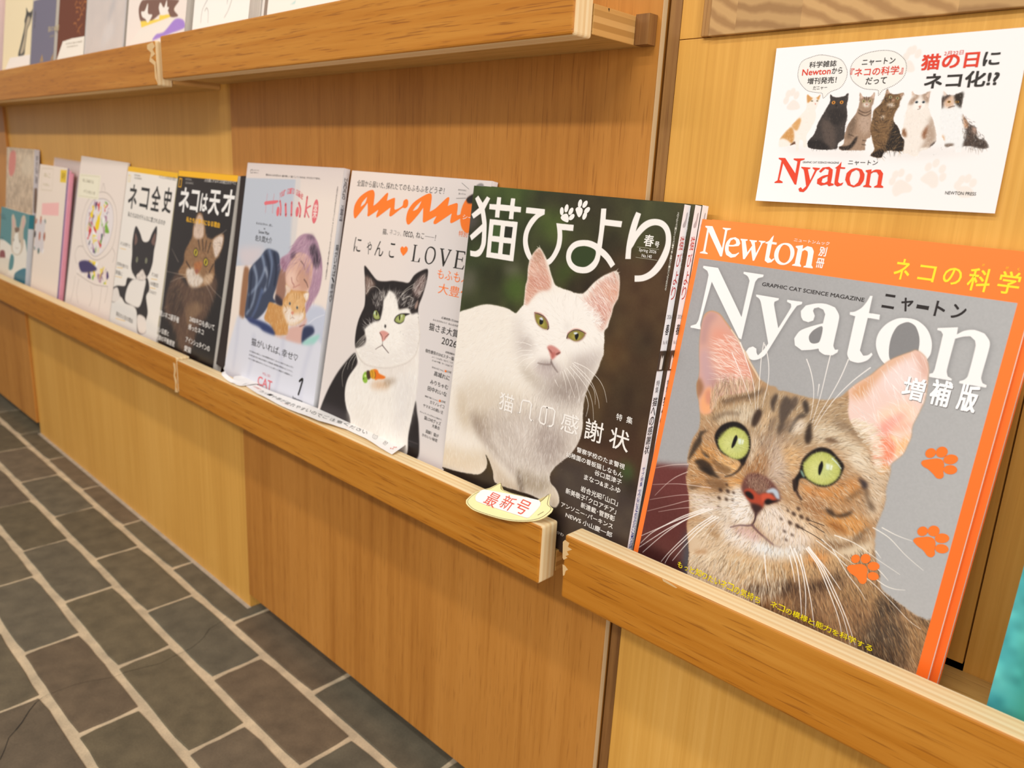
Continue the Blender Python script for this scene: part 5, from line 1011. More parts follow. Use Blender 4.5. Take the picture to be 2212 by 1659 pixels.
    for ch, b in zip('猫への感謝状特集', ([(64.2, 174.0), (81.8, 189.9)], [(88.5, 174.9), (103.7, 190.4)], [(113.1, 174.7), (129.1, 188.5)], [(136.9, 173.2), (155.1, 189.1)], [(162.0, 172.0), (179.9, 188.9)], [(186.9, 172.2), (205.2, 188.4)], [(190.0, 160.7), (195.5, 166.0)], [(199.6, 160.4), (205.2, 165.7)])):
        if ch == 'へ':
            s.pen([(88.1, 187.2), (90.3, 186.6), (90.8, 177.3), (92.1, 175), (99.6, 174.4), (102, 176), (102.1, 188.3), (103.6, 189.8), (106, 189.6)], 1.5, iv, False); continue
        if ch == 'の':
            (x0, y0), (x1, y1) = b
            s.pen([(119.7, 174.6), (120, 187.8), (119.1, 189.4), (114.6, 189), (113, 187.2), (113.5, 176.5), (115.2, 174.5), (126.3, 173.8), (128.8, 175.6), (128.6, 186.7), (127, 188.7), (123.2, 189.7)], 1.5, iv, False); continue
        s.text(ch, b, iv, 0.012)
    for t, b in (('警察学校のたま警視', [(156.9, 197.83), (204.9, 202.15)]), ('幼稚園の看板猫しなもん', [(147.0, 204.67), (204.5, 209.02)]), ('谷口菜津子', [(177.8, 210.61), (204.4, 215.00)]), ('まなつ&まふゆ', [(168.3, 217.51), (204.4, 221.94)]),
                 ('岩合光昭｢山口｣', [(166.7, 227.77), (204.1, 232.54)]), ('新美敬子｢クロアチア｣', [(151.9, 234.61), (203.7, 239.33)]), ('新連載･菅野彰', [(169.2, 241.01), (203.6, 245.59)]), ('アンソニー･パーキンス', [(149.2, 247.90), (202.9, 251.90)]), ('NEWS 小山慶一郎', [(155.5, 254.69), (203.5, 259.12)]), ('かわ', [(148.9, 273.53), (156.3, 276.33)])):
        s.text(t, b, iv, 0.018)
    return s

def art_white_spine(t):
    m = MAGS['by']; h = m['h'] * 1000
    s = Art(t * 1000, h, 1.0, 'f4f3f5')
    w = s.w
    cat = [(w * 0.25, 14), (w * 0.5, 10), (w * 0.55, 6), (w * 0.7, 5), (w * 0.72, 9), (w * 0.66, 15), (w * 0.35, 16)]
    s.glyph([cat], 'b8b4b8', 9)
    for ch, y in zip('猫びより', (22, 34, 47, 58)): s.text(ch, [(w * 0.2, y), (w * 0.85, y + 10)], 'c23a34')
    s.text('2026', [(w * 0.2, 79), (w * 0.9, 82)], '8a8688'); s.text('春', [(w * 0.3, 86), (w * 0.8, 94)], '2c2828', 0.02); s.text('No.140', [(w * 0.2, 98), (w * 0.9, 101)], 'a8a4a6')
    s._add(np.array([(0, 106), (w, 106), (w, 121), (0, 121)]), [(0, 1, 2, 3)], hexc('453a30')); s.fill([(0, 106), (w, 106), (w, 121), (0, 121)], '453a30', 0.1, 1, False)
    s.glyph([[(w * 0.3, 120), (w * 0.28, 113), (w * 0.35, 109), (w * 0.5, 112), (w * 0.65, 109), (w * 0.72, 113), (w * 0.7, 120)]], 'e9e2da', 0.6)
    s.text('特集', [(w * 0.25, 128), (w * 0.75, 138)], '6a6668', vertical=True); s.text('猫への感謝状', [(w * 0.15, 141), (w * 0.85, 186)], '2c2828', 0.01, vertical=True)
    s.text('サブ特集', [(w * 0.3, 196), (w * 0.7, 212)], '3a3f90', vertical=True); s.text('ちょっと気になる､あの子のかわいい声！ウチの猫', [(w * 0.2, 214), (w * 0.7, h - 28)], '3a3f90', vertical=True)
    return s
#TAIL

# ---------------------------------------------------------------- pale magazine with orange script title: a black and white cat with a bell
def art_tuxedo():
    s = new_art('an', 2.2, 'ead9cd')
    s.grad(20, 20, s.w, s.h, 'ebdace', 'd8d2d0')
    s.fill([(s.w * .62, 0), (s.w, 0), (s.w, s.h), (s.w * .72, s.h)], 'd9d0cc', 18, 0.7)
    org = 'fb7d26'; ink = '2b2722'
    back = [(54.3, 193.6), (42.5, 203.8), (28.4, 220.1), (16.8, 238.8), (9.1, 255.6), (3.6, 272.1), (-3.9, 300.5), (21, 321.2), (78.8, 303.9), (62, 263.7), (52.9, 254.1), (47.3, 241), (47.8, 225), (55.8, 212.7), (60.9, 202.6)]
    s.fill(back, '241d1c', 0.8); s.fill([(164.7, 220), (170.1, 230.6), (176, 243.4), (182.5, 272.9), (164.2, 278.3), (162.6, 256.8), (162.8, 242.2)], '241d1c', 0.8)
    s.fill([(15.3, 260.9), (50.3, 261.5), (50.7, 272), (9.8, 277.4)], '342a2c', 3, 0.7); s.line([(163.8, 261.3), (178.5, 260.8)], 0.8, 0.8, '5a5050', 0.7, 0.6)
    body = [(57, 191.3), (64.5, 204)] + [(62.6, 204.8), (50.8, 219.1), (46.2, 232), (47.9, 244.8), (54.6, 256.4), (63.1, 263.4), (80.9, 303.3), (162.5, 278.9), (162.1, 254.5), (163.4, 237.2), (164.7, 220), (162.8, 194.1), (158.7, 173.6)]+ [(156.3, 160.6), (151.5, 145), (148.1, 134.9)]
    s.fill(body, 'efe7dd', 0.6)
    s.fill([(72.5, 201.4), (115.9, 209.5), (155.6, 183.7), (157.5, 176.2), (103.8, 177.3), (66, 192.5)], 'e4d8ce', 5, 0.8); s.fill([(93.4, 217.2), (116.2, 210.7), (121.4, 215.7), (106.8, 221.6), (90.6, 222.9)], 'c98f5a', 3, 0.6); s.fill([(112.1, 210.4), (130.7, 205.5), (128, 210.5), (113.6, 216.3)], '8f7458', 2.5, 0.6)
    s.fill([(60.2, 256.3), (84.7, 250), (118.1, 266.7), (112.6, 293.8), (76.8, 304.5)], 'e2d8cc', 6, 0.7); s.fill([(131.1, 207.3), (160.2, 194.7), (161.6, 237.6), (144.2, 259.5)], 'ddd5d0', 6, 0.6)
    s.fur(body, 2600, [(*p, a) for p, a in zip([(81.7, 257.9), (112.9, 249.8), (156.8, 238.3), (131, 289.8)], (110, 90, 70, 90))], 7, ['fbf6ee', 'd9cec2', 'f5ede2'], 0.4, 14, 51)
    head = [(47.9, 99.3), (56.1, 102.3), (63.4, 106.4), (74, 111.2), (87.1, 110.6), (100.5, 108.1), (115.8, 107.2), (126.1, 106.4), (132.5, 98.4), (140.5, 93.2), (151.4, 89.5), (153.2, 96.8), (152.2, 107.4), (150.1, 117), (147, 126.9), (148.1, 134.9), (151.5, 145), (155.5, 154.9), (155.4, 167.9), (152.1, 176.9), (141.3, 186.4), (112.9, 197.4), (81.1, 201.7), (65.4, 198.6), (54.3, 189.3), (50.7, 180.9), (50.1, 168.1), (51.8, 157.5), (55.1, 149.3), (58.4, 141.1), (56.8, 128.7), (51.7, 111.7)]
    s.fill(head, '231b19', 0.5); s.setclip(head, 0.3, 0.5, 8); ck = s.clip.copy()
    gd = [(*p, a) for p, a in zip([(97, 154.1), (58.2, 130.7), (127.3, 120.2), (78.3, 177.4), (138.6, 165.7), (89.9, 125.8), (43.2, 173.9)], (270, 230, 310, 170, 20, 270, 170))]
    s.fur(head, 900, gd, 4, ['3a302c', '4a3e38', '15100f'], 0.4, 14, 52)
    white = [(97.2, 118.9), (107.9, 122.2), (115.2, 132), (117, 135.3), (131.5, 131.8), (138.3, 136.6), (147, 134), (164.9, 140.3), (168.2, 160.7), (168, 181.9), (130.2, 203.4), (87.8, 211.7), (54.2, 206.2), (44.4, 193.9), (67.8, 182.7), (70.4, 175.9), (65.6, 165.3), (77.9, 155.5), (88.1, 151.2), (90.4, 139.7), (89.9, 129.9), (93.6, 124.4)]
    s.fill(white, 'f4ece2', 0.9)
    s.fill([(68.6, 177.5), (96.9, 182), (112.8, 181.3), (150.2, 161.8), (156.5, 172.4), (127.8, 194.1), (85.4, 202.1), (62.4, 195.4)], 'e8dfd6', 4, 0.8); s.fill([(128.2, 149.1), (150.4, 140.4), (157.2, 167.6), (142.3, 175.3)], 'e2d8d0', 5, 0.7)
    s.fur(white, 1300, gd, 4, ['fffaf2', 'e6dcd0'], 0.5, 14, 53)
    s.fur([(71.5, 130.2), (93.4, 119.5), (108.9, 118.4), (134.3, 120.6), (137.2, 132), (116.2, 131.8), (92.2, 130.8), (86.7, 141.5), (76.2, 140.7)], 260, gd, 6, ['f5eee6', 'd9d0c8'], 0.6, 22, 54)
    s.fur([(61.7, 158.4), (80.6, 150), (86.4, 156.5), (68.2, 167.4)], 90, gd, 5, ['f5eee6'], 0.6, 18, 55)
    s.fill([(51.8, 110.4), (60.3, 110.5), (72.2, 116.4), (63.3, 122.7), (58.7, 129.7)], '8a6f62', 1.6, 0.8); s.fill([(139, 102.2), (148.3, 95.1), (151.4, 100.5), (148.7, 111.4), (145.1, 118.9), (135, 115.7)], '7a625c', 2.0, 0.85)
    s.fur([(52.4, 112.9), (67.9, 115.8), (63.6, 123.9), (57.6, 128.6)], 70, [(0, 0, 250)], 5, ['e9dcd2', 'b59f92'], 0.6, 14, 56); s.fur([(131.8, 110.3), (146.8, 96.5), (151.3, 107.5), (143.6, 120.4)], 130, [(0, 0, 300)], 6, ['f0e6de', 'c9b8ae'], 0.6, 14, 57)
    s.fill([(140.8, 127.9), (144.7, 121.3), (145.3, 127.2), (142.9, 131.1)], 'c9a898', 0.8, 0.8)
    s.fill([(116.7, 134.2), (137.5, 133.2), (132.9, 137.5), (117.8, 138.2)], '231b19', 1.0, 0.0)
    for rim, iris, pup in (([(75.2, 147.2), (76.7, 142.6), (81.7, 141.7), (87.1, 146.4), (89, 150.5), (81.3, 152.7), (77.2, 151.2)], [(75.8, 147.1), (77.5, 143.3), (81.3, 142.7), (86.2, 146.6), (87.7, 150.1), (81.5, 151.8), (77.6, 150.3)], [(81, 143.1), (82.7, 145.9), (81.9, 148.3), (80.4, 145.7)]), ([(112.5, 148.2), (114.1, 143.1), (121.8, 138.8), (135.6, 136.8), (128.9, 140.6), (127.5, 146.2), (120.7, 149.8)], [(113.7, 147.7), (115.2, 143.5), (122, 139.6), (128.1, 139.5), (128, 144.3), (124.1, 148), (118.9, 148.9)], [(119.4, 140.7), (121.3, 143.1), (121, 146.5), (119.2, 144)])):
        s.fill(rim, '1d1513', 0.4); s.fill(iris, '98a058', 0.3); s.fill([tuple(np.array(iris).mean(0) + (np.array(p) - np.array(iris).mean(0)) * 0.6) for p in iris], 'bcc07a', 0.7, 0.7); s.fill(pup, '0f0d0c', 0.2)
    (gx, gy), (kx, ky) = [(77.8, 145.5), (123.3, 140.9)]; s.ell(gx, gy, 1.1, 1.9, 10, 'cfe4da', 0.4, 0.8); s.ell(kx, ky, 0.7, 1.6, 0, 'e8f0e8', 0.3, 0.8)
    s.fill([(91.3, 163.8), (97.7, 161), (107.2, 162.7), (103.6, 168.3), (98.5, 172.4), (95.6, 168.6)], 'd9988c', 0.5); s.line([(91.8, 164.3), (96.2, 167.2), (98.1, 170.6)], 0.9, 0.6, '3c2825', 0.85, 0.3); s.line([(107.2, 162.9), (102.3, 167.1), (101.6, 169.9)], 0.9, 0.5, '3c2825', 0.8, 0.3)
    s.line([(98.4, 171.8), (98.8, 176), (93.2, 179.6), (88.8, 182.6)], 0.9, 0.7, '6a5450', 0.85, 0.4); s.line([(98.8, 176), (104.2, 178.7), (111.4, 182)], 1.3, 0.8, '4f3a38', 0.85, 0.5); s.fill([(98.1, 154.4), (100.7, 155.2), (100.1, 157.8), (97.9, 157)], '2b2624', 0.5)
    s.clip = None
    s.line([(54.9, 189.8), (65.2, 198), (81.1, 201.7), (112.9, 197.4), (141.3, 186.4), (152.9, 176.5), (155.8, 167.8), (155.5, 154.9), (150.6, 142.8)], 2.0, 1.6, 'e2d7cc', 0.95, 0.9)
    for q in ([(68.8, 169.8), (59.8, 176.6), (53.1, 184.3)], [(68.3, 171.8), (58.4, 179.4), (52.6, 187)], [(67.7, 173.8), (59, 181.9), (53.1, 188.9)], [(66.6, 177.9), (58.7, 185.2), (54.6, 190.5)], [(58.4, 128.4), (64.8, 120), (74.8, 118.5), (84.2, 123.3)], [(89.3, 127.5), (86.9, 121.7)], [(116.6, 122.1), (123.2, 113.9), (136.2, 105.5)], [(118.8, 119.4), (126.9, 113.4), (135.4, 109.8)], [(120.3, 125.1), (128.6, 120.3), (136.3, 120.9)],
              [(54.6, 194.8), (47, 204.2), (45, 213.8)], [(42, 206.6), (36.6, 220.9), (41.2, 234.5)], [(56.3, 197.1), (52.9, 205.6), (52.4, 212.2)]): s.line(q, 0.55, 0.25, 'efe6d8', 0.85, 0.2)
    # collar with a bell
    s.fill([(74.3, 212.6), (77.7, 209.2), (81.6, 212.2), (83.3, 218.9), (79.7, 221.4), (75.5, 220), (73.8, 216.5)], '8fb83e', 0.5); s.fill([(76.6, 213.3), (79.5, 212), (80.1, 214.5), (77.6, 215)], 'cfe68a', 0.4); s.ell(*[(76.1, 217.3)][0], 0.7, 1.0, 0, '33401a', 0.3)
    s.fill([(79.1, 208.9), (84.5, 207.1), (88.2, 213.3), (83.1, 216.4)], '4a3420', 0.6); s.fill([(85.4, 206.3), (92.1, 203.8), (97.1, 207.5), (96.4, 212.9), (89.4, 214), (86.2, 210.5)], 'd99a22', 0.5); s.fill([(91.1, 204), (97.1, 203.1), (100.9, 206), (112.3, 207.2), (110, 209.9), (100.4, 212.4), (95.7, 214.1), (95.2, 207.9)], 'e8741c', 0.6)
    s.line([(93.7, 206), (95.5, 209.1), (95.2, 212.3)], 0.7, 0.7, '2c1c10', 0.9, 0.2); s.line([(87.4, 205.8), (90.3, 209), (89.9, 213.5)], 0.5, 0.5, '6a4a18', 0.8, 0.2)
    # title script, each letter a cut shape
    G = lambda *c: s.glyph(list(c), org, 1.7)
    G([(45.9, 20.3), (47.5, 23.7), (48.1, 35.1), (54.6, 31.1), (67.3, 20.7), (70.1, 20.1), (70.6, 22.2), (70, 28.3), (72.6, 27.3), (80.5, 24.6), (83.1, 24.8), (84.1, 30.8), (85.9, 36.2), (96.9, 31.5), (97.7, 26.4), (102, 24.3), (105.1, 25.9), (105.7, 30.9), (102.2, 33.5), (97.4, 33.6), (82.2, 43), (78.8, 43.7), (77.6, 41.6), (78, 34.7), (76.7, 35.2), (58.4, 46.2), (56.3, 46.7), (55.7, 44.3), (57.9, 38.4), (42.7, 46.6), (40.1, 46.4), (39.4, 41.1), (37, 32.8), (32.2, 38.1), (19.7, 50.4), (16.5, 50.3), (13.7, 44), (14.5, 35.8), (21.7, 27.1), (33.9, 20.5), (42.5, 18.5)], [(34.6, 26.3), (27.1, 33.1), (25.6, 37.7), (32.5, 33.1)])
    G([(139.4, 17), (141.1, 21.8), (141.1, 34), (148.8, 30.2), (162.3, 19.5), (165.7, 18.1), (166.9, 20), (166.3, 26.5), (177.7, 22.9), (180.1, 23.9), (180.9, 28.6), (181.7, 34), (187.3, 32.8), (188.1, 35.9), (176.4, 42), (173.7, 41.9), (173.2, 39.5), (173.6, 33.1), (153.7, 44.8), (150.2, 45.2), (149.2, 43.2), (152.4, 37.2), (135.8, 45), (133.1, 44.6), (132.1, 40.5), (130.3, 30.8), (124.8, 37.8), (112.9, 48.9), (109, 48.8), (106.1, 43.6), (107.4, 35), (114.1, 26.9), (125.7, 20.3), (135.2, 16.6)], [(126.1, 24.4), (118.4, 30.8), (114.9, 35.3), (122.1, 32.2)])
    s.setclip(None); (ox, oy), = [(199.4, 31.8)]; s.ell(ox, oy, 13.5, 17.5, 0, 'f97d28', 0.3)
    s.fill([(190.8, 18.4), (194.6, 15.1), (201.1, 13.1), (202.9, 20.7), (194, 21.9)], '2a2422', 0.6); s.fill([(201, 5.8), (205.4, 3), (210, 3.4), (211.3, 6.4)], '8a8684', 0.5)
    s.text('シール', [(189.9, 32.88), (212.2, 37.08)], 'f6ece2', 0.01)
    for q in ([(180.7, 3.8), (192, 9)], [(176.7, 18.7), (190, 17.5)]): s.pen(q, 0.35, '4a4642', False)
    T = lambda t, b, c=ink, w=0.0, **k: s.text(t, b, c, w, **k)
    T('全国から届いた､採れたてのもふもふをどうぞ！', [(12.9, 9.34), (157.9, 16.20)]); T('好きなものに', [(177.5, 9.61), (189.0, 11.31)]); T('貼ってにゃ', [(179.0, 13.06), (188.6, 14.76)])
    T('猫､', [(70.7, 56.92), (80.0, 63.06)]); T('ネコッ､', [(82.8, 56.51), (102.4, 62.06)], 'a29a94'); T('neco､', [(105.9, 55.88), (122.8, 62.32)]); T('ねこ──！', [(126.0, 55.17), (156.3, 61.30)])
    for ch, b in zip('にゃんこ', ([(23.8, 70.5), (36.5, 86.4)], [(47.5, 72.6), (55.8, 86.5)], [(62.6, 70.2), (76.9, 86.3)], [(86.9, 70.3), (95.9, 85.3)])): T(ch, b)
    s.glyph([[(110.7, 81.2), (105.6, 77.3), (104.3, 74), (106.9, 71.7), (110.4, 72.9), (112.6, 70.9), (116, 72.3), (116.4, 75.2), (114.1, 78.4)]], org, 0.9)
    s.glyph([[(124.7, 68.1), (130.7, 68), (130.7, 68.5), (128.6, 68.9), (129.1, 84.3), (135, 84.1), (136.9, 80), (137.7, 80.1), (137.5, 84.5), (124.3, 84.9), (124.4, 84.4), (126.3, 84), (126.2, 69), (124.5, 68.6)]], ink, 0.5); s.glyph([[(151, 67.2), (156.9, 68.2), (160, 72.4), (160, 78.1), (156.7, 82.8), (152.1, 84.7), (147.3, 83.3), (144.6, 79.1), (144.8, 73.3), (147, 69.3)], [(150.9, 68.5), (147.4, 70.9), (146.8, 78), (149.3, 82.7), (152.8, 83.5), (156.8, 80.5), (158.2, 74.2), (156.1, 69.9)]], ink, 9)
    s.glyph([[(165.3, 67.3), (171.7, 67.2), (171.6, 67.8), (169.5, 68.2), (174.8, 79.6), (179.3, 68.2), (176.7, 67.7), (176.8, 67.1), (182.6, 67.1), (182.5, 67.6), (181.1, 68.2), (174.4, 84.1), (173.1, 84.1), (166.8, 68.5), (165.2, 68)]], ink, 0.5); s.glyph([[(188, 66.8), (201.5, 66.5), (202, 69.6), (201.1, 69.5), (199.7, 67.7), (192.4, 67.9), (192.6, 74.2), (198.7, 74.1), (198.8, 72.3), (199.7, 72.3), (199.5, 76.6), (198.7, 76.5), (198.4, 75), (192.5, 75), (192.8, 82.8), (200.8, 82.6), (202.4, 79.4), (203.1, 79.4), (202.2, 83.4), (188, 83.7), (188.1, 83.1), (189.9, 82.7), (189.8, 67.7), (188, 67.4)]], ink, 0.5)
    T('特別付録', [(188.1, 47.85), (213.7, 53.35)], org); T('もふもふ', [(167.5, 86.81), (213.1, 96.14)], org); T('大豊作', [(172.1, 100.15), (218.9, 110.23)], org)
    R = lambda t, l, h, c=ink, w=0.0: T(t, l, c, w)
    T('応募総数1万2000', [(183.4, 131.27), (207.9, 133.57)]); T('みんなかわいい！みんな大好き', [(171.6, 135.45), (211.1, 137.49)]); T('猫さま大賞', [(167.7, 140.03), (210.3, 147.42)], ink, 0.01); T('2026', [(189.1, 150.58), (210.8, 157.09)], ink, 0.01)
    T('話題沸騰中！', [(197.0, 162.56), (210.8, 164.60)]); T('個性爆発のSNSスター猫', [(167.9, 166.07), (210.1, 169.64)]); T('ふく／じんぱち／ほたて／ミケ', [(178.8, 171.02), (209.8, 172.93)]); T('コン&ペタ朗／ターコロ&アグ', [(179.6, 174.39), (209.7, 176.30)])
    T('あの人のにゃんこ', [(181.5, 180.80), (200.0, 182.72)]); T('LOVE', [(203.1, 180.28), (209.8, 182.32)]); T('高城れに', [(186.0, 184.61), (208.9, 189.53)], ink, 0.008); T('みりちゃむ', [(182.6, 193.94), (208.9, 198.33)], ink, 0.008); T('田中れいな', [(180.3, 200.78), (208.6, 205.46)], ink, 0.008)
    T('漫画で描くにゃんこ', [(177.9, 210.77), (199.6, 212.57)]); T('LOVE', [(201.8, 209.89), (208.6, 211.93)]); T('カマノレイコ', [(186.9, 213.81), (207.9, 217.24)]); T('ヤマネコの飼い主', [(177.8, 219.39), (207.9, 222.84)]); T('キャップ､バッグから小物まで､', [(174.4, 227.53), (208.1, 229.33)])
    T('猫LOVEグッズ', [(182.2, 230.60), (207.3, 234.46)]); T('大集合', [(195.3, 235.39), (206.9, 238.96)]); T('図解！猫が', [(187.9, 243.12), (207.0, 246.71)]); T('かわいい秘密', [(183.3, 247.97), (206.4, 251.29)])
    for x, y in [(201.6, 181.5), (200.5, 211.2)]: s.disc(x, y, 1.2, 1.2, org)
    return s

# ---------------------------------------------------------------- pale magazine with pink handwritten title: a person in a denim jacket hugging a ginger cat
def art_ginger():
    s = new_art('hk', 2.0, 'ead8cb')
    s.grad(0, 0, 0, 40, 'dccdc6', 'ecdccf')
    s.fill([(-1.9, 19.6), (122.3, 16.3), (128.9, 89.5), (132.8, 114.3), (-11.3, 136.2)], 'bfc3cc', 0.5, 1, False); s.grad(0, 0, 0, 1, 'bfc3cc', 'bfc3cc', 0.0); s.fill([(122.3, 16.3), (132.6, 16.1), (138.2, 88.6), (129.3, 99.5), (122, 60)], 'd6cfcb', 1.5, 0.8)
    s.grad(0, 60, 0, 75, 'ead8cb', 'ead8cb', 0.0)
    s.fill([(2.7, 112), (67.6, 105.4), (35, 133.3), (21.8, 134.8)], 'd8c8c8', 5, 0.8)
    s.fill([(24.1, 202.9), (44.8, 189.5), (218.4, 159.3), (241.4, 269.5), (10.4, 326.1), (11.5, 239.1)], 'd5d4dd', 1.5)
    s.fill([(21.8, 134.8), (35.3, 134.8), (37.7, 159.2), (36.6, 197.5), (23.7, 201.3)], '9a6a48', 1.5)
    jac = [(37, 134.7), (60.4, 115.8), (70.9, 105.9), (82.9, 103.9), (102, 106.6), (109.3, 118.3), (113.6, 130.2), (108.3, 146.5), (102.6, 161.4), (110, 166.7), (95.8, 172), (83.1, 185.1), (66.3, 196), (53.2, 196.5), (37.8, 195.6), (37.7, 159.2)]
    s.fill(jac, '3a4156', 1.0); s.setclip(jac, 0.5)
    for q, c in (([(62.8, 112.3), (73.4, 130.3), (62.2, 151), (42.8, 166.7)], '8e9cb4'), ([(80.3, 105.7), (90.3, 122), (87, 147.7), (76.9, 158.7)], '7b89a4'), ([(47.5, 130.1), (57.6, 145.1), (54.7, 174.9), (42, 191.7)], '98a4b8'), ([(76.5, 129.9), (85.5, 141.6), (80.8, 155)], 'a8b0c0'), ([(73.4, 157.6), (65.7, 179.7), (56, 194.4)], '5c6c92')): s.line(q, 6, 3, c, 0.75, 2.5)
    for q in ([(74, 112.7), (85.7, 128.8), (84.6, 151.2)], [(93.4, 109.1), (102.2, 126.9), (102, 145.7)], [(42.9, 138.8), (44.2, 158.3), (46.6, 182.7)]): s.line(q, 5, 4, '20263a', 0.8, 2)
    s.clip = None
    s.fill([(112.5, 125.6), (127.7, 126.9), (130.4, 151.2), (125.3, 167.5), (112.9, 166.2), (107.1, 154.5)], '9b6f5c', 1.5); s.fill([(107.8, 157.5), (123.9, 161.5), (128.9, 170.1), (110.3, 168.2)], '2c2430', 1.5, 0.9)
    hair = [(108.2, 113.7), (125.3, 104.2), (134.2, 92.6), (143.5, 83.4), (156.4, 78.2), (172.9, 78.5), (185.2, 84.7), (193, 95.6), (200.6, 107.9), (203.8, 124.9), (201, 141.4), (190.7, 154.7), (182.8, 167.8), (177.5, 168.7), (178.1, 147.6), (180.7, 135.3), (171.3, 118.6), (153.7, 114.7), (135.5, 122.9), (124.8, 127.3), (115.1, 123.8)]
    s.fill(hair, 'b08a9c', 0.8)
    face = [(133.1, 112.5), (145, 102.1), (164.6, 101.5), (180, 108.7), (183.3, 123.1), (181.4, 138.2), (172, 145.4), (156.4, 150.7), (135.8, 148.9), (127.6, 139.2), (124.8, 127.3)]
    s.fill(face, 'ddb09a', 1.0); s.fill([(154.3, 117.6), (175.3, 112.2), (181, 136.7), (166.3, 144.7), (155.7, 135.6)], 'c18f78', 3, 0.7); s.fill([(128, 128.4), (144.6, 124.8), (147.4, 136.7), (134.7, 144.5)], 'ecc6b2', 3, 0.8)
    s.line([(155.6, 110.7), (163.6, 115.1), (165.9, 119.3)], 1.6, 1.0, '4a3230', 0.8, 0.8); s.line([(167.3, 131.1), (173.7, 134.7), (177.4, 138.7)], 1.6, 1.0, '4a3230', 0.8, 0.8)
    s.line([(156.7, 121.9), (150.5, 131.7), (154.2, 135)], 1.0, 0.6, '9a6a58', 0.8, 0.7); s.line([(139.2, 132.4), (141.8, 137.4), (146.9, 140.5), (146.2, 143.7)], 1.4, 1.0, '9a5a54', 0.85, 0.6); s.line([(148.8, 142.6), (159.1, 138.2)], 1.2, 0.8, 'b06a62', 0.7, 0.7)
    s.fill([(168.3, 93.7), (180.6, 88.1), (193.7, 98.4), (196.3, 109.8), (186.9, 115.3), (176, 103.3)], '3a2c38', 2.0, 0.9); s.fill([(159.8, 81.2), (172.9, 78.5), (179.6, 83.8), (165.9, 83.6)], '5a4656', 2, 0.8); s.fill([(131.3, 105), (141.9, 100.9), (140.5, 107.1), (132.7, 111)], '4a3644', 1.5, 0.8); s.fill([(112.6, 113.2), (122, 115.3), (124.1, 124.3), (113.6, 124)], '8a5a70', 2, 0.8)
    s.fur(hair, 500, [(*p, a) for p, a in zip([(142.2, 98.8), (184.4, 105.3), (198.8, 125), (124, 111.9), (184.5, 148.6)], (150, 80, 100, 130, 110))], 12, ['cbaab6', '8c6278', 'a67c94', 'd9bcc4'], 0.6, 14, 61)
    s.fur([(149.9, 98.6), (176.3, 92.9), (180.6, 111.6), (171.3, 118.6), (158.5, 111.2)], 80, [(0, 0, 115)], 14, ['c8a4b0', 'a67c90'], 0.7, 14, 62)
    s.fill([(192, 160.4), (218.7, 160.7), (226.3, 198.9), (201.3, 188.7), (185.5, 179.4), (180.8, 171.2)], 'c3c6d4', 2); s.line([(186.2, 182.3), (200.2, 172.5), (218.4, 165.1)], 1, .6, 'e9e8ee', 0.8, 0.6)
    cat = [(95.1, 168.9), (110.5, 169), (125.6, 169), (126.8, 161.1), (133.6, 152.3), (128.1, 141.5), (144.1, 147), (162.2, 145.3), (180.1, 144.6), (180.4, 151.7), (175.1, 158.5), (178.8, 168.5), (179.2, 175.9), (169.4, 182.1), (153.7, 188.5), (145.2, 189.2), (147.3, 198.2), (145.1, 201.6), (116.1, 206), (104.5, 196.1), (87.6, 190.9), (91.2, 179.1)]
    s.fill(cat, 'c98f4e', 0.8); s.fill([(128.3, 142.2), (140.9, 145.9), (136.5, 151.9), (131.5, 149.5)], 'e6c8b4', 0.8); s.fill([(180.2, 145), (170, 148.7), (177.1, 155.2), (180.4, 151.7)], 'f2e4d8', 0.8)
    s.fill([(130.3, 163.6), (144.6, 149.3), (167.3, 149.1), (176.1, 162.9), (176.5, 176.4), (156.4, 187.3), (141.6, 186.7), (126.7, 173.5)], 'e0b078', 1.5); s.fill([(129.2, 171.6), (143.1, 167.9), (153.2, 174), (174.8, 169.1), (176.5, 176.4), (156.5, 188.1), (141.6, 186.7)], 'f0e2d6', 2)
    s.fur(cat, 700, [(*p, a) for p, a in zip([(118.3, 181), (144.6, 154.3), (131.5, 190.3)], (80, 100, 85))], 6, ['e9be86', 'b0702e', 'd79a54', 'f4dcb8'], 0.5, 14, 63)
    for q in ([(149.1, 150.2), (151.9, 155.9)], [(154.7, 149.4), (157, 155.9)], [(160.3, 149.3), (161.5, 154.5)], [(131, 166.6), (138.2, 171.8), (134.6, 175.4)], [(174.8, 163.1), (172.1, 169.5)]): s.line(q, 1.2, 0.8, '9c6224', 0.7, 0.6)
    for (x, y) in [(142.6, 163.4), (159.9, 165.8)]: s.ell(x, y, 2.1, 1.8, 20, '4f6272', 0.5); s.ell(x, y, 0.8, 1.2, 0, '1b2026', 0.3)
    s.fill([(147.3, 173.4), (152.1, 171.4), (154.2, 173.1), (151.3, 175.6)], 'd98a70', 0.6); s.line([(151.3, 175.6), (151.5, 178.9), (147.6, 181.1)], 0.7, 0.5, '9a7264', 0.7, 0.4); s.line([(151.5, 178.9), (157.3, 179.2)], 0.7, 0.5, '9a7264', 0.7, 0.4)
    s.fill([(116.3, 206.8), (142.7, 203.6), (148.7, 191.7), (170.1, 185), (181.5, 174), (184.2, 179.6), (178.9, 186.6), (178.9, 198.7), (177.9, 206.5), (158.4, 208.5), (134.8, 208.2)], 'd9ada0', 1.5); s.line([(170.5, 186.8), (180.8, 182.9)], 1.4, 1, '7a4a48', 0.7, 0.8)
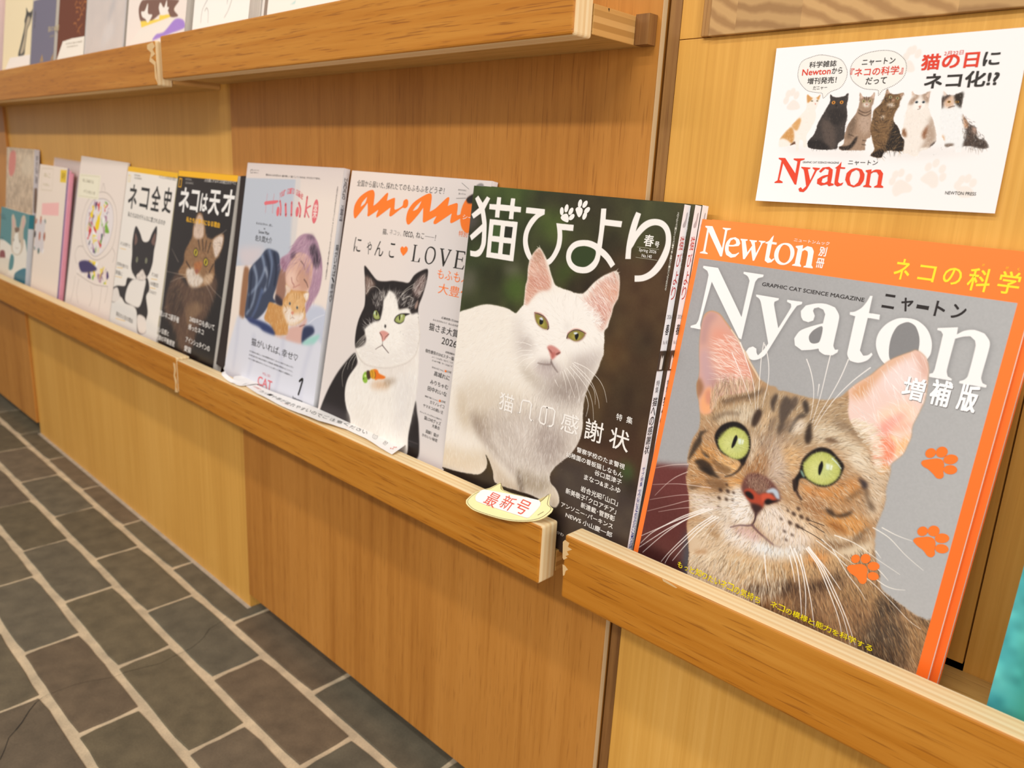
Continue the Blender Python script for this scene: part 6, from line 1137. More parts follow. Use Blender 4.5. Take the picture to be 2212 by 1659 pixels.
    s.fill([(43.1, 196.5), (62.7, 194.9), (88.7, 195.5), (108.2, 198.6), (117.8, 206.5), (97.7, 206.9), (71.6, 204.9), (54.7, 202.8)], '2f3a66', 1.5); s.fill([(178.9, 186.6), (197, 182), (202.6, 188.4), (189.9, 198.2), (179.1, 205.5)], '2f3654', 1.5); s.fill([(179.2, 206.2), (194.8, 195.8), (214.8, 189.2), (202, 203.5)], '9fcfc4', 1.5)
    s.fill([(17, 202.4), (47.9, 202.3), (77.8, 203.8), (92.3, 211), (117, 209.8), (140.9, 208.6), (180.9, 207.4), (202.4, 204.9), (217.1, 199.2), (231.4, 272), (10.4, 326.1)], 'd9d8e0', 2.0)
    for q in ([(23.2, 202.7), (24.1, 234), (22.9, 265.8)], [(66.5, 218), (69, 246.1), (63.8, 267.7)], [(138, 209), (138.3, 242), (134.2, 272.4)], [(199, 206.2), (190, 240.8), (191.3, 268.9)]): s.line(q, 9, 6, 'c4c4d2', 0.5, 4)
    pk = 'e26e74'; ink = '2f2a28'
    s.glyph([[(53.9, 48.7), (56.5, 46.4), (82.6, 43.5), (87.7, 43.5), (88, 45), (81.5, 47.5), (61.6, 50.3), (56.6, 51.3)]], pk, 0.9)
    for q, w in (([(59.4, 36.3), (59.1, 48.3), (59.8, 60.3)], 0.5), ([(75.8, 36), (75.7, 48.9), (77.2, 59.6)], 0.6), ([(91.7, 43.8), (95.6, 51.7), (96.6, 60.3)], 3.2), ([(105.7, 47), (109.3, 59.9)], 4.2), ([(119.2, 44.1), (121.8, 59)], 3.6), ([(135.3, 43.6), (140.7, 50.7), (140.8, 59.1)], 3.4), ([(152, 35.8), (152.1, 48), (151.7, 58.3)], 3.4), ([(161.5, 45.4), (153.4, 49.8), (161, 58.6)], 2.0)): s.pen(q, w, pk)
    for (x, y) in [(89.7, 56.7), (134, 54.1)]: s.disc(x, y, 3.6, 6.0, pk)
    (x, y), = [(172.7, 51)]; s.disc(x, y, 6.0, 14, pk); s.text('楽', [(x - 4, y - 9), (x + 4, y + 8)], 'f3dcd2', 0.01)
    for i, ch in enumerate('Your Go-To Guide'):
        if ch == ' ': continue
        (xa, ya), (xm, ym), (xb, yb) = [(90.2, 37.2), (113.2, 30.5), (141, 35.9)]; t = i / 15; bx = xa + (xb - xa) * t; by = (1 - t) ** 2 * ya + 2 * t * (1 - t) * (2 * ym - (ya + yb) / 2) + t * t * yb
        s.text(ch, [(bx - 1.5, by - 3.5), (bx + 1.7, by + 3.5)], pk)
    T = lambda t, b, c=ink, w=0.0: s.text(t, b, c, w)
    T('猫はみんなの宝もの､猫が楽しく過ごしてくれれば､それだけで幸せ｡', [(50.1, 12.20), (175.2, 14.75)]); s.pen([(10.1, 9), (15.4, 8.3), (16.4, 12.5), (10.9, 12.7), (10.1, 9)], 0.6, ink, False); T('マガジンハウス', [(18.1, 8.22), (31.9, 9.68)]); T('雑誌から', [(18.9, 11.39), (30.4, 12.65)])
    T('あ､あ､あ､かわいい…癒し｡', [(40.2, 73.17), (81.3, 76.26)]); T('×', [(60.2, 79.25), (64.5, 81.31)]); T('Snow Man', [(48.6, 82.88), (74.9, 87.00)]); T('佐久間大介', [(41.9, 89.42), (84.1, 97.26)])
    T('猫がいれば､幸せ♡', [(62.9, 219.20), (174.7, 229.09)])
    for k, t in enumerate(('本と猫のある暮らし､人気の愛猫家を訪ねて｡会いたい猫たちに会いに行く', '旅､眠る猫､集まる猫｡町の猫がいる商店街､看板猫の喫茶店｡ねこじゃらし', 'かわいい雑貨､猫柄のおやつ｡プレゼントにも｡猫グッズ､図鑑まで｡保護猫のこと')):
        T(t, [(60.6, 235.96), (168.2, 238.24)] if k == 0 else ([(60.6, 240.92), (168.0, 243.20)] if k == 1 else [(59.7, 245.97), (168.0, 248.24)]), '4a4644')
    T('VOL.1251', [(99.1, 256.98), (118.5, 260.22)], 'e08a90'); T('CAT', [(89.8, 263.70), (124.8, 275.18)], pk, 0.03); s.pen([(185.1, 249.9), (191.2, 246.2), (189.2, 256.1), (186.2, 265.8)], 3.0, '24201e', True); T('January', [(173.8, 270.14), (196.6, 275.76)], ink, 0.01)
    (xa, ya), (xb, yb) = [(216.2, 20.1), (212.1, 125.9)]; s.text('全国の書店､駅売店､コンビニエンスストアで発売中2026年1月28日発行', [(xb - 1.0, ya), (xb + 1.2, yb)], '6a6462', vertical=True)
    return s

def art_pale_spine(k, t, words):
    h = MAGS[k]['h'] * 1000; s = Art(t * 1000, h, 1.0, 'f2f2f5'); w = s.w
    for t_, y0, y1, c, v in words: s.text(t_, [(w * .25, y0), (w * .75, y1)], c, 0.01, vertical=v)
    return s

# ---------------------------------------------------------------- postcard flyer on the wall: six cats in a row under two speech bubbles
def art_flyer():
    s = Art(147.8, 99.6, 3.2, 'f6f1ee'); s.grad(0, 0, 148, 60, 'f7f3f1', 'f4eeea')
    beige = 'efe4da'
    for pad, toes in (([(12.5, 37.5), (14.8, 34.3), (16.9, 33.2), (20.3, 35.3), (21.6, 38.6), (17.8, 39.7), (13.7, 39.3)], [(11.5, 33.4), (12.5, 29.4), (15.3, 28.3), (18.2, 30.4)]), ([(82.9, 18.2), (85.1, 13.3), (88.1, 14.2), (90.3, 18.7), (88.4, 20)], [(84, 11), (85.7, 7.9), (87.7, 7.4), (90.7, 9.7)]), ([(89.1, 88.9), (90.3, 84.2), (93.4, 82.5), (97.5, 84.3), (100.5, 86.9), (99.8, 89.6), (95.5, 90.5), (91.6, 92.6)], [(88.3, 83.5), (89.5, 79.6), (92.7, 78.4), (97.6, 81.3)]), ([(104.5, 82.2), (106.2, 79.1), (109.4, 76.8), (112.5, 78.2), (114.4, 81.2), (114.5, 85.6), (111.8, 86.8), (109.4, 85.1)], [(107.6, 74.6), (111.5, 72.3), (115.6, 75.6), (116.6, 80.3)]), ([(125.2, 86.7), (128.4, 85.1), (132.5, 85.7), (135.3, 89.9), (130.9, 91.6), (127.3, 91)], [(125.5, 84.5), (127.1, 81.5), (130.3, 80.7), (133.4, 83.1)])):
        s.fill(pad, beige, 0.3)
        for x, y in toes: s.ell(x, y, 1.9, 2.6, 10, beige, 0.25)
    for bub in ([(32.1, 6.3), (44.2, 9.8), (49.3, 16.2), (49.7, 21.6), (46.8, 26.8), (40.5, 29.3), (36.8, 32.8), (35.4, 29.9), (32.1, 29.3), (24.9, 27.5), (18.8, 21.6), (17.2, 16), (18.8, 9.7), (25.4, 7)], [(68.2, 6.3), (76.8, 7.6), (83.5, 12.5), (85.4, 17.6), (84.4, 22.7), (79.9, 26.8), (73.5, 29.5), (71.5, 32.4), (70.5, 29.4), (61.5, 27.9), (54.4, 23.4), (51.6, 17.9), (52.7, 11.9), (58.4, 7.8)]):
        s.fill(bub, 'f3ede4', 0.3); P = spline(bub, True, 14); d = np.concatenate([[0], np.cumsum(np.hypot(*np.diff(P, axis=0).T))])
        for q in np.arange(0, d[-1], 0.95): s.disc(np.interp(q, d, P[:, 0]), np.interp(q, d, P[:, 1]), 0.24, 0.24, '7a736c')
    s.fill([(11.2, 61.8), (30.9, 64.3), (58.2, 65.5), (77.9, 69), (93, 64.6), (128.9, 63.8), (134.6, 66.1), (90.3, 70.1), (24.3, 67.7)], 'e6ded8', 2.5, 0.7)
    def cat(parts, fur=None, cols=None, n=120, L=1.6, seed=71):
        s.setclip(parts[0][0], 0.12, 0.3, seed)
        for p, c, sf in parts: s.fill(p, c, sf * 0.55)
        s.clip = None
        if fur is not None: s.fur(fur, n, [(*tuple(np.mean(fur, 0)), 95)], L * 0.55, cols, 0.45, 25, seed)
    K = lambda c, sf=0.35: (lambda p: (p, c, sf))
    b1 = [(25.2, 29.8), (28.2, 31.5), (32.1, 32), (34.6, 30.2), (34.4, 33.7), (33.6, 37.4), (32.6, 39.9), (33.7, 45), (31.8, 50.8), (29.1, 56.5), (30.8, 63), (28, 63.4), (27.1, 59.8), (24.9, 59.1), (25.1, 65.7), (23.4, 66.2), (22.1, 61.7), (18.6, 62.7), (11.4, 63.4), (10.4, 59.1), (12.4, 55.1), (17.4, 49.3), (22.9, 42.9), (25.9, 39.1), (25.5, 34)]
    cat([(b1, 'f4e9de', .4), ([(25.4, 30.2), (28.3, 31.9), (29.5, 32.8), (28, 34.7), (26.4, 35.3)], 'd39a5c', .5), ([(32.1, 32), (34.3, 30.5), (34.1, 33), (33.1, 33.9)], 'd39a5c', .5), ([(18.1, 49.3), (22.5, 44.8), (23.8, 46.8), (22.2, 52.6), (19.6, 51.9)], 'd9a468', .8), ([(10.7, 58.4), (17.6, 50.6), (20.6, 56.5), (19.8, 61.1), (16.6, 59.1), (12.8, 57.8)], 'cf9656', .9), ([(18.6, 62.4), (21.4, 59.8), (22, 62.1)], '6a4630', .5), ([(28.6, 34.1), (29.9, 34), (30, 34.8), (28.9, 34.7)], '8a7a5c', .3), ([(32.3, 34.1), (33.3, 34), (33.4, 34.8), (32.6, 34.9)], '8a7a5c', .3), ([(31.4, 35.9), (32.3, 35.9), (32.1, 36.9)], 'd99a8a', .3)], b1, ['fff8f0', 'e9d9c8'], 160)
    b2 = [(40.7, 30.4), (43.2, 32.1), (46, 32.5), (49.8, 32), (52.5, 30.3), (52.9, 34.9), (52.7, 38), (54.1, 44.8), (53.7, 51), (54.4, 57.9), (50.9, 61.1), (50.8, 64.2), (47.5, 64.9), (40.8, 65.2), (31.5, 63.7), (30.6, 59.8), (33.8, 55.3), (35.5, 48.2), (38.6, 41.3), (40.6, 37), (41.3, 34.5)]
    cat([(b2, '3f3733', .5), ([(38, 46.4), (46.7, 50.3), (48.8, 64.2), (42.3, 61.7)], '5a4c44', 2), ([(30.6, 59.8), (38.5, 59.1), (46.1, 64.3), (40.1, 65.3), (31.5, 63.4)], '27211f', 1.2), ([(41.3, 41.4), (49, 39.7), (53.1, 44.8), (46.7, 50.3)], '302926', 1.5)], b2, ['6a5a50', '231d1b', '54473f'], 520, 2.0)
    for x, y in [(43.8, 35.8), (49, 35.8)]: s.ell(x, y, 1.14, 1.04, 0, 'e09238', 0.12); s.ell(x, y, 0.36, 0.62, 0, '1c1512', 0.12)
    s.ell(*[(45.9, 37.7)][0], 0.72, 0.50, 0, '1f1816', 0.3)
    b3 = [(59.5, 30), (62.1, 32.8), (66.6, 33), (68.9, 30.1), (69.2, 36.1), (68.5, 39.1), (69, 44.5), (70.9, 56.7), (68.2, 59.2), (68.5, 65.1), (66.6, 65.4), (60.8, 65.4), (52.9, 65.2), (51.6, 63.3), (54.2, 61.1), (54, 55.4), (55.6, 48.6), (58.7, 43.7), (59.8, 40), (60.2, 36.4)]
    cat([(b3, 'a5876f', .5), ([(60.3, 30.9), (62.1, 33.1), (60.7, 34)], 'd9b8a4', .5), ([(67.2, 33), (68.7, 30.9), (68.8, 34.2)], 'd9b8a4', .5), ([(55.7, 49.2), (58.7, 43.7), (60.2, 49.3), (58.3, 57.9), (55.7, 57.9)], '7a6350', 1.5), ([(61.5, 45), (68.5, 45.1), (69.3, 54.3), (64.2, 54.2)], 'bb9f8a', 2), ([(51.6, 63), (57.7, 62.3), (60.9, 57.9), (62.4, 56.7), (62, 60.4), (58.8, 64.8), (54.2, 65.2)], '2a211c', .8), ([(62.8, 36.8), (66.6, 36.9), (66.3, 39), (63.7, 38.9)], 'e9dccd', 1)], b3, ['c9ae98', '6b5443', '8f745e'], 420, 1.8)
    for q in ([(62.9, 33.4), (63.4, 35)], [(64.2, 33.2), (64.5, 35)], [(65.7, 33.5), (65.5, 35)], [(60.9, 41), (64.9, 42.6), (68.2, 41.2)], [(60.8, 42.5), (65.2, 44.4), (68.4, 42.7)], [(56.7, 55.4), (60.1, 56.7)], [(66.3, 59.2), (68.2, 59.5)], [(66.3, 61.7), (68.3, 62)]): s.line(q, .7, .5, '4a382c', .7, .3)
    for x, y in [(62.9, 35.6), (66.8, 35.6)]: s.ell(x, y, 1.04, 0.88, 0, 'b0a070', 0.12); s.ell(x, y, 0.31, 0.57, 0, '1c1512', 0.12)
    s.ell(*[(65, 37.6)][0], 0.66, 0.44, 0, 'a5604c', 0.3)
    b4 = [(75.3, 31.8), (76, 28.7), (78.3, 31.3), (82.3, 32.1), (86.4, 31.5), (85.1, 34.8), (84.7, 39.5), (83, 43.6), (83.1, 47.8), (86.7, 52), (89, 56.8), (91.6, 59.8), (91.3, 65.5), (81, 65.6), (79.2, 69.6), (72.5, 68.5), (74.1, 64.7), (72, 59.2), (69.6, 52.5), (69.8, 45.8), (70, 40.9), (72.9, 38), (74.8, 34.5)]
    cat([(b4, '7a5b3c', .5), ([(83.1, 47.8), (87.4, 52.6), (91.5, 59.2), (91.6, 65.5), (81, 65.6), (82.1, 56.8)], '2a221d', 1.2), ([(72.4, 68.1), (77.2, 64.7), (80.4, 65.3), (79.2, 69.6)], '241c17', .8), ([(77.2, 37.8), (80.8, 37.3), (82.2, 38.9), (79.9, 39.7)], 'e6d3c0', 1), ([(74.7, 45.2), (77, 44.4), (77, 46.2), (75.5, 46.5)], 'e0cdbb', 1), ([(75.6, 31.8), (76.3, 29.5), (77.9, 31.3)], 'd3b09a', .4), ([(84.2, 32.7), (86.1, 31.8), (85.3, 34)], 'c9a48e', .4)], b4, ['b08a5a', '2e221a', '5a4230', '8f6c44'], 620, 2.2)
    s.fur(b4, 260, [(*p, a) for p, a in zip([(75.3, 52.5), (80.9, 49.6)], (20, 160))], 3, ['241a14', 'a98558'], 0.6, 30, 78)
    for x, y in [(78.8, 33.7), (83, 34.5)]: s.ell(x, y, 0.99, 0.73, 10, 'b0a478', 0.12); s.ell(x, y, 0.36, 0.47, 0, '1c1512', 0.12)
    s.ell(*[(80.8, 35.6)][0], 0.83, 0.55, 0, 'c49a86', 0.4)
    b5 = [(90.8, 30.4), (93.2, 32.8), (97, 32.9), (101.2, 31.1), (101.5, 36), (101.9, 40), (103.3, 43.5), (106.6, 50), (109.3, 59.3), (105.6, 64), (101.2, 65.5), (100.5, 68.4), (96.4, 68.5), (95, 67), (92, 66.7), (91.1, 59.2), (89, 55.6), (88.9, 49.7), (89.2, 42.6), (89.7, 37.9), (90.8, 34.4)]
    cat([(b5, 'efe4d9', .5), ([(90.5, 30.7), (92.9, 33.1), (90.5, 36.2), (90.3, 38.5), (93.8, 38), (94.5, 35.7), (95.3, 33.2)], 'a98c76', 1.2), ([(96.4, 33.2), (101, 31.4), (101.2, 37.7), (98.7, 36.5), (97.1, 34.1)], 'a98c76', 1.2), ([(88.8, 54.4), (90.2, 52.1), (92.2, 56.9), (90.1, 56.8)], '8a5c3c', 1), ([(101, 54), (103.3, 50.5), (104.5, 54), (103, 58.7), (100.9, 56.9)], '8a5636', 1.2), ([(103.2, 49.9), (104.7, 45.3), (109.1, 58.1), (105.5, 63.4), (101.2, 65.2), (103.1, 59.3)], 'b59c88', 2), ([(101, 64), (104.9, 63.4), (105, 65.4), (101.8, 65.6)], 'efe4d9', .6), ([(106.5, 62.8), (109.4, 59.9), (113, 61), (115.7, 65.1), (113, 67.7), (109.1, 67.9)], '33241e', .9), ([(90.8, 31), (92.6, 32.8), (91.5, 33.3)], 'd9bca8', .4), ([(99.1, 33.6), (100.8, 31.9), (100.8, 34.8)], 'd9bca8', .4), ([(93.3, 36.9), (95.6, 35.2), (96.7, 38.1), (98.9, 37.6), (99.4, 40.5), (96.1, 41.6), (93, 40.4)], 'f5ede4', 1)], b5, ['fbf5ee', 'd6c4b4', 'f1e6da'], 380, 2)
    for x, y in [(94.5, 37.2), (98.4, 37.3)]: s.ell(x, y, 0.94, 0.78, 0, '7a8288', 0.12); s.ell(x, y, 0.47, 0.52, 0, '1c1a1c', 0.12)
    s.ell(*[(96.8, 39.8)][0], 0.72, 0.50, 0, 'b5705c', 0.3); s.line([(96.8, 40.2), (96.9, 41), (95.8, 41.4)], .5, .4, '8a6a5c', .8, .2)
    b6 = [(108.2, 31.1), (111.1, 33.5), (115, 33.6), (119.7, 31.6), (119.9, 37.2), (119.8, 41.1), (121.2, 44.5), (124.6, 49.1), (129.5, 52.5), (131.2, 57.6), (135.4, 59.3), (138, 63.2), (134.2, 64.1), (128.6, 62.7), (124.3, 62.7), (124, 65.9), (120.7, 65.6), (119.6, 62.2), (116.7, 63), (114.4, 62.8), (113.6, 59.3), (109.8, 51.7), (109, 44.2), (108.8, 39.7), (108, 36.2)]
    cat([(b6, 'eeece9', .5), ([(108.7, 40.8), (108, 36.2), (109, 34), (112.8, 33.6), (112.7, 36.4), (110.2, 38), (109.9, 40.8)], '3f312a', 1), ([(114.7, 33.6), (119.1, 32.7), (119.8, 38.3), (119.5, 41.1), (116.1, 38.7), (114.5, 35.9)], '33281f', 1), ([(110, 36.8), (114, 34.2), (115.5, 39.9), (113.5, 40.9), (110.6, 40.3)], 'd9b396', 1.2), ([(121.2, 44.5), (124.6, 49.1), (129.5, 52.5), (131.2, 57.6), (135.4, 59.3), (138, 63.2), (134.2, 64.1), (128.6, 62.7), (124.3, 62.7), (124.8, 55.9)], '4a3c34', 1), ([(121.3, 45.1), (124, 48.5), (125.1, 51.9), (123.6, 52.5)], 'dba47c', 1), ([(127.3, 52), (129.9, 53.1), (130, 55.4), (128.3, 54.8)], 'c9a490', 1), ([(109.9, 59.3), (112.2, 56.4), (113.7, 58.7), (112.5, 61.6)], 'd9a678', 1), ([(114.2, 61.6), (117.5, 61), (119.5, 61.6), (117.3, 63.2), (115, 63)], '7a6658', .8), ([(108.4, 31.4), (110.5, 33.4), (109.3, 34.3)], 'e2ccbc', .5)], b6, ['fbfaf8', 'dcd6d0', 'f3efec'], 300, 2)
    s.fur([(121.2, 44.5), (129.5, 52.5), (135.4, 59.3), (134.1, 63.8), (124.9, 62.7)], 160, [(0, 0, 60)], 2.4, ['2a211c', '7a6250', '55443a'], 0.6, 30, 79)
    for x, y in [(112.5, 37.6), (116.9, 37.8)]: s.ell(x, y, 0.99, 0.62, 5, 'b07f34', 0.12); s.ell(x, y, 0.36, 0.47, 0, '1c1512', 0.12)
    s.line([(112.9, 40.8), (114.5, 40.3), (115.8, 40.1)], .7, .5, '5a4238', .8, .3)
    ink = '38332f'; red = 'e0432c'
    T = lambda t, b, c=ink, w=0.02: s.text(t, b, c, w)
    T('科学雑誌', [(24.3, 10.03), (42.1, 13.78)]); T('Newton', [(20.2, 14.46), (39.0, 18.24)], red, 0.03); T('から', [(39.8, 14.49), (46.5, 18.21)]); T('増刊発売！', [(24.5, 19.94), (43.6, 23.87)]); T('だニャー', [(28.9, 25.19), (38.2, 27.57)], ink, 0)
    T('ニャートン', [(58.3, 10.62), (78.1, 14.50)]); T('『ネコの科学』', [(52.0, 15.74), (83.7, 20.68)], red); T('だって', [(62.3, 21.67), (74.8, 25.73)])
    T('猫の日', [(93.7, 10.64), (124.1, 19.10)], red, 0.05); T('に', [(126.7, 11.51), (134.8, 18.68)], ink, 0.05); T('2月22日', [(105.3, 9.49), (115.5, 11.87)], red, 0.0); T('ネコ化!?', [(97.2, 21.39), (136.1, 29.82)], ink, 0.05)
    T('GRAPHIC CAT SCIENCE MAGAZINE', [(29.3, 72.47), (53.4, 73.69)], ink, 0); T('ニャートン', [(59.4, 71.26), (77.7, 74.23)], ink, 0.01); T('NEWTON PRESS', [(119.7, 88.21), (136.2, 90.11)], ink, 0)
    # the red masthead
    for g in ([[(12.1, 70.5), (16.7, 70.6), (25.4, 80.5), (25.6, 72.6), (22.8, 71.6), (22.7, 70.8), (30.3, 70.7), (30.2, 71.4), (27.6, 72.3), (27.2, 87.8), (26, 87.6), (15.8, 74), (14.9, 85), (17.5, 86.2), (17.5, 87), (11.8, 87.2), (11.8, 86.6), (13.7, 85.4), (14.4, 72.3), (12.2, 71.2)]],
              [[(28.8, 76.1), (35.1, 76.5), (35, 77.2), (33.5, 77.6), (36.3, 84.7), (38.4, 78.1), (36.6, 76.9), (36.7, 76.3), (41.5, 76.6), (41.4, 77.3), (39.7, 78.3), (35.2, 89.8), (33, 92.4), (30.2, 92.2), (29.2, 90.4), (30.7, 89.3), (32.1, 90.7), (34.2, 88.5), (30.9, 78.3), (29, 76.7)]],
              [[(41.3, 78.8), (43.3, 76.3), (47.5, 75.7), (50.1, 77.4), (50.4, 81), (50.3, 85.9), (52.3, 86.4), (52.2, 87.2), (49.3, 88), (47.9, 86.8), (44.1, 87.8), (41.2, 86.6), (41, 83.8), (44.1, 81.6), (47.6, 80.7), (47.6, 77.5), (45.1, 76.9), (43.6, 78.4), (42.5, 79.6)], [(47.5, 81.7), (44.3, 83.3), (44, 85.7), (46, 86.1), (47.9, 84.9)]],
              [[(55, 72.3), (55.1, 75.7), (58, 75.9), (57.9, 76.8), (54.9, 76.7), (54.8, 85), (56.2, 86.1), (58.4, 85.2), (57.6, 87), (54.8, 88), (52.7, 86.7), (52.5, 83.8), (52.5, 76.7), (51.4, 76.4), (53.6, 74.5)]],
              [[(65.4, 76.1), (68.8, 77), (70.8, 79.7), (70.9, 83.6), (69.1, 86.9), (65.2, 88.1), (61.3, 86.8), (59.2, 83.6), (59.4, 79.6), (61.9, 77)], [(65.2, 77.1), (62.6, 78.7), (61.9, 82.7), (63.3, 86.3), (65.5, 87), (67.6, 84.9), (68.2, 81), (67.1, 78)]],
              [[(71.2, 77.3), (74.7, 76.7), (74.7, 78.3), (77.1, 76.8), (80.2, 76.9), (82.1, 79), (82.1, 86), (83.6, 86.9), (83.5, 87.7), (78, 87.7), (78.1, 87), (79.7, 86.1), (79.6, 80.2), (78.1, 78.3), (75.9, 78.4), (74.7, 79.4), (74.8, 86.3), (76.4, 87.2), (76.3, 87.8), (71.2, 87.6), (71.3, 86.9), (72.6, 86.2), (72.5, 78.9), (71.3, 78.1)]]): s.glyph(g, 'e8482c', 0.6)
    return s
#TAIL

# ---------------------------------------------------------------- covers of the far, smaller titles
def art_white_history():
    s = new_art('n1', 1.4, 'f0e6da'); ink = '2a2420'; W, H_ = s.w, s.h
    s.fill([(0, 0), (W, 0), (W, 8), (0, 8)], 'f2b708', 0.1, 1, False); s.fill([(W - 1.6, 0), (W, 0), (W, H_), (W - 1.6, H_)], '8a7a20', 0.2, 1, False)
    s.fill([(0, H_ - 62), (W, H_ - 50), (W, H_), (0, H_)], 'dfd9d2', 6, 0.9)
    body = [(53.2, 178.9), (82.2, 177.1), (129.4, 167.5), (143.4, 182.8), (135.5, 196.5), (148.9, 219.1), (145.4, 237.3), (149.9, 251.4), (120.2, 256.1), (103, 222.3), (56.5, 220), (34, 213.3), (10.5, 226.6), (-2.9, 224.8), (-3.3, 206.1), (15.1, 197.8), (47.7, 192.7)]
    s.fill(body, '2b221f', 0.8)
    s.fill([(-2.5, 208.6), (15.9, 200.3), (29.9, 211.3), (34.8, 215.8), (10.5, 226.6), (-2.9, 224.8)], 'e6dacf', 0.8); s.fill([(76, 178.1), (124.3, 170.8), (124.5, 190.8), (118.7, 211.9), (108.3, 218.8), (76.1, 219.2), (54.9, 215.1), (58, 193.7)], 'ede3d8', 1.0); s.fill([(112.2, 230.8), (143.2, 230.2), (149.9, 251.4), (123.2, 255.5)], 'e8dbd0', 0.9)
    head = [(60.5, 93.3), (80.3, 101.3), (96.7, 113.2), (117.5, 110.8), (128, 96.1), (141.2, 84.9), (145.4, 103.9), (142.8, 123.7), (143, 143.3), (133.7, 161.9), (115.8, 173.3), (87.5, 173.8), (64.3, 161.8), (60.3, 139.2), (55.1, 116.8)]
    s.fill(head, '2b211f', 0.6); s.fill([(62.4, 103.3), (75, 114.5), (66.2, 123.2)], '7a5a4e', 0.8); s.fill([(139.6, 94.8), (142.6, 114), (128.5, 110.8)], '7a5a4e', 0.8)
    s.fill([(108.7, 156.8), (118.3, 161.7), (126.5, 168), (118.8, 172.9), (94.4, 175.3), (87.6, 169.9), (99.6, 161.9)], 'eadbce', 0.8); s.ell(*[(96.6, 162.3)][0], 2.0, 1.5, 0, '4a3430', 0.6)
    for x, y in [(82.1, 144.8), (118.2, 141.7)]: s.ell(x, y, 3.6, 4.6, 0, 'a9a884', 0.5); s.ell(x, y, 1.1, 3.6, 0, '17120f', 0.4)
    s.fur(head, 260, [(0, 0, 80)], 5, ['4a3c36', '1a1413'], 0.4, 25, 81)
    for q in ([(104.2, 166.2), (128.7, 165.1), (147.5, 167.3)], [(79.4, 168.6), (61.1, 172.5)], [(80.2, 171), (59.6, 177.9)]): s.line(q, .6, .3, 'efe6dc', .7, .3)
    T = lambda t, b, c=ink, w=0.02: s.text(t, b, c, w)
    for ch, b in zip('ネコ全史', ([(17.3, 28.4), (50.9, 66.5)], [(65.0, 30.2), (97.1, 62.4)], [(108.5, 24.7), (141.2, 62.1)], [(152.5, 24.0), (182.4, 60.7)])): T(ch, b, ink, 0.035)
    T('私たちはなぜそんなに愛されるのか', [(23.1, 72.59), (170.9, 80.75)], ink, 0.01); T('ネコと人の本当の歴史', [(126.6, 6.39), (189.2, 11.95)], '6a625a', 0.0)
    s.pen([(7, 14), (14.5, 14), (14.5, 24.5), (7, 24.5), (7, 13.2)], 1.8, 'f2d48a', False); T('NATIONAL', [(29.5, 11.01), (55.1, 13.97)], '8a827a', 0); T('GEOGRAPHIC', [(31.0, 15.54), (61.6, 18.49)], '8a827a', 0)
    for t, b in (('ネコの狩りと', [(6.1, 123.60), (49.6, 130.10)]), ('世界を旅する', [(3.6, 158.48), (50.8, 165.00)]), ('家猫に', [(1.5, 172.49), (31.7, 179.55)]), ('ネコの目', [(145.2, 155.98), (168.4, 162.06)]), ('10億匹', [(144.8, 169.80), (175.7, 176.34)]), ('になるまで', [(141.6, 183.41), (171.0, 188.57)]), ('現在の人気の理由', [(25.0, 239.45), (96.3, 247.36)])): T(t, b, '4a4038', 0.0)
    for (a, b) in ([(8.7, 135.3), (32.3, 134.5)], [(4.1, 168.1), (29, 166.2)], [(3.5, 183.6), (30.6, 181.7)], [(146, 166.3), (167.5, 164.8)], [(145.7, 180.4), (166.2, 179.1)], [(25.6, 251.4), (65.7, 248.7)]): s.pen([a, b], 1.0, 'f0c050', False)
    return s

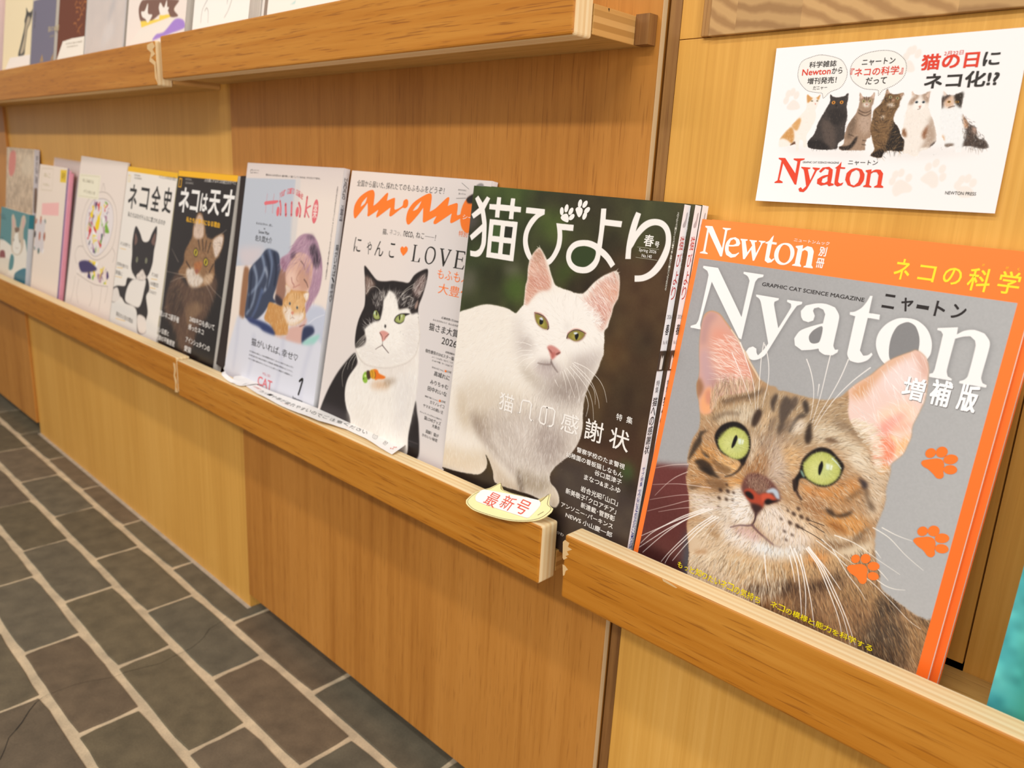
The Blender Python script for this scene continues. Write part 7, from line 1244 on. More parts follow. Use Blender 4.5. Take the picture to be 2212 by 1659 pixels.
def art_dark_genius():
    s = new_art('n2', 1.5, '241b17'); W, H_ = s.w, s.h; wh = 'f4efe8'
    s.fill([(0, 0), (W, 0), (W, 8.5), (0, 8.5)], 'f7b60c', 0.1, 1, False); s.grad(0, 40, W, 300, '2a1f1a', '1c1512'); s.fill([(0, 0), (W, 0), (W, 8.5), (0, 8.5)], 'f7b60c', 0.1, 1, False)
    body = [(24.5, 158.2), (40.3, 148.1), (71, 159.9), (122.3, 156.8), (154.4, 139.4), (165.1, 149.1), (159.1, 170.4), (145.6, 195.2), (122.6, 218.2), (113.5, 247.1), (80.7, 257.4), (43.9, 225.9), (10.9, 211), (11.7, 180.2)]
    s.fill(body, '5a4030', 4); s.fill([(77.5, 198.4), (103.9, 182.6), (135, 187.3), (110.2, 204.8), (97.7, 222.5)], '8a6a4c', 3, .8); s.fill([(12.9, 184.1), (45.8, 167.3), (73.7, 201), (41.2, 216.3)], '3a281e', 4, .8)
    s.fur(body, 900, [(*p, a) for p, a in zip([(42, 183.2), (130, 170.3), (98.2, 215.4)], (120, 70, 90))], 12, ['8a6a4c', '3a281d', 'a98a68', '5e4330'], 0.55, 18, 91)
    head = [(70, 93.8), (70, 78.3), (76.4, 62.5), (83.3, 56.2), (94.7, 59.2), (107.6, 75.1), (115.3, 87.6), (132.4, 89.7), (143.2, 85), (157.7, 80), (165.9, 81.1), (167.4, 93.7), (158.5, 111.1), (148.9, 119.6), (153.9, 137.6), (145.2, 149.9), (114.6, 159.8), (84.9, 162), (64.5, 152.9), (40.3, 148.1), (53.7, 130.7), (53.7, 114.9)]
    s.fill(head, '8f6844', 1.2); s.fill([(75.9, 91.3), (73.7, 76.1), (82.2, 60.1), (93.2, 61.2), (103.5, 75.5), (105.1, 88.6), (91.7, 93.6)], 'd9bda8', 1.5); s.fill([(136.9, 91.2), (158.2, 81.8), (165, 84.8), (163.2, 99.6), (151.3, 113.8), (142.9, 105.4)], 'e2cdbd', 1.5)
    s.fill([(65.6, 141), (90.7, 136), (109.9, 143.2), (124.2, 149), (106.4, 160.9), (80.1, 160.7)], 'e0d0c0', 2); s.fill([(126.2, 141.1), (149.5, 136.3), (145.2, 149.9), (125.3, 152.6)], 'c9a684', 2); s.fill([(88.6, 128.5), (112.9, 123.8), (108.4, 137.7), (97, 142.9)], 'b06a38', 1.5)
    s.fur(head, 700, [(*p, a) for p, a in zip([(87.1, 96.4), (57.5, 126.3), (136.5, 117.3), (99.8, 141.4)], (275, 160, 20, 80))], 7, ['b58f66', '4a3323', '735237', 'd4b48e'], 0.5, 16, 92)
    for q in ([(92.2, 95.5), (100, 108.1)], [(104.4, 93.4), (110.8, 108.8)], [(117.1, 94), (116.9, 108.2)], [(129.9, 95.6), (125.5, 109.1)], [(62.4, 129.6), (78, 137.6)], [(146, 123.7), (137.2, 136)]): s.line(q, 3, 2, '2c1d14', .8, 1)
    for x, y in [(88.6, 113.1), (123.2, 123)]: s.ell(x, y, 7.6, 6.2, 20, '1c1310', .7); s.ell(x, y, 6.2, 5.0, 20, 'd0b62c', .6); s.ell(x, y, 2.2, 3.4, 0, '17110c', .5)
    s.fill([(93.3, 137.6), (103.7, 136.3), (102.8, 140.7), (96.6, 141.5)], '9a5a4a', 1)
    for q in ([(76.4, 147.5), (40.9, 150), (-1.4, 151.3)], [(76.9, 149.4), (47, 155.2), (17, 165.2)], [(132.3, 147.9), (155.6, 157.9), (185.8, 166.5)], [(129.3, 152.1), (149.3, 164.4), (160.1, 174)], [(151, 84.3), (171.5, 73.3)], [(35.9, 132.7), (7.6, 115.8)]): s.line(q, 1.0, .4, 'd9c9b8', .6, .6)
    T = lambda t, b, c=wh, w=0.02: s.text(t, b, c, w)
    for ch, b in zip('ネコは天才', ([(15.1, 24.8), (46.2, 59.1)], [(52.7, 26.7), (77.2, 55.8)], [(84.8, 29.6), (105.4, 53.7)], [(110.8, 23.6), (142.2, 55.7)], [(150.9, 20.5), (181.8, 54.5)])): T(ch, b, wh, 0.045)
    T('人を虜にするネコの能力のすべて', [(87.6, 7.76), (181.1, 12.80)], 'd9d2ca', 0.01); T('私たちが夢中になる理由', [(45.6, 65.35), (150.3, 72.75)], 'f7b80c', 0.03)
    s.pen([(6, 12), (14, 12), (14, 24), (6, 24), (6, 11.2)], 2.0, 'f2b410', False); T('NATIONAL', [(26.6, 10.40), (46.7, 13.08)], 'b9b2aa', 0); T('GEOGRAPHIC', [(27.9, 15.53), (53.6, 18.20)], 'b9b2aa', 0)
    for t, b in (('賢いネコ選手権', [(-7.0, 211.44), (61.7, 220.38)]), ('2400キロも歩いて', [(96.1, 203.60), (173.2, 212.00)]), ('帰ったネコ', [(95.1, 215.61), (143.8, 223.72)]), ('鋭い五感と', [(-10.6, 237.31), (33.7, 245.18)]), ('奇跡の平衡感覚', [(-8.9, 248.73), (57.0, 256.93)]), ('アインシュタインの', [(91.7, 234.50), (167.5, 242.57)]), ('愛猫', [(90.6, 247.71), (112.4, 255.93)])): T(t, b, 'efe8e0', 0.015)
    return s

def art_chair_book():
    s = new_art('cb', 1.2, 'ecdccf'); ln = '6a5a4e'; Z = 'cb@0,300*2.9625'
    s.fill([(88.3, 74), (140.2, 68), (176.4, 77), (191.8, 102.5), (184.3, 135.9), (155.4, 161.6), (120.1, 172.1), (84.2, 159.7), (63.4, 133.5), (63.5, 96.2)], 'e8dcd8', .5)
    r = random.Random(5); cols = ['f0d020', '8a5a78', 'd03a3a', '7fae3a', '4a3a6a', 'f5f0ea', 'f0d020', 'b08a9a', 'efc8d0']
    for poly, n, sd in (([(89.2, 76.8), (137.5, 71), (170.1, 80.3), (182.7, 103.4), (176.4, 134.1), (150.9, 159.5), (118.8, 168), (89.5, 156.2), (71.3, 132.6), (70.7, 98.4)], 58, 1), ([(46.7, 196.8), (91.8, 183.1), (154.1, 181.3), (194.1, 189.3), (200.9, 210.2), (133.7, 214), (69.1, 214), (47.2, 211.5)], 34, 2)):
        s.setclip(poly, .4); P = np.array(poly); lo, hi = P.min(0), P.max(0)
        for i in range(n): s.fill([(x0 + r.uniform(-11, 11), y0 + r.uniform(-13, 13)) for x0, y0 in [(r.uniform(lo[0], hi[0]), r.uniform(lo[1], hi[1]))] for _ in range(4)], cols[r.randrange(len(cols))], .5)
        s.clip = None
    s.fill([(49.8, 193.5), (92.3, 184.5), (142, 191.5), (121.4, 200.3), (67.3, 208.5)], '4a3f66', 1.2)
    for q in ([(88.3, 74), (140.2, 68), (176.4, 77), (191.8, 102.5), (184.3, 135.9), (155.4, 161.6), (120.1, 172.1), (84.2, 159.7), (63.4, 133.5), (63.5, 96.2), (88.3, 74)], [(77.9, 66.5), (121.6, 57.2), (159.8, 59.5), (194.7, 78), (208.1, 108.7), (199, 147.6), (151.5, 173.3), (105.9, 176.9), (59.7, 160), (38.9, 121.8), (51.9, 85.9), (77.9, 66.5)], [(120.8, 54.6), (125.7, 41.8), (137, 53.2)], [(38.5, 198), (24.8, 182.2), (36.5, 165.9), (60.6, 162.8)], [(210, 170.5), (216.1, 156.1), (202.5, 147.1)], [(44.1, 214.9), (135.9, 220.7), (202.1, 214.1)], [(37.8, 221.8), (37.1, 245.7), (28.1, 271.2)], [(59.9, 224.2), (55.2, 248.6), (69.6, 266.8)], [(121.8, 225.9), (135.5, 243.6), (125.8, 262.5)], [(174.2, 220.1), (174.8, 245.2), (172.7, 262.4)], [(202.5, 215.4), (197, 244)]): s.line(q, .8, .8, ln, .7, .4)
    lab = [(1.2, 32.8), (108.8, 29.2), (111.1, 72), (2.8, 76.4)]; s.fill(lab, 'efe6cc', .2, 1, False); s.line([(8.8, 35.2), (102.7, 31.8), (104.9, 69.8), (8.7, 73.5), (8.8, 35.2)], .5, .5, 'a8986a', .8, .3, False)
    s.text('ねこのぬりえ', [(21.7, 40.11), (78.1, 46.22)], '7a6a4a'); s.text('パリのいす', [(32.1, 59.49), (92.2, 65.57)], '7a6a4a')
    return s

def art_notebook():
    s = new_art('nb', 1.0, 'eddac8')
    s.line([(15.9, 7.7), (86.1, 5.4), (87.4, 48), (18.6, 50.5), (15.9, 7.7)], .6, .6, 'b0a070', .8, .4, False); s.text('ねこ', [(30.3, 15.4), (72.5, 23.9)], 'c0b080'); s.text('えほん', [(29.6, 35.7), (70.9, 40.8)], 'c0b080')
    s.fill([(129.1, 5), (165, 3.8), (165.7, 27.8), (131.3, 28.2)], 'e8c23a', .3, 1, False); s.text('新刊', [(139.9, 9.5), (157.5, 21.9)], '8a6a20')
    s.fill([(33.5, 76.8), (135.7, 67.5), (138.4, 92.6), (35.3, 100)], 'f2b8b0', .5, 1, False)
    pic = [(3.4, 112.1), (63.5, 108.1), (63.3, 174.2), (4.3, 173.3)]; s.fill(pic, 'd8ccc8', .4, 1, False); s.setclip(pic, .3); r = random.Random(3)
    for i in range(26): s.ell(*[(a + b) / 2 for a, b in zip(pic[r.randrange(4)], pic[r.randrange(4)])], r.uniform(2, 6), r.uniform(3, 9), 0, ['3a3a40', '8a8488', 'c06a4a', 'f0e8e4', '4a6a64'][r.randrange(5)], .6)
    s.clip = None
    return s

def art_photo_book():
    s = new_art('pb', 0.9, 'b99a78'); s.grad(0, 0, 0, s.h, 'd2b898', 'a8886a'); s.mottle(.16, 9, 4, (1, .95, .85)); s.mottle(.10, 3, 5)
    s.fill([(26.3, 12.2), (68.2, 9.4), (65.5, 48.2), (36.5, 63.1), (17, 50.2)], 'd97a6a', 1.5, .9); s.fill([(127.1, 19.3), (193.1, 17.3), (185.6, 52.8), (118.6, 52.6)], 'dcc6a8', 5, .7)
    return s

def art_rabbit_book():
    s = new_art('tb', 1.2, '4f8585'); cream = 'eee2d0'
    s.fill([(-197.8, 125.9), (1.2, 73.4), (125.6, 80.3), (189.6, 56.2), (212.1, 146.4), (-258.8, 216.5)], cream, .6)
    hd = [(88.4, 39.9), (84, 16.3), (94.5, 8.6), (114.4, 20.3), (122.6, 33.1), (145.7, 32.5), (158.5, 9.6), (177.7, 4.6), (187.8, 16.8), (175, 37.9), (180.5, 67.2), (167, 85.5), (134.1, 94.6), (97.4, 88.7), (89.2, 63.8)]
    s.fill(hd, 'cdb79c', .5); s.fill([(117.1, 47.2), (135.3, 38.6), (142.4, 58), (164.5, 72.3), (150.5, 89.2), (115.9, 91.7), (101.7, 79.6)], 'f0e6d6', .6); s.fill([(92.6, 17.3), (105.8, 24.5), (108.3, 37.9), (96, 35.7)], 'd9a89a', .5); s.fill([(167.9, 12.1), (180.7, 20.8), (168.9, 35.2)], 'd9a89a', .5); s.fill([(111.7, 37.5), (146, 34.1), (143.8, 41.1), (119.4, 47)], '7a5a40', .8)
    for x, y in [(108.3, 63.5), (152.3, 62)]: s.ell(x, y, 2.4, 3.4, 0, '2c241e', .3)
    s.line([(122.6, 77.2), (132.6, 80.1), (145.8, 76.2)], .8, .8, '8a5a4a', .9, .3); s.fill([(6.4, 101.4), (43.7, 96.9), (48.1, 121.1), (10.8, 125.9)], '8a3a34', .8); s.fill([(-41.9, 125.4), (83.1, 109.6), (76.8, 141.9), (-36.1, 157.6)], 'e6d8c2', .8); s.fill([(93.1, 97.9), (117.7, 101.7), (110.5, 126.8), (80.9, 130.8)], '4f8585', .8); s.fill([(129.7, 134.5), (206, 113.9), (211.8, 144.7), (127.4, 153.8)], '2f7080', .6)
    s.text('ねこがいちばん', [(-87.2, 14.64), (41.5, 27.24)], '2c5a5c', .01); s.text('うさぎ', [(-38.2, 66.83), (28.8, 75.93)], '2c4a4c')
    return s
#TAIL

# ---------------------------------------------------------------- small covers of the upper row
def art_upper(k, base):
    s = new_art(k, 1.0, base); W, H_ = s.w, s.h
    if k == 'u1':
        s.fill([(143.1, 63.7), (156.6, 72.5), (175.9, 72.9), (187.7, 64.6), (182.6, 77.8), (172.2, 93.5), (158.4, 102.5), (153.5, 117.8), (148.9, 135.5), (145.3, 147.7), (106.8, 148.3), (119.2, 127.2), (134.8, 103.2), (138.7, 92.3), (135.6, 86.5), (143.3, 74.8)], '4a4540', .8); s.fill([(154.3, 81.1), (170.3, 83.4), (168.3, 93.2), (154.4, 102.2), (147.6, 128.7), (138.4, 142.9), (118.3, 144.2), (137.4, 116.9), (142, 99.2)], 'c9b494', 1.5, .9)
        s.fill([(51.9, 149.5), (202, 149.1), (197.8, 166.6), (20.6, 170.9)], 'f4e6da', .3, 1, False); s.text('猫の本', [(197.3, 74.0), (204.5, 105.0)], '6a6050', vertical=True)
    if k == 'u2':
        s.fill([(156.3, 11.7), (195.2, 15.1), (187.2, 38.3), (151.8, 38.6)], 'b5a396', .3, 1, False); s.text('猫の幽霊', [(92.6, 50.40), (153.2, 59.82)], 'c9b48a'); s.text('短編集', [(103.6, 65.53), (129.0, 69.74)], 'a89a86')
        for q in ([(54.4, 108.7), (66.4, 95.2), (76.1, 108.5)], [(114.8, 107.8), (129.6, 95.9), (131.9, 107.5)]): s.fill(q, 'b08a5a', .5, .9, False)
    if k == 'u3':
        r = random.Random(8)
        for i, (x, y) in enumerate([(85.6, 73.3), (104.5, 78.8), (93.6, 83.7), (119.2, 79.1), (137, 81.6), (109.5, 88.8), (91.8, 89.3), (113.6, 94.9), (106.2, 102), (89.4, 107.6), (111.6, 114), (123.6, 86.1), (103.7, 119.3), (133.3, 77.5)]): s.line([(x - r.uniform(4, 10), y + r.uniform(-6, 6)), (x, y), (x + r.uniform(4, 10), y + r.uniform(-8, 8))], 3, 1, 'b9743a', .8, .8)
        s.fill([(28.7, 132.7), (75.6, 130.3), (158.3, 130.8), (147.5, 162.1), (1.6, 162.1)], 'f2e6d6', .3, 1, False); s.text('世界の猫の物語', [(45.7, 136.31), (125.2, 139.30)], 'b0a08a'); s.text('好評発売中', [(51.6, 141.70), (105.4, 144.50)], 'b0a08a')
    if k == 'u4':
        for q, c in (([(106.5, 98.4), (120.4, 104.9), (105.4, 117.9), (97, 127.2), (90.9, 122.2)], '8a7458'), ([(102.4, 128.4), (123, 142.3), (93.5, 160.4), (67.5, 162.7), (78.7, 139.5)], 'e2d6c6')): s.fill(q, c, 4, .7)
        s.mottle(.08, 12, 3)
    if k == 'u5':
        s.fill([(48.2, 129.5), (111.9, 131.8), (113.5, 126.6), (154.2, 128.6), (161.6, 114.6), (158.3, 123.7), (149.5, 131.4), (53.1, 138.7)], 'f2cf52', .5, 1, False)
        s.fill([(38.6, 111.9), (51.4, 101.9), (171.4, 112.4), (158.1, 122.7), (173, 132.1), (149.5, 131.4), (136.9, 122), (113.3, 125.5), (89.3, 131.3), (60.2, 130.3), (46.5, 128.2)], '7f5c4e', .6)
        for q in ([(108.4, 115.5), (112.9, 110.5), (125.3, 117.9), (132.9, 109), (136, 117.7), (141.7, 119.2), (132.6, 127), (116.2, 126.2), (111, 121)], [(48.7, 117.2), (60.4, 117), (70.2, 107.9), (73, 121.3), (88, 124.6), (75.5, 133.6), (65.7, 128.5), (53.1, 124.2)]): s.fill(q, 'f2e6da', .5)
        s.fill([(50.3, 139.7), (180.7, 132.7), (199, 148.3), (154.4, 154.9), (8.5, 160)], 'efe2d4', .5, 1, False); s.fill([(161, 136.4), (176.2, 135.4), (192.2, 139.7), (195.3, 148.1), (154, 152.7), (114.3, 156.8), (94.9, 157.9), (107.5, 151), (131.9, 149.2)], 'a883cc', .8)
    if k == 'u6':
        for q in ([(35.7, 120.3), (24.3, 131), (22.7, 145.7)], [(31.5, 132.6), (35.4, 129.5), (41, 134.3), (42.6, 147.1)], [(100, 125.9), (93.9, 136.6), (85, 144.4)], [(89.3, 125), (89.1, 129.2)]): s.line(q, 1.2, .8, '8a8078', .7, .6)
    if k == 'u7': s.fill([(46.6, 156.4), (59.2, 152.4), (57.5, 156)], 'b9d4cc', .6, 1, False)
    return s

def prism(name, pts, z0, z1, mat, parent):
    P = list(pts); a = sum(P[i][0] * P[(i + 1) % len(P)][1] - P[(i + 1) % len(P)][0] * P[i][1] for i in range(len(P)))
    if a < 0: P = P[::-1]
    bm = bmesh.new(); lo = [bm.verts.new((x, y, z0)) for x, y in P]; hi = [bm.verts.new((x, y, z1)) for x, y in P]; n = len(P)
    f1 = bm.faces.new(hi); f0 = bm.faces.new(lo[::-1])
    for i in range(n): bm.faces.new((lo[i], lo[(i + 1) % n], hi[(i + 1) % n], hi[i]))
    bmesh.ops.triangulate(bm, faces=[f0, f1]); me = bpy.data.meshes.new(name); bm.to_mesh(me); bm.free()
    return link(name, me, mat, parent)

# ---------------------------------------------------------------- lower right tray
M_TEAL = plain('teal_cloth', '2f8c86', 0.6)
g_kit = 'copies of the orange kitten magazine'
t1 = magazine('nw', 'magazine', 'orange framed magazine whose cover shows a green eyed tabby kitten, front copy', 'magazine', art_newton(), 0.0066, 'L', None, g_kit, back_col=plain('orange_back', 'e86a26', .4))
copy_thing(t1, place('nw', 0.0070, 0.0040, 0.0011), 'orange edged copy of the kitten magazine hidden directly behind the front copy', g_kit)
def art_teal():
    s = new_art('tr', 1.0, '3f9c92'); s.fill([(0, 0), (30, 0), (24, 200), (0, 200)], '55b4b8', 6, .9); s.fill([(20, 0), (60, 0), (50, 200), (15, 200)], '2f7a55', 9, .8); s.fill([(60, 0), (110, 0), (100, 200), (50, 200)], '6fc4bc', 9, .8); s.mottle(.14, 5, 3, (.6, 1, .9)); s.mottle(.10, 14, 4, (1, .9, .5))
    return s
magazine('tr', 'book', 'teal and green marbled book cut off at the right end of the lower tray', 'book', art_teal(), 0.012, None, None, 'books on the lower trays', back_col=M_TEAL)

# ---------------------------------------------------------------- lower middle tray
g_by = 'copies of the white cat magazine'
b1 = magazine('by', 'magazine', 'dark magazine with a white cat on its cover, front copy of three', 'magazine', art_white_cat(), 0.0084, 'R', art_white_spine(0.0084), g_by)
copy_thing(b1, place('by', 0.0088, 0.0034, 0.0008), 'white spined copy of the white cat magazine, second in its stack of three', g_by)
copy_thing(b1, place('by', 0.0175, 0.0040, 0.0016), 'white spined copy of the white cat magazine, rearmost in its stack of three', g_by)
magazine('an', 'magazine', 'pale magazine with orange script title and a black and white cat wearing a bell', 'magazine', art_tuxedo(), 0.0074, 'R', art_pale_spine('an', 0.0074, [('an･an', 6, 30, 'e8823a', True)]), 'magazines on the lower trays')
magazine('hk', 'magazine', 'pale blue and cream magazine showing a person in a denim jacket hugging a ginger cat', 'magazine', art_ginger(), 0.0078, 'R',
         art_pale_spine('hk', 0.0078, [('Hanako', 10, 34, '3a3840', True), ('vol.1251', 40, 58, '8a8890', True), ('猫がいれば､幸せ♡', 84, 150, '3a3840', True)]), 'magazines on the lower trays')
r = magazine('n2', 'magazine', 'black magazine with a yellow top band and a brown long haired cat', 'magazine', art_dark_genius(), 0.0115, 'L', None, 'magazines on the lower trays')
w, h = MAGS['n2']['w'], MAGS['n2']['h']
mm = lambda L: [(x / 1000, h - y / 1000) for x, y in L]
prism('dark_leaves', mm(spline([(184.7, -0), (223, -2.2), (236.6, 69.8), (246.7, 129), (225.8, 218.6), (205, 258.3), (185.2, 256), (189.8, 136.4), (188.9, 61.7)], True, 4, .6)), -.0040, -.0032, plain('dark_leaf_edges', '2c201c', .5), r)
prism('fanned_pages', mm(spline([(220.5, -2.1), (238.7, -2.2), (252.3, 56.5), (268.6, 120.2), (268.6, 186.3), (248.7, 245.3), (225, 263), (205, 258.3), (230.4, 211.5), (244.3, 129.3), (235.4, 69.9)], True, 4, .9)), -.0052, -.0042, pages_mat('fanned_page_edges', 'e8e4dc', .0016, 'x'), r)

# ---------------------------------------------------------------- lower left tray
magazine('n1', 'magazine', 'white magazine with a yellow top band and a black and white kitten', 'magazine', art_white_history(), 0.008, 'L', None, 'magazines on the lower trays')
r = magazine('cb', 'book', 'cream colouring book with a drawn armchair, inside a clear plastic sleeve', 'book', art_chair_book(), 0.0028, None, None, 'books on the lower trays', mat=M_MATT)
m_, nt_, b_ = nt_new('clear_plastic_sleeve'); b_.inputs['Base Color'].default_value = (0.93, 0.86, 0.85, 1); b_.inputs['Alpha'].default_value = 0.38; b_.inputs['Roughness'].default_value = 0.15
(xa, ya), (xb, yb) = [(-173.9, 10.2), (236, -5.7)]
box('plastic_sleeve', (xa / 1000, 0.0004, -0.0068), (MAGS['cb']['w'] + 0.004, MAGS['cb']['h'] + 0.002, -0.0063), m_, r)
M_PINK = plain('pink_paper', 'e6a6b4', .5); M_MAUVE = plain('mauve_paper', 'd9909c', .5); M_LILAC = plain('lilac_paper', '8f83a8', .5)
magazine('nb', 'book', 'beige picture book with a pink label and a yellow sticker', 'book', art_notebook(), 0.0026, None, None, 'books on the lower trays', pages=M_LILAC, back_col=M_LILAC, mat=M_MATT)
def blank(k, name, label, cat, cover, edge, back, dx, t, group, cut=0.0, up=0.0):
    m = MAGS[k]; o = thing(name, label, cat, place(k, back, dx, up), group); w, h = m['w'], m['h'] - cut
    box('front_cover', (0, 0, -0.0003), (w, h, 0), cover, o); box('page_block', (0.0004, 0.0005, -t + 0.0004), (w - 0.0002, h - 0.0005, -0.0004), edge, o); box('back_cover', (0, 0, -t), (w, h, -t + 0.0003), cover, o)
    return o
blank('nb', 'booklet', 'bright pink booklet standing right behind the beige picture book', 'book', M_PINK, M_PINK, 0.0028, 0.006, 0.0026, 'pink booklets behind the picture book', .004)
blank('nb', 'booklet', 'dusky pink booklet at the back, behind the bright pink one', 'book', M_MAUVE, M_MAUVE, 0.0055, 0.014, 0.0020, 'pink booklets behind the picture book', .008)
def art_grey_spine():
    s = Art(9.6, MAGS['pb']['h'] * 1000, 1.0, 'd6d8e2'); s.fill([(2, 80), (7, 80), (7, 130), (2, 130)], '8a7a70', .6); s.text('東京ねこ景', [(2.5, 12), (7.5, 70)], '5a5a62', vertical=True); return s
magazine('pb', 'book', 'tall brown photo book with a pale spine behind the teal rabbit book', 'book', art_photo_book(), 0.0096, 'R', art_grey_spine(), 'books on the lower trays')
def art_teal_spine():
    s = Art(10.5, MAGS['tb']['h'] * 1000, 1.0, 'e6e8ea'); s.fill([(0, 0), (10.5, 0), (10.5, 30), (0, 30)], '3f8a98', .3, 1, False); return s
magazine('tb', 'book', 'small teal picture book with drawn rabbits in front of the brown photo book', 'book', art_rabbit_book(), 0.0105, 'R', art_teal_spine(), 'books on the lower trays')

# ---------------------------------------------------------------- upper trays
gu = 'books on the upper trays'
U = lambda k, label, base, t, mat=None, **kw: magazine(k, 'book', label, 'book', art_upper(k, base), t, None, None, gu, mat=mat or M_MATT, **kw)
U('u0', 'peach coloured book at the far left of the upper row, beside the cream cat book', 'efc39a', 0.016, pages=plain('rosy_pages', 'f3dcdc', .6))
U('u1', 'cream book with a thin black cat on its cover, upper row', 'f2dcb2', 0.009)
U('u2', 'slate blue book with small gold lettering, shortest of the upper row', '77707f', 0.006, back_col=plain('dark_cloth', '2c2a38', .6))
blank('u2', 'book', 'cream book rising behind the slate blue one', 'book', plain('cream_cover', 'e6d6b4', .6), plain('cream_edges', 'efe6d2', .6), 0.0070, 0.002, 0.009, gu, -0.05)
U('u3', 'dark brown book with gold drawing and a white paper band', '6f3a24', 0.008)
r = U('u4', 'tan book wrapped in a clear plastic bag, upper row', 'd3b892', 0.010)
box('plastic_bag', (-0.001, 0.0004, 0.0006), (MAGS['u4']['w'] + 0.006, MAGS['u4']['h'], 0.0009), m_, r)
r = U('u5', 'pale picture book showing brown hair, a yellow shirt and a purple shape', 'f0dfd2', 0.012)
g6 = 'white books with pen drawings'
r6 = magazine('u6', 'book', 'white book with fine pen drawing, front one of two', 'book', art_upper('u6', 'f4ece2'), 0.014, None, None, g6, mat=M_MATT)
copy_thing(r6, place('u6', 0.0148, 0.006, 0.002), 'white book behind the front pen drawn one', g6)
U('u7', 'cream booklet with a pale green corner, rightmost of the upper row', 'f2e8dc', 0.006)

# ---------------------------------------------------------------- postcard flyer
fo, fa = ([0.0785, -0.0008, 0.7745], 0.0081)
fl = thing('flyer', 'white postcard flyer with six cats in a row, on the light wood panel', 'flyer', Matrix.Translation(fo) @ Matrix.Rotation(-fa, 4, 'Y') @ Matrix.Rotation(PI / 2, 4, 'X') @ Matrix.Translation((0, -0.0996, 0)))
def curl(V):
    V = V.copy(); d = np.clip(1 - V[:, 1] / 0.0996, 0, 1); x = V[:, 0] / 0.148
    V[:, 2] += 0.0022 * d ** 2 + 0.0018 * d ** 3 * np.clip(1 - x * 1.4, 0, 1) ** 2 + 0.0009 * np.clip(1 - x * 2, 0, 1) ** 2; return V
link('printed_card', art_flyer().mesh('printed_card', curl), print_mat('flyer_print', .5, .3), fl)

# ---------------------------------------------------------------- paper bits on the rail of the middle tray
front = [(-0.5426, -0.0735), (-0.4968, -0.0821), (-0.4464, -0.0847), (-0.4001, -0.0852), (-0.359, -0.0843), (-0.3413, -0.0783), (-0.3225, -0.0734), (-0.2857, -0.0745), (-0.2551, -0.0795), (-0.2334, -0.0801)]
back_ = [(-0.5406, -0.0602), (-0.5023, -0.0608), (-0.4588, -0.0595), (-0.424, -0.0583), (-0.3935, -0.0572), (-0.3686, -0.0552), (-0.3428, -0.0525), (-0.3183, -0.0497), (-0.2773, -0.0526), (-0.2409, -0.0556)]
A_, B_ = np.array(front), np.array(back_); dl = np.concatenate([[0], np.cumsum(np.hypot(*np.diff((A_ + B_) / 2, axis=0).T))]); L_ = dl[-1] * 1000
s = Art(L_, 20, 0.5, 'f6f2ee')
msg = 'カバーや帯が破れやすいのでご注意ください'
x = L_ * 0.10; st = L_ * 0.70 / len(msg)
s.text('お客様へ', [(L_ * .02, 6), (L_ * .095, 11)], 'd86a5a')
for i, ch in enumerate(msg):
    k = 0.55 + 0.25 * math.sin(i * 2.3); s.text(ch, [(x + i * st + 0.4, 7 + k * 1.5), (x + (i + .86) * st, 13.0 + k * 1.5)], '3c3a34', ital=0.15)
xc = L_ * .85
s.pen([(xc - 5, 8), (xc - 4, 5), (xc - 2.5, 7), (xc + 1, 7), (xc + 2.5, 5), (xc + 3.5, 8), (xc + 3, 12), (xc - 1, 13.5), (xc - 5, 12)], .45, '3c3a34', False, True); s.pen([(xc - 2.4, 9), (xc - 2.2, 9.8)], .5, '3c3a34'); s.pen([(xc + .8, 9), (xc + 1, 9.8)], .5, '3c3a34'); s.pen([(xc - 1.4, 11), (xc - .7, 11.6), (xc, 11)], .4, '3c3a34')
xh = L_ * .915; s.pen([(xh - 2, 7), (xh + 3, 7.5), (xh + 2.6, 13), (xh - 2.2, 12.4)], .45, '3c3a34', False, True); s.pen([(xh - 1, 9), (xh + 1.8, 9.2)], .4, '3c3a34'); s.pen([(xh + .4, 9), (xh + .2, 11.8)], .4, '3c3a34')
xp = L_ * .965
for dx_, dy_ in ((0, 9), (2.2, 8), (1.2, 12), (-1.6, 13)): s.disc(xp + dx_, dy_, 1.3, .9, 'e89a8e', 30)
s.pen([(L_ * .3, 15), (L_ * .7, 15.6)], .35, 'e8b0a0')
def on_rail(V):
    u = np.clip(V[:, 0] / (L_ / 1000), 0, 1) * dl[-1]; v = V[:, 1] / 0.020; o = np.empty_like(V)
    for c in (0, 1): o[:, c] = np.interp(u, dl, A_[:, c]) * (1 - v) + np.interp(u, dl, B_[:, c]) * v
    q = u / dl[-1]; o[:, 2] = 0.4108 + V[:, 2] + 0.0008 + 0.0022 * np.sin(q * PI) ** 2 + 0.0016 * np.sin(q * 9) ** 2 * (1 - v) + 0.004 * np.clip((q - .96) / .04, 0, 1) ** 2 * v
    return o
nb_ = thing('paper_strip', 'long white handwritten paper strip lying along the middle tray rail', 'note'); link('written_strip', s.mesh('written_strip', on_rail), print_mat('note_paper', .7, .2), nb_)

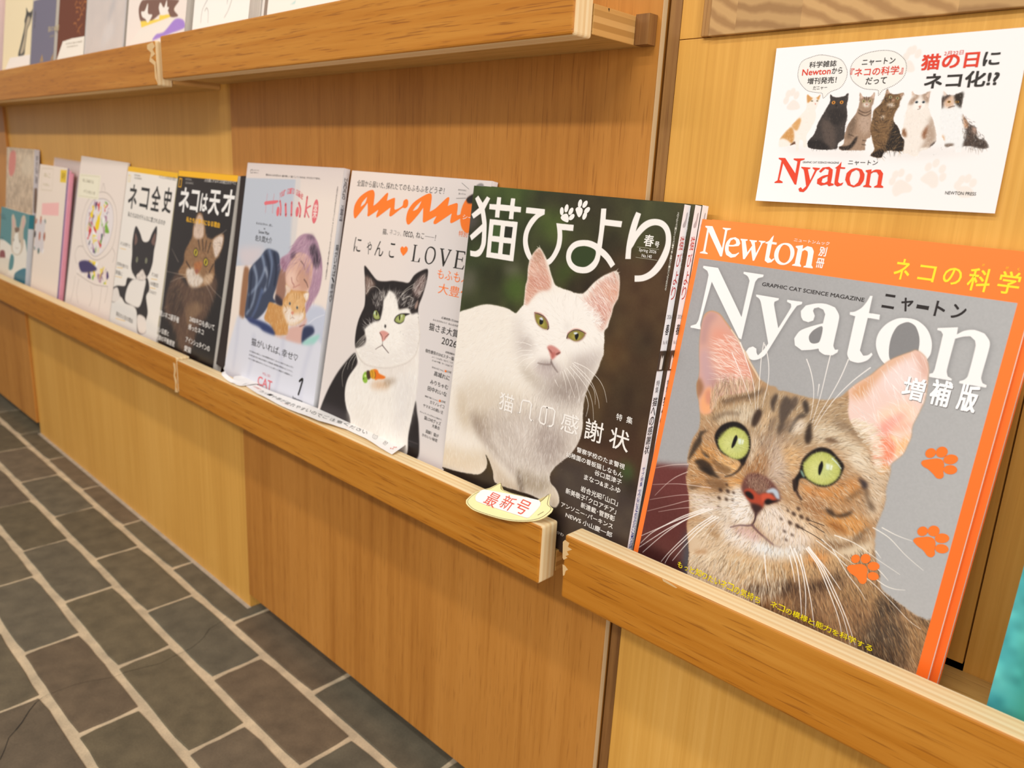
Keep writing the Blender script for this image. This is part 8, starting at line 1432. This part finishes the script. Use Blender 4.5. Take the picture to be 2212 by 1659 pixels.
M_PAPER = plain('white_paper', 'f2eeea', .7); M_YEL = plain('yellow_card', 'f6e6a8', .65)
tilt = math.radians(38)
tg = thing('cat_tag', 'yellow cat head shaped tag with red handwriting at the end of the middle rail', 'tag', Matrix.Translation((-.12, -.080, .4152)) @ Matrix.Rotation(tilt, 4, 'X'))
mm = lambda L: [(x / 1000, -y / 1000) for x, y in L]
outl = [(15.5, -1.5), (21.2, -6.2), (26.7, -14.3), (31.7, -9.1), (44.1, -9.4), (59.3, -11.4), (75.8, -12.4), (79.3, -22.6), (84.5, -13.5), (90.3, -11.4), (91, -7.7), (87.6, 0.2), (79.1, 6.8), (62.6, 13.3), (43.2, 17), (21.4, 18.9), (10.6, 16.7), (7.4, 13.4), (9.4, 5.3)]
prism('card', mm(spline(outl, True, 5, .8)), 0, .0006, M_YEL, tg)
slip = spline([(15.6, -0.1), (20.1, -2.5), (73.5, -12.7), (78, -9.3), (76.1, 4.4), (73, 5.9), (19.7, 10.8), (14.7, 7.2)], True, 4)
prism('white_slip', mm(slip), .0007, .0016, M_PAPER, tg)
s = Art(10, 10, .1, 'ffffff'); s.lvl = 0.75
c_ = np.mean(outl, 0); s.pen([tuple(c_ + (np.array(p) - c_) * .955) for p in outl], .35, '4a4030', True, True)
s.pen([(81.7, -0.7), (84.4, -5.4)], .4, '4a4030', False)
s.lvl = 1.75
for ch, (cx, cy) in zip('最新号', [(32.5, 3.7), (48.8, 0.5), (64.5, -1.4)]): s.text(ch, [(cx - 6.6, cy - 6.6), (cx + 6.6, cy + 6.6)], 'e0583c')
s.h = 0; link('handwriting', s.mesh('handwriting', None, False), print_mat('marker_ink', .6, .2), tg)

tt = thing('torn_tag', 'small curled white paper tag with an orange leaf sticker on the middle rail', 'tag', Matrix.Translation((0, 0, .4115)))
tag_o = [(-0.5894, -0.0656), (-0.5852, -0.0543), (-0.5629, -0.0467), (-0.5386, -0.0406), (-0.5384, -0.0522), (-0.5427, -0.0632), (-0.5441, -0.0792), (-0.5596, -0.0805)]
prism('paper', spline(tag_o, True, 4), .0006, .0011, M_PAPER, tt)
P_ = np.array([(-0.5463, -0.0777), (-0.5596, -0.0805), (-0.5704, -0.0844), (-0.5811, -0.0856)])
bm = bmesh.new(); prev = None
for i in range(18):
    t = i / 17; p = P_[0] + (P_[3] - P_[0]) * min(t * 1.15, 1); z = .001 + .011 * max(0, t - .45) ** 1.5 * 2.2
    a = bm.verts.new((p[0], p[1] - .0005, z)); b = bm.verts.new((p[0] - .001, p[1] + .008 - .003 * t, z + .0012))
    if prev: bm.faces.new((prev[0], a, b, prev[1]))
    prev = (a, b)
me = bpy.data.meshes.new('curled_end'); bm.to_mesh(me); bm.free(); link('curled_end', me, M_PAPER, tt)
(lx, ly), = [(-0.5904, -0.0516)]
leaf = [(lx + .0085 * math.cos(a) * .55 + .003 * math.sin(a), .006 + .0085 * math.sin(a)) for a in np.linspace(0, 2 * PI, 20, endpoint=False)]
o = prism('leaf_sticker', leaf, -.0002, .0002, plain('orange_leaf', 'f0b040', .5), tt); o.matrix_local = Matrix.Translation((0, ly, .001)) @ Matrix.Rotation(math.radians(62), 4, 'X')
